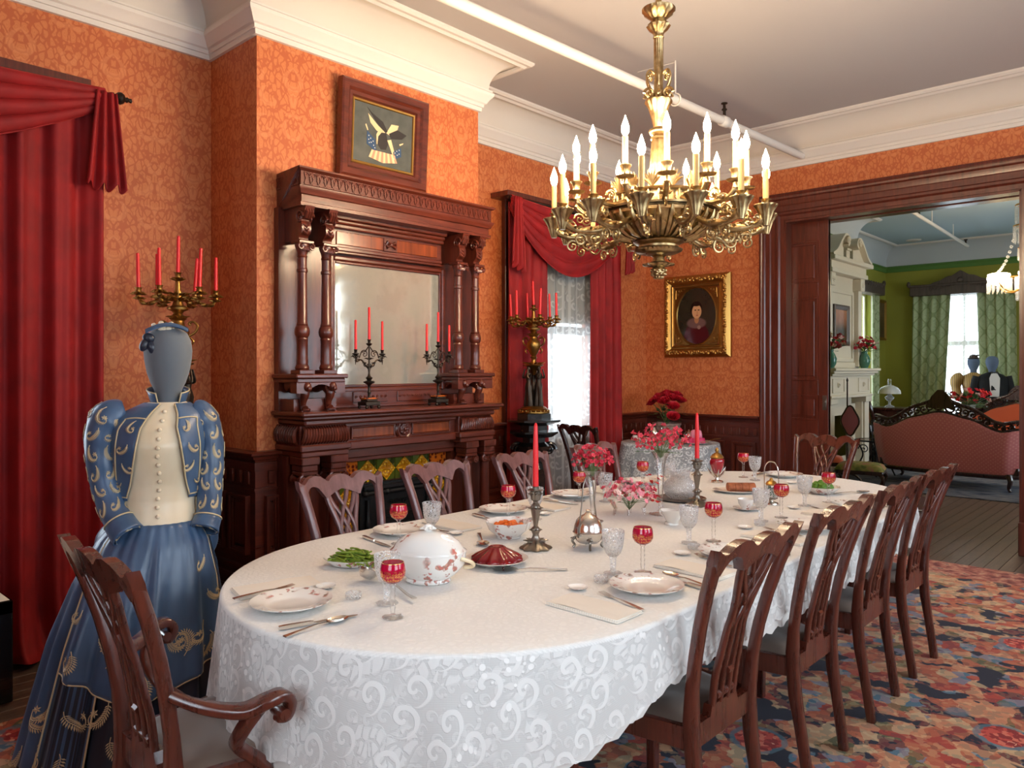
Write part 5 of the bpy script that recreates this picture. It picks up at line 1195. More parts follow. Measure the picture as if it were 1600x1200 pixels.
def place(kind, x, y, rz, label, dz=0):
    if kind not in TPL:
        if kind == 'plate': o = single('dinner_plate', mk_plate(), 'rosechina', '', 'plate', (0,0,0), 0, 'dinner plates at the settings')
        elif kind == 'red': o = mk_red(); o['group'] = 'ruby wine glasses'
        elif kind == 'goblet': o = mk_goblet(); o['group'] = 'cut crystal goblets'
        elif kind == 'fork': o = single('fork', mk_fork(), 'silver', '', 'fork', (0,0,0), 0, 'silver forks')
        elif kind == 'knife': o = single('knife', mk_knife(), 'silver', '', 'knife', (0,0,0), 0, 'silver knives')
        elif kind == 'spoon': o = single('spoon', mk_spoon(), 'silver', '', 'spoon', (0,0,0), 0, 'silver spoons')
        elif kind == 'pat': o = single('butter_dish', mk_pat(), 'rosespray', '', 'dish', (0,0,0), 0, 'butter pat dishes')
        elif kind == 'salt': o = single('salt_cellar', mk_salt(), 'cutglass', '', 'salt cellar', (0,0,0), 0, 'glass salt cellars')
        elif kind == 'napkin': o = single('napkin', mk_napkin(), 'napkin', '', 'napkin', (0,0,0), 0, 'folded napkins')
        TPL[kind] = o
    else: o = copy_tree(TPL[kind])
    o.location = at(x, y, dz); o.rotation_euler = (0, 0, rz); o['label'] = label; return o
NM = {'plate': 'white dinner plate with rose sprigs', 'red': 'ruby and gilt wine glass', 'goblet': 'cut crystal goblet', 'fork': 'silver fork', 'knife': 'silver knife', 'spoon': 'silver spoon', 'pat': 'small square butter dish', 'salt': 'small glass salt cellar', 'napkin': 'folded white napkin'}
def setting(where, items):
    for kind, x, y, rz, *r in items: place(kind, x, y, R(rz), NM[kind]+' '+where, r[0] if r else 0)
setting('at the setting by the near armchair', [('plate', -1.999, 1.201, 40), ('napkin', -2.20, 1.27, 76), ('fork', -2.15, 1.20, 88, .011), ('knife', -1.815, 1.17, 74), ('spoon', -1.785, 1.15, 92), ('pat', -2.085, 1.375, 30, .001), ('salt', -1.935, 1.375, 0), ('red', -1.705, 1.345, 0), ('goblet', -1.815, 1.41, 0)])
setting('in front of the nearest right-hand chair', [('plate', -1.324, 2.056, 200), ('napkin', -1.335, 1.79, 180), ('fork', -1.315, 1.90, 163), ('spoon', -1.29, 2.235, 166), ('knife', -1.265, 2.195, 168), ('pat', -1.489, 1.915, 20), ('salt', -1.486, 2.035, 0), ('red', -1.448, 2.225, 0), ('goblet', -1.512, 2.14, 0)])
setting('in front of the second right-hand chair', [('plate', -1.333, 2.64, 190), ('napkin', -1.33, 2.37, 178), ('fork', -1.345, 2.53, 158), ('knife', -1.27, 2.80, 170), ('pat', -1.477, 2.54, 15), ('salt', -1.49, 2.65, 0), ('red', -1.497, 2.82, 0), ('goblet', -1.555, 2.725, 0)])
setting('in front of the third right-hand chair', [('plate', -1.315, 3.30, 210), ('napkin', -1.33, 3.04, 178), ('fork', -1.36, 3.17, 165), ('knife', -1.27, 3.46, 170), ('pat', -1.514, 3.142, 15), ('salt', -1.50, 3.25, 0), ('red', -1.50, 3.482, 0), ('goblet', -1.532, 3.335, 0)])
setting('in front of the farthest right-hand chair', [('plate', -1.32, 3.97, 190), ('napkin', -1.34, 3.70, 178), ('fork', -1.41, 3.80, 160), ('knife', -1.27, 4.12, 170), ('pat', -1.55, 3.75, 15), ('red', -1.49, 4.05, 0), ('goblet', -1.541, 3.86, 0)])
setting('at the far end of the table', [('plate', -2.05, 4.80, 20), ('napkin', -1.82, 4.75, 100), ('fork', -1.88, 4.80, 270), ('knife', -2.22, 4.80, 270), ('pat', -1.894, 4.555, 15), ('red', -2.232, 4.60, 0), ('goblet', -2.116, 4.52, 0)])
setting('in front of the first fireplace-side chair', [('plate', -2.543, 2.048, 30), ('napkin', -2.50, 2.30, 0), ('fork', -2.49, 2.19, 0, .001), ('knife', -2.49, 1.875, -9), ('pat', -2.36, 2.20, 25), ('red', -2.403, 1.925, 0), ('goblet', -2.374, 2.075, 0)])
setting('in front of the second fireplace-side chair', [('plate', -2.549, 2.686, 70), ('napkin', -2.50, 2.93, 0), ('fork', -2.50, 2.84, 0, .0), ('knife', -2.50, 2.52, -8), ('pat', -2.362, 2.78, 25), ('red', -2.424, 2.59, 0), ('goblet', -2.322, 2.663, 0)])
setting('in front of the third fireplace-side chair', [('plate', -2.578, 3.27, 120), ('napkin', -2.52, 3.52, 0), ('fork', -2.52, 3.43, 0, .0), ('knife', -2.52, 3.085, 3), ('pat', -2.36, 3.42, 25), ('red', -2.47, 3.19, 0), ('goblet', -2.36, 3.27, 0)])
setting('in front of the last fireplace-side chair', [('plate', -2.57, 3.93, 160), ('napkin', -2.52, 4.18, 0), ('knife', -2.52, 3.72, 0), ('pat', -2.37, 4.06, 25), ('red', -2.46, 3.78, 0), ('goblet', -2.36, 3.90, 0)])
# serving pieces ---------------------------------------------------
def oval(prof, n=48, sx=1, sy=1, flute=None):
    q = MB(); q.lathe(prof, n, Matrix.Diagonal((sx, sy, 1, 1)), flute=flute); return q
DISH = [(0,.004,0),(.05,.004,0),(.07,.012,.5),(.09,.026,1),(.093,.027,1),(.089,.022,1),(.07,.006,.5),(.055,0,0),(0,0,0)]
single('bean_dish', oval(DISH, 64, 1.12, .72, (8, .04)), 'rosespray', 'oval white serving dish holding green beans near the fireplace side', 'dish', at(-2.255, 1.60), R(40))
m = NT('green_bean'); m.p(Base_Color=m.ramp(m.noise(m.obj(), 30, 2), [(.3, S(92,122,28)), (.7, S(142,164,58))]), Roughness=.4); M['bean'] = m.m
rb = random.Random(4)
def mk_bean(s):
    r = random.Random(s); b = r.uniform(-.012, .012); q = MB(); P = bez([(-.045,0,0),(-.02,b,.002),(.02,b*.8,.002),(.042,-b*.3,0),(.05,-b*.6,.001)], 4); n = len(P); q.tube(P, [.001]+[.0035+.0005*math.sin(i*2.1) for i in range(n-3)]+[.002,.0006], 6); return q
bt = [mk_bean(i).build('green_bean', M['bean'], None, ang=60) for i in range(5)]
used = [0]*5
for i in range(66):
    k = i % 5; o = bt[k] if not used[k] else bt[k].copy()
    if used[k]: COL.objects.link(o)
    used[k] = 1; rr = math.sqrt(rb.random())
    a = rb.uniform(0, TAU); lx, ly = rr*.062*math.cos(a), rr*.043*math.sin(a); ca, sa = math.cos(R(40)), math.sin(R(40))
    z = .018+(.012+.026*rb.random())*(1-rr*rr)
    o.location = at(-2.255+lx*ca-ly*sa, 1.60+lx*sa+ly*ca, z); o.rotation_euler = (rb.uniform(-.1,.1), rb.uniform(-.25,.25), R(15)+rb.uniform(-.7, .7)); tag(o, 'green bean piled on the oval white dish', 'bean', 'green beans on the oval dish')
# tureen
t = thing('soup_tureen', 'lidded white porcelain soup tureen with rose sprays', 'tureen', at(-1.905, 1.65), R(35))
q = oval([(0,0,0),(.065,0,0),(.07,.006,0),(.066,.014,0),(.085,.03,.6),(.108,.06,1),(.114,.085,.6),(.116,.098,0),(.110,.100,0),(.10,.06,0),(0,.02,0)], 72, 1.08, .80, (6, .03)); q.build('bowl', M['rosespray'], t, ang=60)
q = oval([(.118,.099,0),(.119,.104,0),(.108,.112,.5),(.092,.135,1),(.065,.155,.8),(.035,.164,.3),(.012,.167,0),(.0,.168,0)], 72, 1.08, .80, (6, .025)); lid = q.build('lid', M['rosespray'], t, ang=60)
q = MB(); q.lathe([(.012,.166),(.008,.174),(.013,.180),(.011,.188),(0,.192)], 14); leafy(q, (0,0,.172), 0, .028, 7, .016, .1); q.build('lid_knob', M['rosespray'], lid)
for s in (-1, 1):
    q = MB(); q.tube(bez([(s*.115,-.03,.085),(s*.145,-.02,.075),(s*.152,0,.06),(s*.14,.02,.048),(s*.115,.02,.045)], 5), .0065, 8); q.build('handle', plain('gilt_china', S(226,206,170), .25), t)
# ladle, serving spoons
q = MB(); q.lathe([(.0,.0),(.018,.003),(.030,.016),(.034,.034),(.033,.034),(.029,.017),(.017,.005),(0,.002)], 24, T(0,0,.002) @ RX(R(-28)) ); q.bar([(0,.030,.034),(.03,.05,.035),(.12,.04,.012),(.25,.03,.004),(.29,.03,.004)], [.006,.007,.007,.012,.018], [.004]*5, (0,1,0), ch=.3)
single('soup_ladle', q, 'silver', 'silver soup ladle lying beside the tureen', 'ladle', at(-2.055, 1.505, .008), R(-12))
single('serving_spoon', mk_spoon(1.3, .032), 'silver', 'large silver serving spoon beside the red jelly', 'spoon', at(-1.745, 1.975), R(226))
single('serving_spoon', mk_spoon(1.2, .026), 'silver', 'silver serving spoon beside the bowl of orange carrots', 'spoon', at(-2.20, 2.19, .001), R(-40))
single('serving_spoon', mk_spoon(1.2, .026), 'silver', 'silver serving spoon beside the bowl of green vegetables', 'spoon', at(-1.50, 4.42, .001), R(60))
# jelly on plate
single('jelly_plate', oval([(0,.004),(.06,.004),(.08,.010),(.112,.022),(.114,.021),(.08,.004),(.06,0),(0,0)], 48), 'china', 'white gilt-edged plate under the red jelly', 'plate', at(-1.90, 1.97))
m = NT('red_jelly'); m.p(Base_Color=S(126,8,20), Roughness=.08, Coat_Weight=.6, Subsurface_Weight=.3, Subsurface_Scale=.02, Subsurface_Radius=(1,.1,.1)); M['jelly'] = m.m
q = MB(); q.lathe([(0,.004,0),(.080,.004,.6),(.090,.012,1),(.088,.022,1),(.072,.034,1),(.05,.046,1),(.034,.055,.6),(.030,.060,.3),(.024,.062,0),(.018,.057,0),(0,.055,0)], 80, flute=(12, .08)); single('red_jelly', q, 'jelly', 'dark red moulded jelly on the white plate', 'jelly', at(-1.90, 1.97, .001), ang=180)
# carrot bowl
q = MB(); q.lathe([(0,.004,0),(.05,.004,0),(.055,.012,0),(.082,.035,.5),(.092,.066,1),(.0935,.068,1),(.089,.064,1),(.076,.034,.5),(.05,.014,0),(0,.012,0)], 80, flute=(9, .055)); q.lathe([(.05,0),(.052,.008)], 24); single('vegetable_bowl', q, 'rosespray', 'scalloped white bowl filled with orange carrots', 'bowl', at(-2.16, 2.31), ang=60)
m = NT('carrot'); m.p(Base_Color=S(222,104,22), Roughness=.35, Subsurface_Weight=.1); M['carrot'] = m.m
c0 = None
for i in range(26):
    a = rb.uniform(0, TAU); rr = math.sqrt(rb.random())*.058
    if c0 is None: q = MB(); q.lathe([(0,-.013),(.010,-.0125),(.013,-.004),(.0125,.006),(.009,.013),(0,.0135)], 12); c0 = o = q.build('carrot_piece', M['carrot'], None, ang=60)
    else: o = c0.copy(); COL.objects.link(o)
    o.location = at(-2.16+rr*math.cos(a), 2.31+rr*math.sin(a), .042+.022*(1-rr/.06)+rb.uniform(-.004,.004)); o.rotation_euler = (rb.uniform(0,3), rb.uniform(0,3), 0); tag(o, 'orange carrot piece heaped in the scalloped bowl', 'carrot', 'carrots in the bowl')
# candlesticks
def candlestick(x, y, label, cl, ch):
    o = thing('candlestick', label, 'candlestick', at(x, y))
    q = MB(); q.lathe([(0,0,0),(.058,0,1),(.060,.004,1),(.054,.010,1),(.040,.016,.6),(.022,.030,.6),(.014,.045,0),(.012,.055,0),(.016,.066,0),(.018,.074,.4),(.014,.082,0),(.008,.088,0),(.010,.100,.3),(.014,.125,.6),(.018,.150,.6),(.020,.162,0),(.014,.172,0),(.009,.178,0),(.010,.184,0),(.018,.190,0),(.020,.210,.8),(.021,.222,.8),(.014,.226,0)], 48, flute=(8, .10))
    for zz, rr in ((.066,.026),(.15,.03),(.205,.03),(.02,.05)): leafy(q, (0,0,zz), 0, rr, 8, .013, .25)
    q.build('shaft', M['oldsilver'], o)
    q = MB(); q.lathe([(.012,.222,0),(.028,.226,1),(.031,.230,1),(.012,.232,0),(.013,.242,0),(.011,.243,0)], 48, flute=(8, .08)); q.build('drip_pan', M['oldsilver'], o)
    q = MB(); q.tube([(0,0,0),(0,0,.15),(0,0,ch-.015),(0,0,ch-.004),(0,0,ch)], [.0115,.0105,.0075,.005,.001], 14); single('taper_candle', q, 'wax_red', cl, 'candle', at(x, y, .240))
candlestick(-1.946, 2.236, 'ornate silver candlestick beside the red jelly', 'tall red candle in the silver candlestick beside the jelly', .25)
candlestick(-1.948, 3.495, 'ornate silver candlestick beside the crystal pitcher', 'tall red candle in the silver candlestick by the pitcher', .235)
# silver globe server
g = thing('silver_server', 'globular silver warming dish with tall wire handle in mid table', 'server', at(-1.80, 2.38))
q = MB(); q.lathe([(.012,.018),(.04,.024),(.052,.036),(.056,.056),(.057,.060)], 32); q.build('bowl', M['silver'], g); q = MB(); q.lathe([(.060,.060),(.061,.064),(.057,.068),(.055,.085),(.046,.110),(.030,.126),(.016,.132),(.012,.138),(.008,.14),(.010,.148),(0,.152)], 32); q.build('lid', M['silver'], g)
for k in range(4): a = PI/4+PI/2*k; q = MB(); c, s = math.cos(a), math.sin(a); q.tube(bez([(.05*c,.05*s,.045),(.062*c,.062*s,.03),(.052*c,.052*s,.014),(.06*c,.06*s,.004)], 4), .005, 7); leafy(q, (.056*c,.056*s,.035), 0, .014, 5, .008); q.build('foot', M['oldsilver'], g)
q = MB(); q.tube(bez([(0,-.060,.05),(0,-.055,.10),(0,-.040,.18),(0,-.030,.25),(0,0,.285),(0,.030,.25),(0,.040,.18),(0,.055,.10),(0,.060,.05)], 5), .0028, 7); q.build('handle', M['oldsilver'], g)
q = MB(); q.spiral((.0,-.062,.055), .010, 1.2, .003, (1,0,0), (0,0,1), 12, 5); q.spiral((.0,.062,.055), .010, 1.2, .003, (1,0,0), (0,0,1), 12, 5); q.build('hinge', M['oldsilver'], g)
# flowers ----------------------------------------------------------
def petal_flower(q, c, n, r, rp, N=5):
    c = Vector(c); n = Vector(n).normalized(); u = n.orthogonal().normalized(); w = n.cross(u)
    for k in range(N):
        a = TAU*k/N; d = u*math.cos(a)+w*math.sin(a); e = n.cross(d)
        p = [c, c+d*r*.55+e*rp*.5+n*r*.3, c+d*r+n*r*.35, c+d*r*.55-e*rp*.5+n*r*.3]; q.add(p, [(0,1,2,3)])
M['fl_red'] = plain('petal_crimson', S(196,28,58), .6); M['fl_pink'] = plain('petal_pink', S(240,150,160), .6); M['fl_blush'] = plain('petal_blush', S(246,206,196), .6); M['fl_scarlet'] = plain('petal_scarlet', S(206,30,30), .6); M['fl_coral'] = plain('petal_coral', S(226,74,92), .6); M['leaf'] = plain('leaf_green', S(50,88,44), .5); M['stem'] = plain('stem_green', S(96,120,66), .6); M['rosered'] = plain('rose_red', S(186,20,40), .55)
def bouquet(parent, base, spread, h, mats, n, seed, fr=.014, flat=1.0, ln=0, stemr=.0012):
    r = random.Random(seed); base = Vector(base); st = MB(); heads = {k: MB() for k in mats}; lv = MB(); fl = []
    for i in range(n):
        a = TAU*i*.381966+r.uniform(-.3,.3); k = math.sqrt((i+.5)/n); e = spread*k
        tip = base+Vector((e*math.cos(a), e*math.sin(a), h*(.18+.82*r.random())*math.sqrt(max(.05, 1-.75*k*k))+.1*h*k))
        d = (tip-base)+Vector((0,0,-.3*h)); (st.tube([base+Vector((0,0,-.03)), base.lerp(tip, .5)+Vector((0,0,.01)), tip], stemr*.7, 4, caps=False) if i % 3 == 0 else None)
        q = MB(); petal_flower(q, (0,0,0), d+Vector((r.uniform(-.3,.3), r.uniform(-.3,.3), .15)), fr*r.uniform(.8,1.25), fr*.9); petal_flower(q, d.normalized()*fr*.15, d, fr*.6, fr*.6)
        o = q.build('blossom', M[mats[i % len(mats)]], parent, ang=0, recalc=False); o.location = tip
    for i in range(ln):
        a = r.uniform(0, TAU); e = spread*r.uniform(.4,1.0); tip = base+Vector((e*math.cos(a), e*math.sin(a), h*r.uniform(-.1,.5))); d = (tip-base).normalized(); s = d.cross(Vector((0,0,1))).normalized(); L = fr*2.4
        lv.add([tip, tip+d*L*.5+s*L*.28+Vector((0,0,.004)), tip+d*L, tip+d*L*.5-s*L*.28], [(0,1,2,3)]); st.tube([base, tip], stemr, 4, caps=False)
    o = st.build('stems', M['stem'], parent, recalc=False); o['kind'] = 'stuff'
    if ln: o = lv.build('leaves', M['leaf'], parent, ang=0, recalc=False); o['kind'] = 'stuff'
def trumpet(x, y, label, h, r, base, fl):
    o = thing('trumpet_vase', label, 'vase', at(x, y))
    q = MB(); q.lathe([(0,0),(base,0),(base,.003),(.02,.012),(.010,.022),(.009,.03),(.012,.036),(.009,.042),(.010,.06),(.014,h*.45),(.018,h*.72),(r*.6,h*.88),(r,h),(r-.002,h),(r*.55,h*.88),(.016,h*.7),(.009,.07),(0,.06)], 24); q.build('glass_body', M['glass'], o); return o
va = trumpet(-2.10, 2.81, 'tall glass trumpet vase of crimson flowers behind the silver server', .235, .045, .05, 0)
bouquet(va, (0,0,.235), .092, .115, ['fl_red','fl_coral','fl_red'], 110, 21, .0115, ln=6)
vb = trumpet(-1.962, 3.17, 'tall glass trumpet vase of coral flowers before the corner table', .30, .045, .055, 0)
bouquet(vb, (0,0,.30), .145, .13, ['fl_coral','fl_red','fl_coral'], 130, 22, .0125, ln=8)
tr = thing('flower_trough', 'low glass trough of pink and scarlet blossoms in mid table', 'flower bowl', at(-2.06, 3.05), R(55))
q = MB(); q.grid(lambda u, v: (.11*math.cos(TAU*u)*(.7+.3*v), .045*math.sin(TAU*u)*(.6+.4*v), .03+.035*v+.012*v*math.cos(TAU*u)**2), 40, 6, cu=True); q.build('glass_trough', M['glass'], tr)
for k in range(6): a = TAU*k/6+.3; q = MB(); q.tube([(.08*math.cos(a), .03*math.sin(a), .034), (.088*math.cos(a), .036*math.sin(a), .0035)], [.006,.004], 8); q.build('glass_foot', M['glass'], tr)
bouquet(tr, (0,0,.055), .125, .115, ['fl_pink','fl_blush','fl_coral','fl_pink'], 110, 23, .0145, ln=8)
for i in range(26):
    r_ = random.Random(i+90); q = MB(); petal_flower(q, (0,0,0), (.3, r_.uniform(-.5,.5), .8), .012, .011); o = q.build('blossom', M['fl_scarlet'], tr, ang=0, recalc=False); o.location = (.11+r_.uniform(-.02,.045), r_.uniform(-.04,.04), r_.uniform(.05,.19))
# pitcher on tray
single('silver_tray', oval([(0,.003),(.10,.003),(.125,.008),(.13,.011),(.13,.008),(.1,0),(0,0)], 48), 'oldsilver', 'round silver tray under the crystal pitcher', 'tray', at(-2.10, 3.60))
o = thing('crystal_pitcher', 'cut crystal water pitcher standing on the silver tray', 'pitcher', at(-2.115, 3.61, .0035))
q = MB(); q.lathe([(0,0),(.055,0),(.078,.02),(.09,.05),(.085,.08),(.06,.105),(.05,.12),(.056,.15),(.054,.15),(.046,.12),(.056,.103),(.08,.078),(.085,.05),(.07,.02),(0,.008)], 36); q.build('body', M['cutglass'], o)
q = MB(); q.tube(bez([(-.05,0,.14),(-.08,0,.155),(-.10,0,.13),(-.095,0,.09),(-.08,0,.07)], 5), .007, 8); q.build('handle', M['glass'], o)
# gravy boat
o = thing('sauce_boat', 'white china sauce boat beside the second crystal goblet', 'sauce boat', at(-1.80, 3.0), R(-30))
q = MB(); q.grid(lambda u, v: ((.075+.02*max(0, math.cos(TAU*u)))*(.45+.55*v)*math.cos(TAU*u), .04*(.45+.55*v)*math.sin(TAU*u), .008+.05*v+.018*v*max(0, math.cos(TAU*u))), 40, 8, cu=True); q.lathe([(0,.0),(.032,0),(.03,.01),(0,.010)], 24); q.build('body', M['china'], o, ang=60); q = MB(); q.tube(bez([(-.07,0,.05),(-.10,0,.055),(-.105,0,.03),(-.06,0,.02)], 5), .004, 7); q.build('handle', M['china'], o)
# bread on plate
single('bread_plate', oval([(0,.004),(.07,.004),(.115,.016),(.117,.015),(.08,.002),(.06,0),(0,0)], 40, 1.15, .8), 'china', 'oval white plate under the brown loaf', 'plate', at(-1.99, 4.02), R(30))
m = NT('bread_crust'); n_ = m.noise(m.obj(), 26, 4); m.p(Base_Color=m.ramp(n_, [(.3, S(120,62,36)), (.7, S(178,104,66))]), Roughness=.7); m.bump(n_, .5, .004)
lf = thing('bread_loaf', 'sliced brown loaf on the oval white plate', 'bread', at(-1.975, 4.04, .0055), R(42))
for k in range(4):
    q = MB(); s0 = -.075+.038*k; w_ = .036; prof = [(.036*math.cos(t)*(1 if math.sin(t) > 0 else 1.0), .022+.026*math.sin(t) if math.sin(t) > 0 else .022+.020*math.sin(t)) for t in [TAU*i/20 for i in range(20)]]
    q.prism(prof, s0, s0+w_, lambda a, b, d: (d, a, b)); q.build('slice', m.m, lf, ang=60)
# cruet / pickle castor
o = thing('pickle_castor', 'silver pickle castor with arched handle and glass jar', 'castor', at(-1.69, 3.80))
q = MB(); q.lathe([(0,0),(.036,0),(.034,.006),(.014,.012),(.01,.02),(.03,.026),(.034,.03),(0,.031)], 24); q.build('stand', M['silver'], o); q = MB(); q.lathe([(.0,.032),(.026,.032),(.030,.04),(.030,.09),(.024,.10)], 20); q.build('glass_jar', M['cutglass'], o)
q = MB()
for i in range(10): a = TAU*i*.38; q.ball((.014*math.cos(a), .014*math.sin(a), .045+.0045*i), .009, 6, 4, (1,1,1.3))
k_ = q.build('pickles', M['leaf'], o); k_['kind'] = 'stuff'
q = MB(); q.lathe([(.028,.098),(.030,.104),(.022,.116),(.01,.122),(.008,.13),(0,.136)], 20); q.build('lid', M['gold'], o); q = MB(); q.tube(bez([(-.034,0,.03),(-.038,0,.10),(-.036,0,.18),(-.02,0,.212),(0,0,.218),(.02,0,.212),(.036,0,.18),(.038,0,.10),(.034,0,.03)], 5), .003, 7); q.build('handle', M['silver'], o)
# cup and saucer
def cupsaucer(x, y, z, label, g=None):
    o = thing('teacup', label, 'cup', (x, y, z), .6, g)
    q = MB(); q.lathe([(0,.002),(.03,.002),(.062,.014),(.063,.0125),(.03,0),(0,0)], 32); q.build('saucer', M['rosespray'], o); q = MB(); q.lathe([(0,.006),(.018,.005),(.02,.01),(.034,.03),(.04,.055),(.0385,.055),(.032,.03),(.016,.012),(0,.012)], 28); q.build('cup', M['rosespray'], o, ang=60); q = MB(); q.tube(bez([(.034,0,.045),(.055,0,.045),(.056,0,.028),(.03,0,.022)], 5), .003, 6); q.build('handle', M['rosespray'], o); return o
cupsaucer(-1.71, 3.55, ZT, 'sprigged teacup on saucer beside the pickle castor')
# ruby jam jar with silver mount
o = thing('ruby_jam_jar', 'ruby glass jar with silver lid and leafy mount near the table end', 'jar', at(-2.26, 4.30))
q = MB(); q.lathe([(0,0),(.04,0),(.036,.008),(.012,.014),(.010,.03),(.024,.045)], 24); q.build('foot', M['silver'], o); q = MB(); q.lathe([(.0,.05),(.02,.052),(.030,.07),(.042,.105),(.044,.13),(.04,.145),(.036,.148)], 28); q.build('jar', plain('ruby_cut', S(150,10,34), .1, Coat_Weight=1), o); q = MB(); q.lathe([(.040,.148),(.041,.154),(.03,.168),(.016,.178),(.008,.184),(.012,.195),(.009,.206),(0,.215)], 24); q.build('lid', M['gold'], o)
q = MB()
for k in range(7): a = TAU*k/7; c, s = math.cos(a), math.sin(a); q.tube([(.012*c,.012*s,.03),(.04*c,.04*s,.055),(.058*c,.058*s,.085+.01*(k % 2))], [.003,.007,.001], 5)
q.build('leaf_mount', M['silver'], o)
# greens bowl
q = MB(); q.lathe([(0,.003,0),(.05,.003,0),(.085,.03,1),(.098,.042,1),(.095,.038,1),(.05,.008,0),(0,.006,0)], 60, flute=(8,.04)); single('vegetable_bowl', q, 'rosespray', 'white bowl of green vegetables near the far right corner', 'bowl', at(-1.62, 4.30), ang=60)
g0 = None
for i in range(15):
    a = TAU*i*.382; rr = .055*math.sqrt(i/15)
    if g0 is None: q = MB(); q.ball((0,0,0), .019, 10, 7, (1.2,1,.85)); 
    if g0 is None:
        for k in range(3): q.ball((.006*math.cos(2*k), .006*math.sin(2*k), .010), .012, 8, 5)
        g0 = o = q.build('green_sprout', plain('sprout_green', S(84,128,34), .45), None, ang=60)
    else: o = g0.copy(); COL.objects.link(o)
    o.location = at(-1.62+rr*math.cos(a), 4.30+rr*math.sin(a), .036+.02*(1-rr/.055)); o.rotation_euler = (0, rb.uniform(-.4,.4), rb.uniform(0,6)); tag(o, 'green sprout heaped in the bowl near the far right corner', 'vegetable', 'sprouts in the bowl')
# ---------------------------------------------------------------- on the corner side table (cloth top .7505)
ZS = .752
cupsaucer(-4.22, 6.37, ZS, 'sprigged teacup at the left edge of the corner table'); cupsaucer(-4.06, 6.27, ZS, 'sprigged teacup at the front of the corner table')
o = thing('coffee_pot', 'silver coffee pot standing among the teacups on the corner table', 'pot', (-4.16, 6.60, ZS))
q = MB(); q.lathe([(0,0),(.04,0),(.03,.01),(.055,.04),(.06,.07),(.04,.11),(.03,.13),(.036,.138),(.02,.15),(.006,.156),(.008,.166),(0,.172)], 24); q.build('body', M['silver'], o); q = MB(); q.tube(bez([(.05,0,.05),(.08,0,.08),(.09,0,.13)], 5), [.010]*6+[.008]*4+[.006], 8); q.build('spout', M['silver'], o); q = MB(); q.tube(bez([(-.04,0,.12),(-.085,0,.12),(-.085,0,.07),(-.05,0,.05)], 5), .005, 7); q.build('handle', M['silver'], o)
o = thing('sugar_bowl', 'small lidded silver sugar bowl right of the coral flowers', 'bowl', (-3.80, 6.66, ZS)); q = MB(); q.lathe([(0,0),(.035,0),(.03,.01),(.055,.04),(.055,.07),(.045,.085)], 24); q.build('body', M['silver'], o); q = MB(); q.lathe([(.047,.085),(.03,.105),(.006,.112),(.008,.12),(0,.126)], 24); q.build('lid', M['silver'], o)
single('jelly_dish', oval([(0,.004),(.07,.004),(.12,.016),(.121,.014),(.07,0),(0,0)], 40), 'china', 'white plate under the pink jelly on the corner table', 'plate', (-3.66, 6.55, ZS))
o = thing('pink_jelly', 'moulded pink jelly with pale top on the corner table', 'jelly', (-3.66, 6.55, ZS+.005)); q = MB(); q.lathe([(0,0,0),(.082,0,1),(.084,.01,1),(.076,.05,1),(.07,.055,0)], 60, flute=(10, .07)); q.build('base_tier', plain('pink_jelly', S(216,64,110), .15, Subsurface_Weight=.2, Subsurface_Scale=.02), o, ang=180); q = MB(); q.lathe([(.055,.054,1),(.052,.09,1),(.045,.12,1),(.03,.13,.5),(0,.131,0)], 60, flute=(10, .07)); q.build('top_tier', plain('pale_jelly', S(240,150,176), .15, Subsurface_Weight=.2, Subsurface_Scale=.02), o, ang=180)
q = MB(); q.bar([(0,0,.018),(.06,.0,.03),(.14,0,.055),(.20,0,.062)], [.03,.008,.008,.014], .003, (0,1,0), ch=.3); single('serving_spoon', q, 'gold', 'serving spoon resting on the pink jelly plate', 'spoon', (-3.60, 6.50, ZS+.003), R(20))
o = thing('planter', 'carved stone-coloured planter at the back of the corner table', 'planter', (-4.10, 6.74, ZS)); m = NT('carved_pot'); n_ = m.vor(m.warp(m.obj(), 20, .03), 26); m.p(Base_Color=m.ramp(n_, [(.1, S(96,74,66)), (.6, S(150,124,112))]), Roughness=.7); m.bump(n_, .8, .008)
q = MB(); q.lathe([(.10,0),(.125,.01),(.13,.04),(.135,.14),(.145,.15),(.145,.17),(.13,.172),(.125,.15),(0,.14)], 32); q.build('pot', m.m, o)
fl = thing('red_rose_bouquet', 'bunch of red roses with green leaves in the corner planter', 'flowers', (-4.10, 6.74, ZS+.142))
def rose(R0):
    q = MB()
    for L in range(4):
        n = 3+L*2
        for k in range(n):
            a = TAU*k/n+L*.6; rr = R0*(.18+.25*L); zt_ = R0*(.9-.17*L)
            q.grid(lambda u, v: ((rr*(.5+.5*v)+R0*.10*v*v*L)*math.cos(a+(u-.5)*1.5), (rr*(.5+.5*v)+R0*.10*v*v*L)*math.sin(a+(u-.5)*1.5), zt_*v-R0*.25*(1-v)-.12*R0*(2*u-1)**2), 5, 4)
    return q
rt = rose(.055); r_ = random.Random(8); st = MB(); lv = MB(); r0 = None
for x, y, z in ((0,0,.30),(.09,-.02,.28),(-.10,.0,.29),(.03,-.10,.25),(-.06,-.09,.27),(.12,-.08,.20),(.07,.08,.31),(-.05,.08,.32),(.13,.04,.26),(-.14,-.05,.23),(.14,-.11,.10)):
    if r0 is None: r0 = o = rt.build('rose', M['rosered'], fl, ang=180, recalc=False)
    else: o = r0.copy(); COL.objects.link(o)
    o.location = (x, y, z); d = Vector((x, y-.06, .25)).normalized(); o.rotation_euler = d.to_track_quat('Z', 'Y').to_euler(); st.tube([(0,0,0), (x*.5, y*.5, z*.6), (x, y, z)], .003, 5)
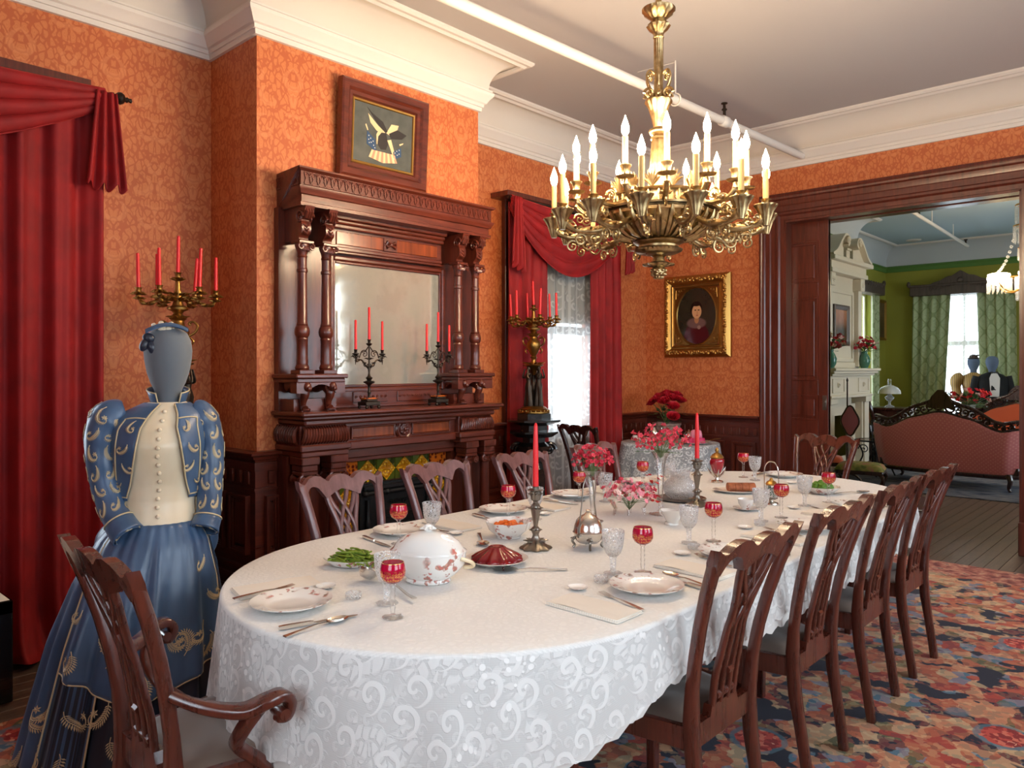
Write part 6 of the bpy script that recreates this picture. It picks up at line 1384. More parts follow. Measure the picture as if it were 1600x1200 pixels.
for i in range(60):
    a = r_.uniform(0, TAU); e = r_.uniform(.04,.16); p = Vector((e*math.cos(a), e*math.sin(a), r_.uniform(.03,.22))); d = Vector((math.cos(a), math.sin(a), r_.uniform(-.5,.6))).normalized(); s = d.cross(Vector((0,0,1))).normalized(); L = r_.uniform(.05,.08)
    lv.add([p, p+d*L*.5+s*L*.3, p+d*L, p+d*L*.5-s*L*.3], [(0,1,2,3)])
st.build('stems', M['stem'], fl)['kind'] = 'stuff'; lv.build('leaves', M['leaf'], fl, ang=0, recalc=False)['kind'] = 'stuff'
# ================================================================ mannequin in the blue embroidered dress
DM = thing('dress_mannequin', 'faceless grey mannequin wearing a blue embroidered Victorian dress', 'mannequin', (-3.04, 1.28, .012), R(68.0))
def satin(name, c1, c2, rough=.34):
    m = NT(name); n = m.noise(m.vm('MULTIPLY', m.obj(), (9, 9, 2.5)), 1.0, 3); m.p(Base_Color=m.ramp(n, [(.3, c1), (.7, c2)]), Roughness=rough, Sheen_Weight=.25, Sheen_Tint=S(170,200,240), Coat_Weight=.15, Coat_Roughness=.35); return m.m
M['bluesatin'] = satin('blue_satin', S(44,68,98), S(74,102,136)); M['navysatin'] = satin('navy_satin', S(14,18,30), S(30,38,56)); M['creamsatin'] = satin('cream_satin', S(222,200,164), S(240,224,196), .36)
M['thread'] = plain('gold_thread', S(206,186,146), .5); M['felt'] = plain('grey_felt', S(104,110,116), .95, Sheen_Weight=.3)
def pd(name, q, mat, ang=180, parent=None): return q.build(name, M[mat], parent or DM, ang=ang)
BX = -.035
# head and neck
q = MB(); q.lathe([(.052,1.27),(.048,1.33),(.047,1.365),(.052,1.385),(.064,1.41),(.077,1.45),(.086,1.50),(.0885,1.535),(.084,1.575),(.070,1.605),(.045,1.625),(.02,1.632),(0,1.633)], 32, Matrix.Diagonal((1, 1.12, 1, 1))); pd('head', q, 'felt')
# torso surface: u turns around (0 = front), z height
TA_ = [(.80,.17),(.87,.152),(.95,.136),(1.02,.132),(1.10,.142),(1.18,.152),(1.24,.152),(1.28,.14),(1.305,.115),(1.325,.075),(1.34,.058)]
TB_ = [(.80,.14),(.87,.122),(.95,.105),(1.02,.10),(1.10,.125),(1.17,.142),(1.24,.12),(1.28,.095),(1.305,.08),(1.325,.066),(1.34,.058)]
def torso(u, z, off=0):
    a = TAU*u; r, b = interp(TA_, z)+off, interp(TB_, z)+off; return Vector((BX*min(1, max(0, (1.34-z)/.1))+r*math.sin(a), -b*math.cos(a)-.012*math.sin(PI*min(1, max(0, (z-.95)/.36))), z))
q = MB(); q.grid(lambda u, v: torso(u, lerp(.868, 1.335, v), .004+.006*max(0, (.1-v)/.1)), 56, 30, cu=True); vest = pd('vest', q, 'creamsatin')
q = MB(); q.grid(lambda u, v: torso(u, lerp(.84, .90, v), .004), 40, 4, cu=True); pd('waistband', q, 'bluesatin')
for i in range(13):
    z = 1.30-.033*i; b = MB(); p = torso(.0, z, .008); b.ball((p.x+.004*math.sin(i), p.y, z), .0085, 8, 6, (1,.7,1)); pd('button', b, 'creamsatin', parent=vest)
edge = lambda z: interp([(.98,.128),(1.05,.102),(1.15,.078),(1.25,.058),(1.33,.048)], z)
def jacket(u, z, off=.014): return torso(u, z, off+.006*math.sin(PI*min(1, max(0, (z-.98)/.34))))
q = MB(); q.grid(lambda u, v: (lambda z: jacket(lerp(edge(z), 1-edge(z), u), z))(lerp(.975+.03*math.sin(PI*u)**.5 if 0 else .98-.015*abs(math.cos(PI*u)), 1.33, v)), 64, 24); jk = solid(pd('jacket', q, 'bluesatin'), .005)
def line(q, pts, r=.003): q.tube(pts, r, 6)
q = MB()
for s in (-1, 1):
    line(q, [jacket(s*edge(z), z, .017) for z in [1.33-.35*i/24 for i in range(25)]]); line(q, [jacket(s*(edge(z)+.085), z, .018) for z in [1.275-.29*i/20 for i in range(21)]])
    line(q, [jacket(s*(edge(1.275)+.085*i/8), 1.275+.004*math.sin(PI*i/8), .018) for i in range(9)]); line(q, [jacket(s*(edge(.985)+.0+.085*i/8), .978, .016) for i in range(9)])
pd('piping', q, 'thread', parent=jk)
# stand collar, open at the front
q = MB(); q.grid(lambda u, v: (lambda a: Vector(((.056+.020*v)*math.sin(a), -(.060+.022*v)*math.cos(a), lerp(1.315, 1.375+.035*math.cos(a)*(-.2) + .02*(1-abs(2*u-1)) , v))))(TAU*lerp(.10, .90, u)), 36, 6); col = solid(pd('collar', q, 'bluesatin'), .004)
q = MB(); line(q, [Vector(((.077)*math.sin(TAU*u), -.083*math.cos(TAU*u), 1.375-.007*math.cos(TAU*u)+.02*(1-abs(2*((u-.1)/.8)-1)))) for u in [.1+.8*i/30 for i in range(31)]], .0028)
for u in (.1, .9): line(q, [Vector(((.058+.020*v)*math.sin(TAU*u), -(.062+.022*v)*math.cos(TAU*u), lerp(1.315, 1.372, v))) for v in (0,.25,.5,.75,1)], .0028)
pd('collar_piping', q, 'thread', parent=col)
# sleeves
def sleeve_fn(s):
    P = [(s*.12+BX, .0, 1.30), (s*.155+BX, -.005, 1.275), (s*.182+BX, -.005, 1.19), (s*.19+BX, -.015, 1.09), (s*.185+BX, -.03, 1.0), (s*.18+BX, -.07, .90), (s*.16+BX, -.105, .835)] if s > 0 else [(s*.12+BX, .0, 1.30), (s*.165+BX, -.005, 1.28), (s*.19+BX, -.005, 1.20), (s*.19+BX, -.015, 1.10), (s*.175+BX, -.03, 1.0), (s*.145+BX, -.075, .91), (s*.10+BX, -.125, .84)]
    C = bez(P, 8); n = len(C); rad = [(0,.040),(.10,.056),(.2,.070),(.34,.064),(.55,.053),(.8,.047),(1,.048)] if s < 0 else [(0,.040),(.10,.052),(.2,.058),(.34,.054),(.55,.048),(.8,.044),(1,.046)]
    def fn(u, v):
        i = min(n-1.001, v*(n-1)); k = int(i); c = C[k].lerp(C[k+1], i-k); t = (C[min(k+2, n-1)]-C[max(k-1, 0)]).normalized()
        x = Vector((0,1,0)).cross(t).normalized(); y = t.cross(x); r = interp(rad, v)*(1+.05*math.sin(9*TAU*u)*math.exp(-v*9)+.02*math.sin(v*40+u*9)); a = TAU*u
        return c+x*r*math.cos(a)+y*r*math.sin(a)
    return fn
SL = {}
for s in (-1, 1):
    fn = sleeve_fn(s); SL[s] = fn; q = MB(); q.grid(lambda u, v: fn(u, v), 28, 44, cu=True); sl = solid(pd('sleeve', q, 'bluesatin'), .004)
    q = MB(); q.grid(lambda u, v: fn(u, lerp(.87, .995, v))+(fn(u, .93)-(fn(0, .93)+fn(.5, .93))*.5)*(.10+.10*v), 28, 6, cu=True); cf = solid(pd('cuff', q, 'bluesatin', parent=sl), .004)
    q = MB(); ctr = (fn(0, .93)+fn(.5, .93))*.5; q.tube([fn(u, .872)+(fn(u, .93)-ctr)*.14 for u in [i/28 for i in range(28)]], .0032, 6, closed=True); pd('cuff_piping', q, 'thread', parent=sl)
# skirt
def skirt(u, v, off=0):
    a = TAU*u; z = lerp(.875, .008, v); rx = interp([(0,.140),(.08,.19),(.25,.245),(.5,.295),(.8,.335),(1,.36)], v); f, b_ = interp([(0,.115),(.1,.15),(.3,.20),(.6,.26),(1,.31)], v), interp([(0,.12),(.08,.20),(.25,.30),(.6,.40),(1,.56)], v)
    ry = f if math.cos(a) > 0 else b_
    w = 1+min(1, v*2.2)*(.055*math.sin(11*a+2.2*math.sin(a*2))+.03*math.sin(23*a))+.02*math.exp(-v*8)*math.sin(34*a)
    cx = BX-interp([(0,0),(.3,.03),(1,.09)], v)
    return Vector((cx+(rx*w+off)*math.sin(a), -(ry*w+off)*math.cos(a), z))
q = MB(); q.grid(lambda u, v: skirt(u, v), 150, 44, cu=True); pd('underskirt', q, 'navysatin')
q = MB(); q.grid(lambda u, v: skirt(lerp(.30, .93, u), v*.985, .012), 110, 40); tr_ = solid(pd('train', q, 'bluesatin'), .004)
def apron(u, v): return skirt(lerp(-.155, .165, u), v*(.62+.06*math.cos(PI*(u-.5)*1.6)), .022)
q = MB(); q.grid(apron, 60, 34); ap = solid(pd('overskirt', q, 'bluesatin'), .004)
q = MB(); line(q, [apron(i/40, 1.0) for i in range(41)], .0035); line(q, [apron(.0, i/20) for i in range(21)], .003); line(q, [apron(1.0, i/20) for i in range(21)], .003); pd('overskirt_piping', q, 'thread', parent=ap)
q = MB(); line(q, [skirt(.93, .05+.93*i/24, .015) for i in range(25)], .0035); line(q, [skirt(.84, .05+.93*i/24, .018) for i in range(25)], .0035); pd('train_piping', q, 'thread', parent=tr_)
q = MB(); q.grid(lambda u, v: skirt(lerp(.845, .925, u), lerp(.03, .975, v), .0135), 16, 30); solid(pd('dark_gore', q, 'navysatin', parent=tr_), .002)
# bustle puffs behind the waist
for s in (-1, 1):
    q = MB(); q.grid(lambda u, v: Vector((BX+s*(.10+.10*math.sin(PI*v)*(.6+.4*math.cos(TAU*u)))+.06*math.cos(TAU*u)*s*math.sin(PI*v)*.6, .10+.10*math.sin(PI*v)+.075*math.sin(TAU*u)*math.sin(PI*v), .90-.30*v+.012*math.sin(TAU*4*u))), 40, 16, cu=True); pd('bustle', q, 'bluesatin')
# embroidery: leafy scrolls drawn on the surfaces
def sprig(q, F, u0, v0, su, sv, ang, L, flip=1, off=.004):
    def mp_(a, b):
        c, s = math.cos(ang), math.sin(ang); x, y = a*c-b*s, a*s+b*c; u, v = u0+x/su, v0+y/sv; e = .004
        p = F(u, v); n = (F(u+e, v)-p).cross(F(u, v+e)-p)
        if n.length > 0: n.normalize()
        ctr = Vector((BX, 0, p.z)) ; 
        if n.dot(p-CTR(p)) < 0: n = -n
        return p+n*off
    pts = []
    for i in range(22):
        t = i/21; th = flip*(2.4*t+3.4*max(0, t-.55)**1.2*2.2); r = 1
        pts.append((t, th))
    P = [(0.0, 0.0)]
    for t, th in pts[1:]: P.append((P[-1][0]+L/21*math.cos(th*.9), P[-1][1]+L/21*math.sin(th*.9)))
    q.tube([mp_(*p) for p in P], .0018, 4)
    for i in range(2, 16):
        a, b = P[i]; th = math.atan2(P[i+1][1]-b, P[i+1][0]-a)
        for s in (-1, 1):
            d = th+s*.9; l = L*.13*(1-.4*abs(i-8)/8); x, y = math.cos(d), math.sin(d)
            q.add([mp_(a, b), mp_(a+l*.5*x-l*.14*y, b+l*.5*y+l*.14*x), mp_(a+l*x, b+l*y), mp_(a+l*.5*x+l*.14*y, b+l*.5*y-l*.14*x)], [(0,1,2,3)])
    a, b = P[-1]
    for k in range(6):
        d = TAU*k/6; l = L*.10; x, y = math.cos(d), math.sin(d); q.add([mp_(a, b), mp_(a+l*.5*x-l*.2*y, b+l*.5*y+l*.2*x), mp_(a+l*x, b+l*y), mp_(a+l*.5*x+l*.2*y, b+l*.5*y-l*.2*x)], [(0,1,2,3)])
def emb(name, F, spots, su, sv, parent, ctr):
    global CTR; CTR = ctr
    q = MB()
    for u, v, a, L, fl in spots: sprig(q, F, u, v, su, sv, a, L, fl)
    o = q.build(name, M['thread'], parent, ang=0, recalc=False); o['kind'] = 'stuff'
axis = lambda p: Vector((BX, .02, p.z))
emb('embroidery', lambda u, v: jacket(u, 1.33-.35*v, .0175), [(.085+.0,.18,.5,.07,1),(.10,.42,1.6,.08,-1),(.13,.62,1.4,.08,1),(.15,.84,1.2,.06,-1),(-.085,.18,2.6,.07,-1),(-.10,.42,1.6,.08,1),(-.13,.62,1.7,.08,-1),(-.15,.84,1.9,.06,1)], .85, .35, jk, axis)
for s in (-1, 1):
    fn = SL[s]; cl = lambda p, fn=fn: (fn(0, min(1, max(0, (1.30-p.z)/.46)))+fn(.5, min(1, max(0, (1.30-p.z)/.46))))*.5
    emb('embroidery', lambda u, v: fn(u % 1, min(.999, max(0, v))), [(u0+du, v, a, .085, f) for u0 in (.0, .17, .33, .5, .67, .83) for v, du, a, f in ((.14,.02,1.2,1),(.26,-.03,1.9,-1),(.38,.03,1.0,1),(.5,-.02,2.1,-1),(.62,.02,1.2,1),(.74,-.02,1.9,-1),(.95,0,.6,1))], .34, .52, DM, cl)
emb('embroidery', lambda u, v: apron(u, min(1, v)), [(.10+.2*i, .86-.03*abs(i-2), (1.0, 2.2)[i % 2]-3.0*(i % 2), .15, (1,-1)[i % 2]) for i in range(5)]+[(.9,.25,1.5,.12,1),(.9,.5,1.6,.13,-1),(.86,.7,1.7,.13,1),(.08,.3,1.5,.12,-1),(.08,.55,1.4,.13,1),(.3,.6,1.2,.13,1),(.62,.66,1.9,.13,-1),(.45,.78,1.3,.12,1)], .56, .58, ap, axis)
emb('embroidery', lambda u, v: skirt(u, min(.99, v), .017), [(.955,.66,1.3,.17,1),(.965,.80,1.8,.17,-1),(.955,.92,1.2,.15,1),(.885,.70,1.5,.17,-1),(.89,.86,1.2,.18,1),(.82,.70,1.5,.16,1),(.815,.85,1.7,.17,-1),(.78,.75,1.4,.16,-1),(.86,.95,.4,.16,1),(.77,.9,1.3,.17,1)], 2.3, .87, tr_, axis)
# hat: little blue bow with cream rosette
h = MB(); h.grid(lambda u, v: Vector((-.005+.075*(2*u-1), -.045+.04*math.sin(PI*u)*0-.035*v, 1.605+.035*math.cos((2*u-1)*1.25)-.012*v*(1-u)-.006*math.sin(v*9))), 18, 6); hat = solid(pd('hat_band', h, 'bluesatin'), .006)
for cx, cz, rx, rz_, t_ in ((-.068, 1.582, .024, .020, .5), (-.058, 1.548, .018, .028, -.25), (-.085, 1.556, .016, .026, .35)):
    h = MB(); h.ball((0,0,0), 1, 14, 10, (rx, .016, rz_)); h.v = [tuple(T(cx, -.066, cz) @ RY(t_) @ Vector(p)) for p in h.v]; pd('bow_loop', h, 'navysatin', parent=hat)
h = MB()
for L in range(3):
    for k in range(7):
        a = TAU*k/7+L*.5; r = .012+.010*L; h.ball((-.012+r*math.cos(a)*1.3, -.058+.01*L, 1.622+r*.45*math.sin(a)+.004*L), .010, 6, 4, (1,.6,.8))
pd('rosette', h, 'creamsatin', parent=hat)
# ================================================================ the green parlour beyond the sliding doors
PY0, PY1, PXR, BY0, BY1 = YF+.30, 15.5, 1.8, 10.42, 12.18
def olive():
    m = NT('olive_wall'); m.p(Base_Color=m.mix(m.noise(m.obj(), 2, 2), S(146,144,48), S(160,156,58)), Roughness=.7); return m.m
M['olive'] = olive(); M['greenband'] = plain('green_frieze', S(84,124,52), .7); M['blueceil'] = plain('pale_blue_ceiling', S(176,196,206), .8); M['ivory'] = plain('ivory_paint', S(222,212,190), .5)
w = MB(); wall_with_holes(w, 'x', XL-.22, XL, PY0, PY1+.2, 0, 3.9, [(13.55, 14.65, .5, 2.85)]); struct(w.build('wall_parlour_left', M['olive'], ang=0))
w = MB(); w.box(XL, CX, BY0, 10.75, 0, 3.9); w.box(XL, CX, 11.75, BY1, 0, 3.9); w.box(XL, CX, 10.75, 11.75, .85, 3.9); w.box(XL, XL+.1, 10.75, 11.75, 0, .85); struct(w.build('wall_parlour_breast', M['olive'], ang=0))
w = MB(); wall_with_holes(w, 'y', PY1, PY1+.22, XL, PXR, 0, 3.9, [(-3.93, -2.73, .5, 2.85)]); struct(w.build('wall_parlour_far', M['olive'], ang=0))
w = MB(); wall_with_holes(w, 'x', PXR, PXR+.22, PY0, PY1+.2, 0, 3.9, [(10.2, 12.8, .5, 2.85)]); struct(w.build('wall_parlour_right', M['olive'], ang=0))
w = MB(); wall_with_holes(w, 'y', PY0, PY0+.012, XL, PXR, 0, 3.9, [(DX0, DX1, 0, DZ)]); struct(w.build('wall_parlour_near', M['olive'], ang=0))
w = MB(); w.box(XL-.3, PXR+.3, PY0, PY1+.3, ZC+.002, ZC+.1); struct(w.build('ceiling_parlour', M['blueceil'], ang=0))
PROOM = [(XL, PY0+.012), (PXR, PY0+.012), (PXR, PY1), (XL, PY1), (XL, BY1), (CX, BY1), (CX, BY0), (XL, BY0)]
struct(ring_sweep('ceiling_cove_parlour', plain('grey_cove', S(196,200,200), .75), PROOM, [(.012, 3.40)]+[(.012+.235*(1-math.cos(a)), 3.44+.32*math.sin(a)) for a in [PI/2*i/10 for i in range(0, 11)]]+[(.26, 3.774)]))
struct(ring_sweep('trim_7', M['trim_paint'], PROOM, [(.235,3.76),(.24,3.745),(.262,3.738),(.285,3.752),(.29,3.773)])); struct(ring_sweep('trim_8', M['greenband'], PROOM, [(0,3.29),(.02,3.292),(.022,3.36),(.035,3.37),(.035,3.395),(.014,3.405)])); struct(ring_sweep('baseboard_parlour', M['ivory'], PROOM, [(.02,0),(.02,.16),(.008,.18),(0,.182)], skip=(0,)))
def simple_window(idx, axis, p, a0, a1, z0, z1, inward):
    o = bpy.data.objects.new('window_%d' % idx, None); COL.objects.link(o); struct(o)
    def bx(mb_, s0, s1, d0, d1, q0, q1):
        d0, d1 = p+inward*d0, p+inward*d1
        if axis == 'x': mb_.cbox(min(d0,d1), max(d0,d1), s0, s1, q0, q1, .003)
        else: mb_.cbox(s0, s1, min(d0,d1), max(d0,d1), q0, q1, .003)
    c = MB(); bx(c, a0-.09, a0, 0, .03, z0-.05, z1+.1); bx(c, a1, a1+.09, 0, .03, z0-.05, z1+.1); bx(c, a0-.09, a1+.09, 0, .035, z1, z1+.1); bx(c, a0-.1, a1+.1, -.1, .06, z0-.05, z0); c.build('window_casing', M['ivory'], o, ang=30)
    zm, am = (z0+z1)/2+.25, (a0+a1)/2
    for q0, q1, d in ((z0, zm+.02, -.08), (zm-.02, z1, -.12)):
        c = MB(); bx(c, a0, a0+.05, d, d+.03, q0, q1); bx(c, a1-.05, a1, d, d+.03, q0, q1); bx(c, a0+.05, a1-.05, d, d+.03, q0, q0+.06); bx(c, a0+.05, a1-.05, d, d+.03, q1-.06, q1); bx(c, am-.02, am+.02, d, d+.03, q0+.06, q1-.06); s = c.build('sash', M['ivory'], o, ang=30)
        for g0, g1 in ((a0+.05, am-.02), (am+.02, a1-.05)): c = MB(); bx(c, g0, g1, d+.01, d+.016, q0+.06, q1-.06); c.build('pane', M['pane'], s, ang=0)
simple_window(7, 'y', PY1, -3.93, -2.73, .5, 2.85, -1); simple_window(8, 'x', XL, 13.55, 14.65, .5, 2.85, 1); simple_window(9, 'x', PXR, 10.2, 12.8, .5, 2.85, -1)
def damask():
    m = NT('green_damask'); v = m.uv(); x, y, _ = m.xyz(v)
    a = m.math('ADD', m.math('SINE', m.math('MULTIPLY', y, 19)), m.math('MULTIPLY', m.math('COSINE', m.math('MULTIPLY', x, 28)), 1.0)); ln = m.sm(m.math('ABSOLUTE', a), .36, .16)
    n = m.sm(m.noise(v, 26, 2), .52, .58); k = m.math('MULTIPLY', m.math('MAXIMUM', ln, m.math('MULTIPLY', n, .35)), .8); m.p(Base_Color=m.mix(k, S(176,186,140), S(128,142,92)), Roughness=.75, Sheen_Weight=.2); return m.m
M['damask'] = damask(); M['carved'] = wood('carved_oak', S(50,40,34), S(92,76,64), .5, coat=.1)
def ydrape(x0, x1, xt0, xt1, y, zt, zb, folds, amp, seed):
    r = random.Random(seed); ph = r.uniform(0, 6); q = MB(); nu, nv = int(folds*12), 24
    q.grid(lambda u, v: (lerp(lerp(xt0, xt1, u), lerp(x0, x1, u), v), y-amp*(1+math.sin(TAU*folds*u+ph)), lerp(zt, zb, v)), nu, nv); q.uv = [(abs(x1-x0)*1.15*i/(nu-1), (zt-zb)*j/(nv-1)) for i in range(nu) for j in range(nv)]; return q
c = thing('damask_curtain', 'pale green damask curtains under a carved pelmet at the parlour window', 'curtain')
solid(ydrape(-4.16, -3.64, -4.12, -3.50, PY1-.06, 2.86, .03, 4, .035, 1).build('drape', M['damask'], c, ang=180)); solid(ydrape(-3.02, -2.48, -3.10, -2.52, PY1-.06, 2.86, .03, 4, .035, 2).build('drape', M['damask'], c, ang=180))
q = MB(); q.cbox(-4.16, -2.48, PY1-.20, PY1, 2.80, 2.98, .01); q.cbox(-4.19, -2.45, PY1-.22, PY1, 2.96, 3.0, .008)
def crest(cx, w, h): return [(cx+w*(t), 2.99+h*(max(0, math.cos(t*PI/2))**1.5*.75+.25*max(0, 1-abs(t)*4)+.03*math.cos(t*16))) for t in [-1+2*i/40 for i in range(41)]]
t_ = crest(-3.33, .55, .22); q.band(t_, [(a, 2.97) for a, b in t_], 0, .05, lambda a, b, d: (a, PY1-.20+d, b))
for i in range(14): x = -3.8+.073*i; q.spiral((x, PY1-.205, 2.90+.10*max(0, 1-abs(x+3.33)*2.2)), .035, 1.3, .010, (1 if x < -3.33 else -1,0,0), (0,0,1), 16, 5)
q.ball((-3.33, PY1-.2, 3.05), .05, 10, 6); q.ball((-4.18, PY1-.18, 3.02), .035, 8, 5, (1,1,1.6)); q.ball((-2.47, PY1-.18, 3.02), .035, 8, 5, (1,1,1.6)); q.build('pelmet', M['carved'], c)
q = MB(); nu = 50; q.grid(lambda u, v: (lerp(-3.7, -2.95, u), PY1-.03+.008*math.sin(TAU*8*u), lerp(2.86, .5, v)), nu, 8); q.uv = [(.8*i/(nu-1), 2.4*j/7) for i in range(nu) for j in range(8)]; tag(q.build('parlour_sheer', M['sheer'], None, ang=180), 'thin white sheer in the parlour window between green damask drapes', 'curtain')
c = thing('damask_curtain', 'narrow green curtain under a carved pelmet beyond the white mantel', 'curtain')
q = MB(); q.cbox(XL, XL+.2, 13.4, 14.8, 2.80, 2.98, .01)
for i in range(10): q.spiral((XL+.205, 13.5+.13*i, 2.96), .05, 1.3, .014, (0,1,0), (0,0,1), 16, 5)
q.ball((XL+.18, 14.8, 3.02), .035, 8, 5, (1,1,1.6)); q.build('pelmet', M['carved'], c)
for a, b in ((13.4, 13.75), (14.42, 14.8)):
    q = MB(); q.grid(lambda u, v: (XL+.10+.03*math.sin(TAU*3*u), lerp(a, b, u), lerp(2.82, .03, v)), 36, 14); q.uv = [(.4*i/35, 2.8*j/13) for i in range(36) for j in range(14)]; solid(q.build('drape', M['damask'], c, ang=180))
# ---- ivory mantelpiece with scrolled pediment
FM = thing('parlour_mantel', 'ivory painted mantelpiece with broken scroll pediment in the parlour', 'mantelpiece', (CX, 11.25, 0))
def pf(name, q, mat='ivory', parent=None): return q.build(name, M[mat], parent or FM, ang=35)
q = MB(); q.cbox(0, .36, -.92, .92, 1.44, 1.475, .006); q.cbox(0, .33, -.89, .89, 1.40, 1.44, .01); q.cbox(0, .29, -.85, .85, 1.37, 1.40, .006); pf('shelf', q)
q = MB(); q.cbox(0, .24, -.82, .82, 1.10, 1.37, .006); q.cbox(0, .27, -.84, .84, 1.06, 1.10, .006); pf('frieze', q)
for a, b in ((-.72, -.3), (.3, .72)):
    q = MB(); frame_rect(q, a, b, 1.15, 1.32, .015, .24, .252, .003); q.spiral((.25, (a+b)/2, 1.235), .04, 1.4, .008, (0,1,0), (0,0,1)); pf('frieze_panel', q)
for s in (-1, 1):
    q = MB(); q.cbox(0, .20, s*.70-.12, s*.70+.12, 0, 1.06, .005); q.cbox(.2, .23, s*.70-.09, s*.70+.09, .08, 1.0, .004); q.cbox(.0, .26, s*.7-.13, s*.7+.13, .98, 1.06, .005); pf('pilaster', q)
q = MB(); q.box(0.02, .10, -.58, -.42, 0, .95); q.box(.02, .10, .42, .58, 0, .95); q.box(.02, .10, -.42, .42, .80, 1.06); pf('tile_slip', q); q = MB(); q.box(-.4, .03, -.5, .5, 0, .02); q.box(-.42, -.38, -.5, .5, 0, .85); pf('firebox', q, 'iron')
q = MB(); q.cbox(0, .09, -.68, .68, 1.475, 2.98, .005); frame_rect(q, -.45, .45, 1.62, 2.55, .05, .09, .11); q.cbox(0, .12, -.68, .68, 1.475, 1.56, .005); pf('overmantel_panel', q)
for s in (-1, 1):
    q = MB(); q.cbox(.09, .17, s*.59-.07, s*.59+.07, 1.5, 2.70, .005); q.cbox(.09, .21, s*.59-.085, s*.59+.085, 2.62, 2.80, .008); q.spiral((.21, s*.59, 2.70), .05, 1.3, .012, (0,s,0), (0,0,1)); pf('pilaster_strip', q)
q = MB(); q.cbox(0, .24, -.72, .72, 2.80, 2.86, .006); q.cbox(0, .30, -.78, .78, 2.96, 3.02, .008); q.cbox(0, .22, -.70, .70, 2.86, 2.96, .004); pf('cornice', q)
for s in (-1, 1):
    q = MB(); top = bez([(s*.78,3.03,0),(s*.62,3.10,0),(s*.46,3.24,0),(s*.32,3.34,0),(s*.20,3.33,0),(s*.16,3.25,0),(s*.22,3.20,0)], 6); q.bar([(.14, p.x, p.y) for p in top], .28, .035, (1,0,0)); q.band([(p.x, p.y-.01) for p in top[:26]], [(p.x, 3.02) for p in top[:26]], .02, .20, lambda a, b, d: (d, a, b)); q.spiral((.29, s*.24, 3.27), .06, 1.5, .014, (0,-s,0), (0,0,1)); pf('scroll_pediment', q)
q = MB(); q.cbox(.04, .20, -.07, .07, 3.02, 3.16, .006); q.cbox(.03, .22, -.085, .085, 3.16, 3.19, .006); pf('plinth_block', q)
def simple_picture(label, loc, w, h, rot, mats, fw=.05):
    o = thing('framed_picture', label, 'picture', loc, rot); vs, fs = rect_frame([(0,0),(0,.03),(.02,.04),(fw-.01,.02),(fw,.012)], -w/2, w/2, 0, h); q = MB(); q.add([(d, a, b) for a, b, d in vs], fs); q.build('frame', M[mats[0]], o, ang=30)
    m = NT('old_landscape'); n = m.noise(m.obj(), 7, 4); z = m.xyz(m.obj())[2]; m.p(Base_Color=m.mix(m.sm(z, h*.35, h*.7), m.ramp(n, [(.35, S(40,28,22)), (.65, S(84,58,40))]), m.ramp(n, [(.3, mats[1]), (.7, mats[2])])), Roughness=.3); q = MB(); q.box(.0, .012, -w/2+fw-.005, w/2-fw+.005, fw-.005, h-fw+.005); q.build('canvas', m.m, o, ang=0)
simple_picture('small dark-framed landscape hung on the ivory overmantel', (CX+.115, 11.17, 1.80), .60, .58, 0, ('carved', S(150,90,66), S(186,130,100)), .07)
simple_picture('gilt-framed dark painting on the green parlour wall by the window', (XL+.01, 15.08, 2.0), .66, .76, 0, ('gold', S(70,54,40), S(110,84,60)), .06)
# mantel vases with flowers
for i, (y, lab, sd) in enumerate(((11.86, 'green vase of dark red flowers at the right of the parlour mantel', 31), (10.50, 'green vase of dark red flowers beside the sliding door edge', 32))):
    o = thing('mantel_vase', lab, 'vase', (-3.84, y, 1.4755)); q = MB(); q.lathe([(0,0),(.06,0),(.05,.015),(.075,.06),(.085,.13),(.06,.19),(.04,.22),(.045,.25),(.03,.25)], 24); q.build('body', plain('green_glaze', S(72,120,100), .2), o)
    bouquet(o, (0,0,.25), .19, .22, ['rosered','fl_red','fl_blush','rosered'], 46, sd, .038, ln=24, stemr=.003)
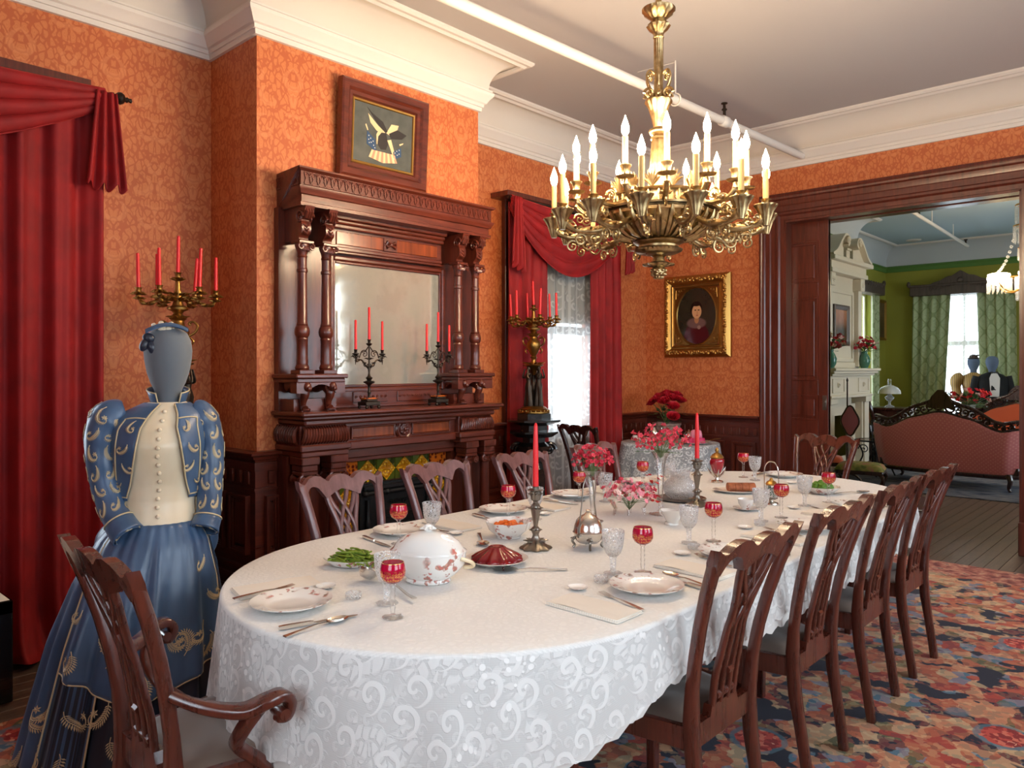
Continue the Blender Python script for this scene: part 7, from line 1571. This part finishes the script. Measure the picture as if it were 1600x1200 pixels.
# furniture ---------------------------------------------------------
M['pinkdamask'] = (lambda m: (m.p(Base_Color=m.mix(m.math('MULTIPLY', m.sm(m.math('MULTIPLY', m.math('SINE', m.math('MULTIPLY', m.xyz(m.uv())[0], 130)), m.math('SINE', m.math('MULTIPLY', m.xyz(m.uv())[1], 130))), .45, .7), .5), S(198,108,104), S(224,158,146)), Roughness=.6, Sheen_Weight=.3), m.m)[1])(NT('rose_damask'))
M['orangeuph'] = plain('orange_upholstery', S(206,88,42), .6, Sheen_Weight=.3)
def sofa(label, loc, rz, W, mat, front):
    o = thing('carved_sofa', label, 'sofa', loc, rz); hw = W/2
    topz = lambda t: .70+.22*max(0, math.cos(t*PI/1.5))**1.2*(1 if abs(t) < .75 else 0)+.10*max(0, abs(t)-.55)+.03*math.cos(t*14)*.3
    yy = lambda t: -.10*(1-t*t)+.28*max(0, abs(t)-.8)**1.0*2.2
    q = MB(); nu, nv = 60, 14
    q.grid(lambda u, v: (lambda t: (hw*t*(.93+.07*v), yy(t)+.05*(1-v)-.06*math.sin(PI*v)*(.6), lerp(.20, topz(t), v)))(2*u-1), nu, nv); q.uv = [(W*i/(nu-1), .6*j/(nv-1)) for i in range(nu) for j in range(nv)]
    solid(q.build('back', M[mat], o, ang=180), .05)
    q = MB(); nt = 60; ts = [-1+2*i/nt for i in range(nt+1)]; ct = lambda t: topz(t)+.10+.06*max(0, math.cos(t*PI/1.3))+(.07*max(0, 1-abs(t)*7))
    q.tube([(hw*t*1.0, yy(t), topz(t)) for t in ts], .026, 8); q.tube([(hw*t, yy(t)+.02, ct(t)) for t in ts], .022, 8); q.build('crest_frame', M['chairdark'], o)
    for i in range(22):
        t = -.92+1.84*i/21; z0, z1 = topz(t), ct(t); r = (z1-z0)*.40; q = MB(); q.spiral((hw*t, yy(t)+.01, (z0+z1)/2), r, 1.3, .014, (1 if t < 0 else -1,0,0), (0,0,1 if i % 2 else -1), 18, 5); q.build('crest_scroll', M['chairdark'], o)
    q = MB(); q.prism([(-.17, topz(0)+.05), (.17, topz(0)+.05), (.10, ct(0)-.03), (.03, ct(0)+.05), (-.03, ct(0)+.05), (-.10, ct(0)-.03)], yy(0)-.004, yy(0)+.03, lambda a, b, d: (a, d, b)); q.build('crest_centre', M['chairdark'], o)
    q = MB(); q.tube([(hw*t*.95, yy(t)+.05, .19) for t in ts], .035, 8); q.build('base_rail', M['chairdark'], o)
    q = MB(); q.grid(lambda u, v: (lerp(-hw*.9, hw*.9, u), lerp(.02, .62, v), .30+.12*(max(0, 1-abs(2*u-1)**8)*max(0, 1-abs(2*v-1)**6))**.5), 24, 12); q.build('seat', M[mat], o, ang=180)
    q = MB(); q.cbox(-hw*.9, hw*.9, .05, .62, .20, .31, .02); q.build('seat_frame', M['chairdark'], o)
    for x, y in ((-hw*.8,.0),(hw*.8,.0),(-hw*.8,.58),(hw*.8,.58)): q = MB(); q.tube(bez([(x,y,.20),(x*1.03,y-.02,.14),(x*1.0,y,.06),(x*1.03,y-.01,.0145)], 4), [.035,.034,.032,.03,.028,.026,.024,.022,.020,.018,.017,.016,.016], 8); q.build('leg', M['chairdark'], o)
    for s in (-1, 1): q = MB(); q.tube(bez([(s*hw,yy(1),.75),(s*hw*1.02,.30,.60),(s*hw*1.0,.50,.55),(s*hw*.98,.58,.42),(s*hw*.9,.60,.30)], 5), .03, 8); q.build('arm', M['chairdark'], o)
    return o
sofa('rose damask sofa seen from behind with pierced carved crest', (-2.50, 10.62, .0), R(-6), 1.78, 'pinkdamask', 0)
sofa('orange upholstered sofa with carved crest facing the doorway', (-2.25, 13.92, .0), R(184), 1.6, 'orangeuph', 1)
w = MB(); w.cbox(-4.0, 1.2, 9.83, 15.1, .0006, .012, .004); tag(w.build('parlour_carpet', M['carpet2'], ang=30), 'faded grey-blue patterned carpet on the parlour floor', 'carpet')
w = MB(); w.cbox(-.75, .75, -.5, .5, .0006, .010, .003); o = w.build('small_rug', plain('rug_rust', S(92,52,46), .95), None, ang=30); o.location = (-2.95, 8.95, 0); o.rotation_euler = (0,0,R(12)); tag(o, 'small rust rug with white edge just inside the parlour', 'rug')
w = MB(); w.cbox(.70, .75, -.5, .5, .010, .0112, .0003); w.cbox(-.75, .70, -.5, -.45, .010, .0112, .0003); w.build('white_border', plain('rug_white', S(196,190,184), .95), o, ang=0)
def stool(label, loc, r, h, mat, rz=0):
    o = thing('footstool', label, 'stool', loc, rz); q = MB(); q.grid(lambda u, v: (r*(2*u-1), r*.8*(2*v-1), h-.07+.08*(max(0, 1-abs(2*u-1)**5)*max(0, 1-abs(2*v-1)**5))**.5), 18, 18); q.build('cushion', mat, o, ang=180); q = MB(); q.cbox(-r*.98, r*.98, -r*.78, r*.78, h-.12, h-.065, .012); q.build('frame', M['chairdark'], o)
    for x in (-1, 1):
        for y in (-1, 1): q = MB(); q.tube(bez([(x*r*.85,y*r*.65,h-.10),(x*r*.98,y*r*.75,h*.5),(x*r*.86,y*r*.66,h*.22),(x*r*.98,y*r*.74,.012)], 4), [.026-.0012*i for i in range(13)], 8); q.build('leg', M['chairdark'], o)
m = NT('needlework'); n_ = m.noise(m.warp(m.obj(), 8, .1), 9, 3); m.p(Base_Color=m.ramp(n_, [(.35, S(96,104,50)), (.5, S(150,140,70)), (.65, S(176,110,90))]), Roughness=.9)
stool('low footstool with green and gold needlework top in the doorway', (-3.16, 9.62, 0), .27, .33, m.m, .2); stool('small orange upholstered footstool by the parlour hearth', (-3.62, 9.86, 0), .17, .36, M['orangeuph'], .3)
# pole screen
o = thing('pole_screen', 'slender pole screen with a pink shield banner before the parlour hearth', 'fire screen', (-3.50, 10.16, 0)); q = MB(); q.lathe([(.012,.06),(.014,.3),(.010,.6),(.009,1.30),(.016,1.32),(.0,1.36)], 10); q.build('pole', M['chairdark'], o)
for k in range(3): a = TAU*k/3; q = MB(); q.tube(bez([(0,0,.12),(.1*math.cos(a),.1*math.sin(a),.10),(.2*math.cos(a),.2*math.sin(a),.013)], 4), .014, 7); q.build('foot', M['chairdark'], o)
sh = [(.10*math.cos(t)*(1+.12*math.cos(4*t)), .80+.18*math.sin(t)*(1+.06*math.cos(4*t))) for t in [TAU*i/32 for i in range(32)]]; q = MB(); q.prism(sh, -.012, .0, lambda a, b, d: (a+.04, d-.012, b)); q.build('banner', plain('pink_banner', S(190,112,132), .7), o); q = MB(); q.tube([(a+.04, -.018, b) for a, b in sh], .012, 6, closed=True); q.build('banner_frame', M['chairdark'], o)
# fireguard / low glass table of black iron
o = thing('iron_glass_table', 'low black wrought-iron table with glass top by the parlour hearth', 'table', (-3.45, 11.05, 0)); q = MB(); q.lathe([(0,.48),(.24,.48),(.24,.492),(0,.492)], 28); q.build('glass_top', M['glass'], o); q = MB(); q.tube([(.24*math.cos(t), .24*math.sin(t), .486) for t in [TAU*i/28 for i in range(28)]], .012, 6, closed=True); q.build('rim', M['iron'], o)
for k in range(4): a = PI/2*k+.4; c_, s_ = math.cos(a), math.sin(a); q = MB(); q.tube(bez([(.22*c_,.22*s_,.48),(.14*c_,.14*s_,.3),(.20*c_,.20*s_,.15),(.26*c_,.26*s_,.014)], 5), .011, 6); q.spiral((.13*c_,.13*s_,.36), .07, 1.4, .009, (c_,s_,0), (0,0,1)); q.build('leg', M['iron'], o)
o = thing('fire_tools', 'black iron stand of fire tools beside the parlour mantel', 'fire tools', (-3.60, 11.62, 0)); q = MB(); q.lathe([(.10,0),(.10,.015),(.014,.03),(.011,.70),(.02,.72),(0,.75)], 14); q.build('stand', M['iron'], o)
for k in range(3): a = TAU*k/3; q = MB(); q.tube([(.07*math.cos(a), .07*math.sin(a), .66), (.07*math.cos(a), .07*math.sin(a), .08)], .009, 6); q.spiral((.07*math.cos(a), .07*math.sin(a), .70), .035, 1.0, .009, (1,0,0), (0,0,1)); q.build('tool', M['iron'], o)
# lamp on a cabinet, carved side chair
o = thing('music_cabinet', 'dark low cabinet carrying the glass lamp by the parlour wall', 'cabinet', (-3.92, 13.30, 0)); q = MB(); q.cbox(-.30, .30, -.25, .25, .10, .80, .008); q.cbox(-.34, .34, -.28, .28, .80, .84, .008); q.build('body', M['chairdark'], o)
for y in (-.12, .12): q = MB(); q.cbox(.30, .315, y-.10, y+.10, .16, .74, .004); q.build('door', M['chairdark'], o)
for x in (-.27, .27):
    for y in (-.22, .22): MB().cbox(x-.03, x+.03, y-.03, y+.03, .012 if x > -.1 else .012, .10, .004).build('foot', M['chairdark'], o)
o = thing('oil_lamp', 'glass oil lamp with a white dome shade beyond the sofa', 'lamp', (-3.92, 13.32, .8405)); q = MB(); q.lathe([(0,0),(.08,0),(.07,.015),(.02,.04),(.02,.09),(.06,.13),(.07,.16),(.03,.20),(.025,.22)], 20); q.build('font', M['cutglass'], o); q = MB(); q.lathe([(.17,.22),(.16,.27),(.12,.32),(.06,.35),(.05,.355)], 28); solid(q.build('shade', plain('milk_glass', S(220,222,218), .2), o), .004); q = MB(); q.lathe([(.025,.22),(.03,.28),(.025,.42),(.024,.46)], 14); q.build('chimney', M['glass'], o); q = MB(); q.lathe([(.026,.215),(.035,.225),(.026,.235)], 14); q.build('burner', M['gold'], o)
o = thing('parlour_chair', 'carved dark parlour chair with pink back beside the lamp', 'chair', (-3.72, 12.72, .012), R(-60)); q = MB(); q.grid(lambda u, v: (.24*(2*u-1), .26*(2*v-1), .42+.06*(max(0, 1-abs(2*u-1)**5)*max(0, 1-abs(2*v-1)**5))**.5), 14, 14); q.build('seat', M['pinkdamask'], o, ang=180)
sh = [(.20*math.cos(t), .82+.24*math.sin(t)) for t in [TAU*i/28 for i in range(28)]]; q = MB(); q.prism(sh, -.02, .02, lambda a, b, d: (a, -.26-(b-.5)*.25+d, b)); q.build('back', M['orangeuph'], o); q = MB(); q.tube([(a*1.08, -.26-(b-.5)*.25, b*1.02) for a, b in sh], .03, 7, closed=True); q.build('back_frame', M['chairdark'], o)
q = MB()
for s in (-1, 0, 1): q.spiral((s*.09, -.41, 1.10+.03*(s == 0)), .05, 1.3, .014, (1,0,0), (0,0,1))
q.tube([(-.2,-.38,1.0),(0,-.41,1.1),(.2,-.38,1.0)], .03, 6); q.build('crest', M['chairdark'], o); q = MB(); q.cbox(-.25,.25,-.27,.27,.36,.425,.01); q.tube([(-.14,-.25,.4),(-.15,-.28,.62)], .022, 6); q.tube([(.14,-.25,.4),(.15,-.28,.62)], .022, 6); q.build('seat_frame', M['chairdark'], o)
for x in (-.22, .22):
    for y in (-.24, .24): q = MB(); q.tube(bez([(x,y,.38),(x*1.1,y*1.05,.25),(x,y*1.0,.1),(x*1.1,y*1.1,.0)], 4), .02, 7); q.build('leg', M['chairdark'], o)
# table with flower vase behind the sofa
o = thing('centre_table', 'round dark centre table carrying the vase of red flowers', 'table', (-2.68, 12.75, .012)); q = MB(); q.lathe([(0,.66),(.42,.66),(.43,.675),(.42,.69),(0,.69)], 36); q.build('top', M['chairdark'], o); q = MB(); q.lathe([(.05,.1),(.08,.25),(.04,.45),(.07,.6),(.16,.66)], 16); q.build('pillar', M['chairdark'], o)
for k in range(4): a = PI/2*k; q = MB(); q.tube(bez([(0,0,.2),(.16*math.cos(a),.16*math.sin(a),.16),(.3*math.cos(a),.3*math.sin(a),.018)], 4), .02, 7); q.build('foot', M['chairdark'], o)
o = thing('flower_vase', 'cut glass vase of red flowers and greenery behind the rose sofa', 'vase', (-2.68, 12.75, .702)); q = MB(); q.lathe([(0,0),(.07,0),(.05,.02),(.08,.10),(.10,.20),(.11,.24),(.10,.24),(.07,.1),(0,.03)], 24); q.build('body', M['cutglass'], o); bouquet(o, (0,0,.22), .30, .30, ['rosered','fl_scarlet','fl_blush','rosered','rosered'], 40, 44, .042, ln=110, stemr=.003)
# two mannequins by the window
def simple_mannequin(label, loc, rz, male):
    o = thing('couple_mannequin', label, 'mannequin', loc, rz)
    q = MB(); q.lathe([(.05,1.36),(.05,1.43),(.07,1.47),(.09,1.53),(.094,1.58),(.08,1.63),(.04,1.66),(0,1.665)], 24, Matrix.Diagonal((1,1.12,1,1))); q.build('head', plain('slate_felt', S(96,110,132), .9), o, ang=180)
    if male:
        q = MB(); q.grid(lambda u, v: (interp([(0,.20),(.3,.19),(.6,.23),(.85,.23),(.95,.15),(1,.06)], v)*math.cos(TAU*u), interp([(0,.14),(.3,.13),(.6,.16),(.85,.13),(1,.06)], v)*math.sin(TAU*u), lerp(.70, 1.40, v)), 36, 18, cu=True); q.build('coat', plain('black_wool', S(14,15,18), .8), o, ang=180)
        q = MB(); q.prism([(-.06,1.0),(.06,1.0),(.075,1.30),(.03,1.40),(-.03,1.40),(-.075,1.30)], -.162, -.15, lambda a, b, d: (a, d+.035*max(0,(b-1.25))/.15, b)); q.build('shirt_front', M['linen'], o); q = MB(); q.ball((-.035,-.125,1.39), .03, 8, 5, (1,.4,.6)); q.ball((.035,-.125,1.39), .03, 8, 5, (1,.4,.6)); q.ball((0,-.13,1.39), .014, 6, 4); q.build('bow_tie', M['ebony'], o)
        for s in (-1, 1):
            q = MB(); q.tube(bez([(s*.22,0,1.33),(s*.27,0,1.1),(s*.26,-.04,.90),(s*.22,-.10,.75)], 5), [.065-.0015*i for i in range(16)], 10); q.build('sleeve', plain('black_wool_sleeve', S(14,15,18), .8), o, ang=180); q = MB(); q.tube([(s*.09,0,.74),(s*.10,0,.4),(s*.10,0,.012)], [.10,.085,.07], 12); q.build('trouser_leg', M['ebony'], o, ang=180)
    else:
        tan = NT('tan_stripe_gown'); t_ = tan.sm(tan.math('SINE', tan.math('MULTIPLY', tan.xyz(tan.obj())[0], 210)), .5, .9); tan.p(Base_Color=tan.mix(t_, S(206,166,98), S(120,90,58)), Roughness=.5); tan = tan.m
        q = MB(); q.grid(lambda u, v: (interp([(0,.16),(.3,.14),(.6,.18),(.85,.19),(1,.055)], v)*math.cos(TAU*u), interp([(0,.13),(.3,.11),(.6,.15),(.85,.11),(1,.055)], v)*math.sin(TAU*u), lerp(.90, 1.39, v)), 36, 16, cu=True); q.build('bodice', tan, o, ang=180); q = MB(); q.grid(lambda u, v: (lerp(.16,.32,v**.8)*(1+.05*math.sin(14*TAU*u))*math.cos(TAU*u), lerp(.13,.32,v**.8)*(1+.05*math.sin(14*TAU*u))*math.sin(TAU*u), lerp(.92,.016,v)), 90, 14, cu=True); q.build('skirt', tan, o, ang=180)
        for s in (-1, 1): q = MB(); P_ = bez([(s*.16,0,1.33),(s*.25,0,1.26),(s*.26,-.02,1.1),(s*.22,-.08,.95)], 5); q.tube(P_, [.07+.03*math.sin(PI*min(1,i/9)) for i in range(len(P_))], 12); q.build('sleeve', tan, o, ang=180)
        q = MB(); q.lathe([(.10,1.625),(.11,1.635),(.07,1.645),(.06,1.68),(.03,1.70),(0,1.70)], 24); leafy(q, (.03,-.05,1.67), 0, .06, 7, .03); q.build('hat', M['carved'], o)
simple_mannequin('mannequin in a tan striped gown and small hat by the parlour window', (-3.05, 14.93, .012), R(20), False); simple_mannequin('mannequin in a black suit with bow tie by the parlour window', (-2.70, 14.52, .012), R(25), True)
# crystal chandelier (its right half is behind the door jamb)
o = thing('crystal_chandelier', 'crystal prism chandelier with glowing glass shades in the parlour', 'chandelier', (-1.72, 11.32, 0)); q = MB(); q.lathe([(.08,3.77),(.07,3.72),(.02,3.68),(.015,3.5),(.02,2.6),(.05,2.5),(.03,2.42),(0,2.38)], 16); q.build('stem', M['gold'], o)
pr = None
def prisms(r, z, n, L, nm='prism'):
    global pr
    for k in range(n):
        a = TAU*k/n
        if pr is None: q = MB(); q.lathe([(0,-.10),(.008,-.085),(.008,-.01),(0,0)], 6); pr = c = q.build(nm, M['cutglass'], o, ang=20)
        else: c = pr.copy(); COL.objects.link(c)
        c.location = (r*math.cos(a), r*math.sin(a), z); c.scale = (1.4, 1.4, L/.10)
for r, z, L in ((.13, 3.52, .24), (.15, 3.26, .22), (.10, 2.98, .16), (.20, 2.62, .18), (.12, 2.46, .14)):
    q = MB(); q.tube([(r*math.cos(t), r*math.sin(t), z) for t in [TAU*i/24 for i in range(24)]], .010, 6, closed=True); q.build('hoop', M['gold'], o); prisms(r, z, 18, L)
for k in range(6):
    a = TAU*k/6+R(222); c_, s_ = math.cos(a), math.sin(a); q = MB(); q.tube(bez([(.03*c_,.03*s_,2.52),(.15*c_,.15*s_,2.44),(.28*c_,.28*s_,2.46),(.36*c_,.36*s_,2.55)], 5), .010, 7); arm = q.build('arm', M['gold'], o)
    q = MB(); q.lathe([(.05,2.55),(.10,2.58),(.125,2.63),(.12,2.65),(.09,2.66)], 20, T(.36*c_, .36*s_, 0)); sh_ = NT('lit_shade'); sh_.p(Base_Color=S(250,236,210), Emission_Color=(1,.74,.44), Emission_Strength=22.0); q.build('glass_shade', sh_.m, arm)
    for j in range(14): t = TAU*j/14; c = pr.copy(); COL.objects.link(c); c.location = (.36*c_+.115*math.cos(t), .36*s_+.115*math.sin(t), 2.585); c.scale = (1.3,1.3,1.5); c.parent = o
for k in range(3):
    a = TAU*k/3+R(222); q = MB()
    for j in range(12): t = j/11; q.ball((lerp(.14,.38,t)*math.cos(a), lerp(.14,.38,t)*math.sin(a), lerp(3.22,2.66,t)-.10*math.sin(PI*t)), .020, 6, 4)
    c = q.build('bead_swag', M['cutglass'], o); c['kind'] = 'stuff'
o = thing('parlour_pipe', 'thin cream sprinkler pipe below the parlour ceiling', 'pipe'); A, B = Vector((-2.90, 9.0, 3.57)), Vector((-3.12, 14.85, 3.57)); MB().tube([A, B], .024, 10).build('pipe', M['trim_paint'], o)
for t in (.30, .55, .80): c = A.lerp(B, t); MB().tube([c, c+Vector((0,0,.21))], .007, 6).build('hanger', M['trim_paint'], o)
for t in (.42, .97): c = A.lerp(B, t); MB().lathe([(.014,0),(.014,.07),(.03,.075),(.03,.09),(0,.092)], 10, T(*c)).build('sprinkler_head', M['bronze'], o)
q = MB(); q.lathe([(0,3.755),(.11,3.755),(.125,3.765),(.125,3.772)], 28, T(-3.97, 14.86, 0)); tag(q.build('smoke_detector', M['trim_paint'], None), 'round white ceiling disc in the parlour corner', 'detector')
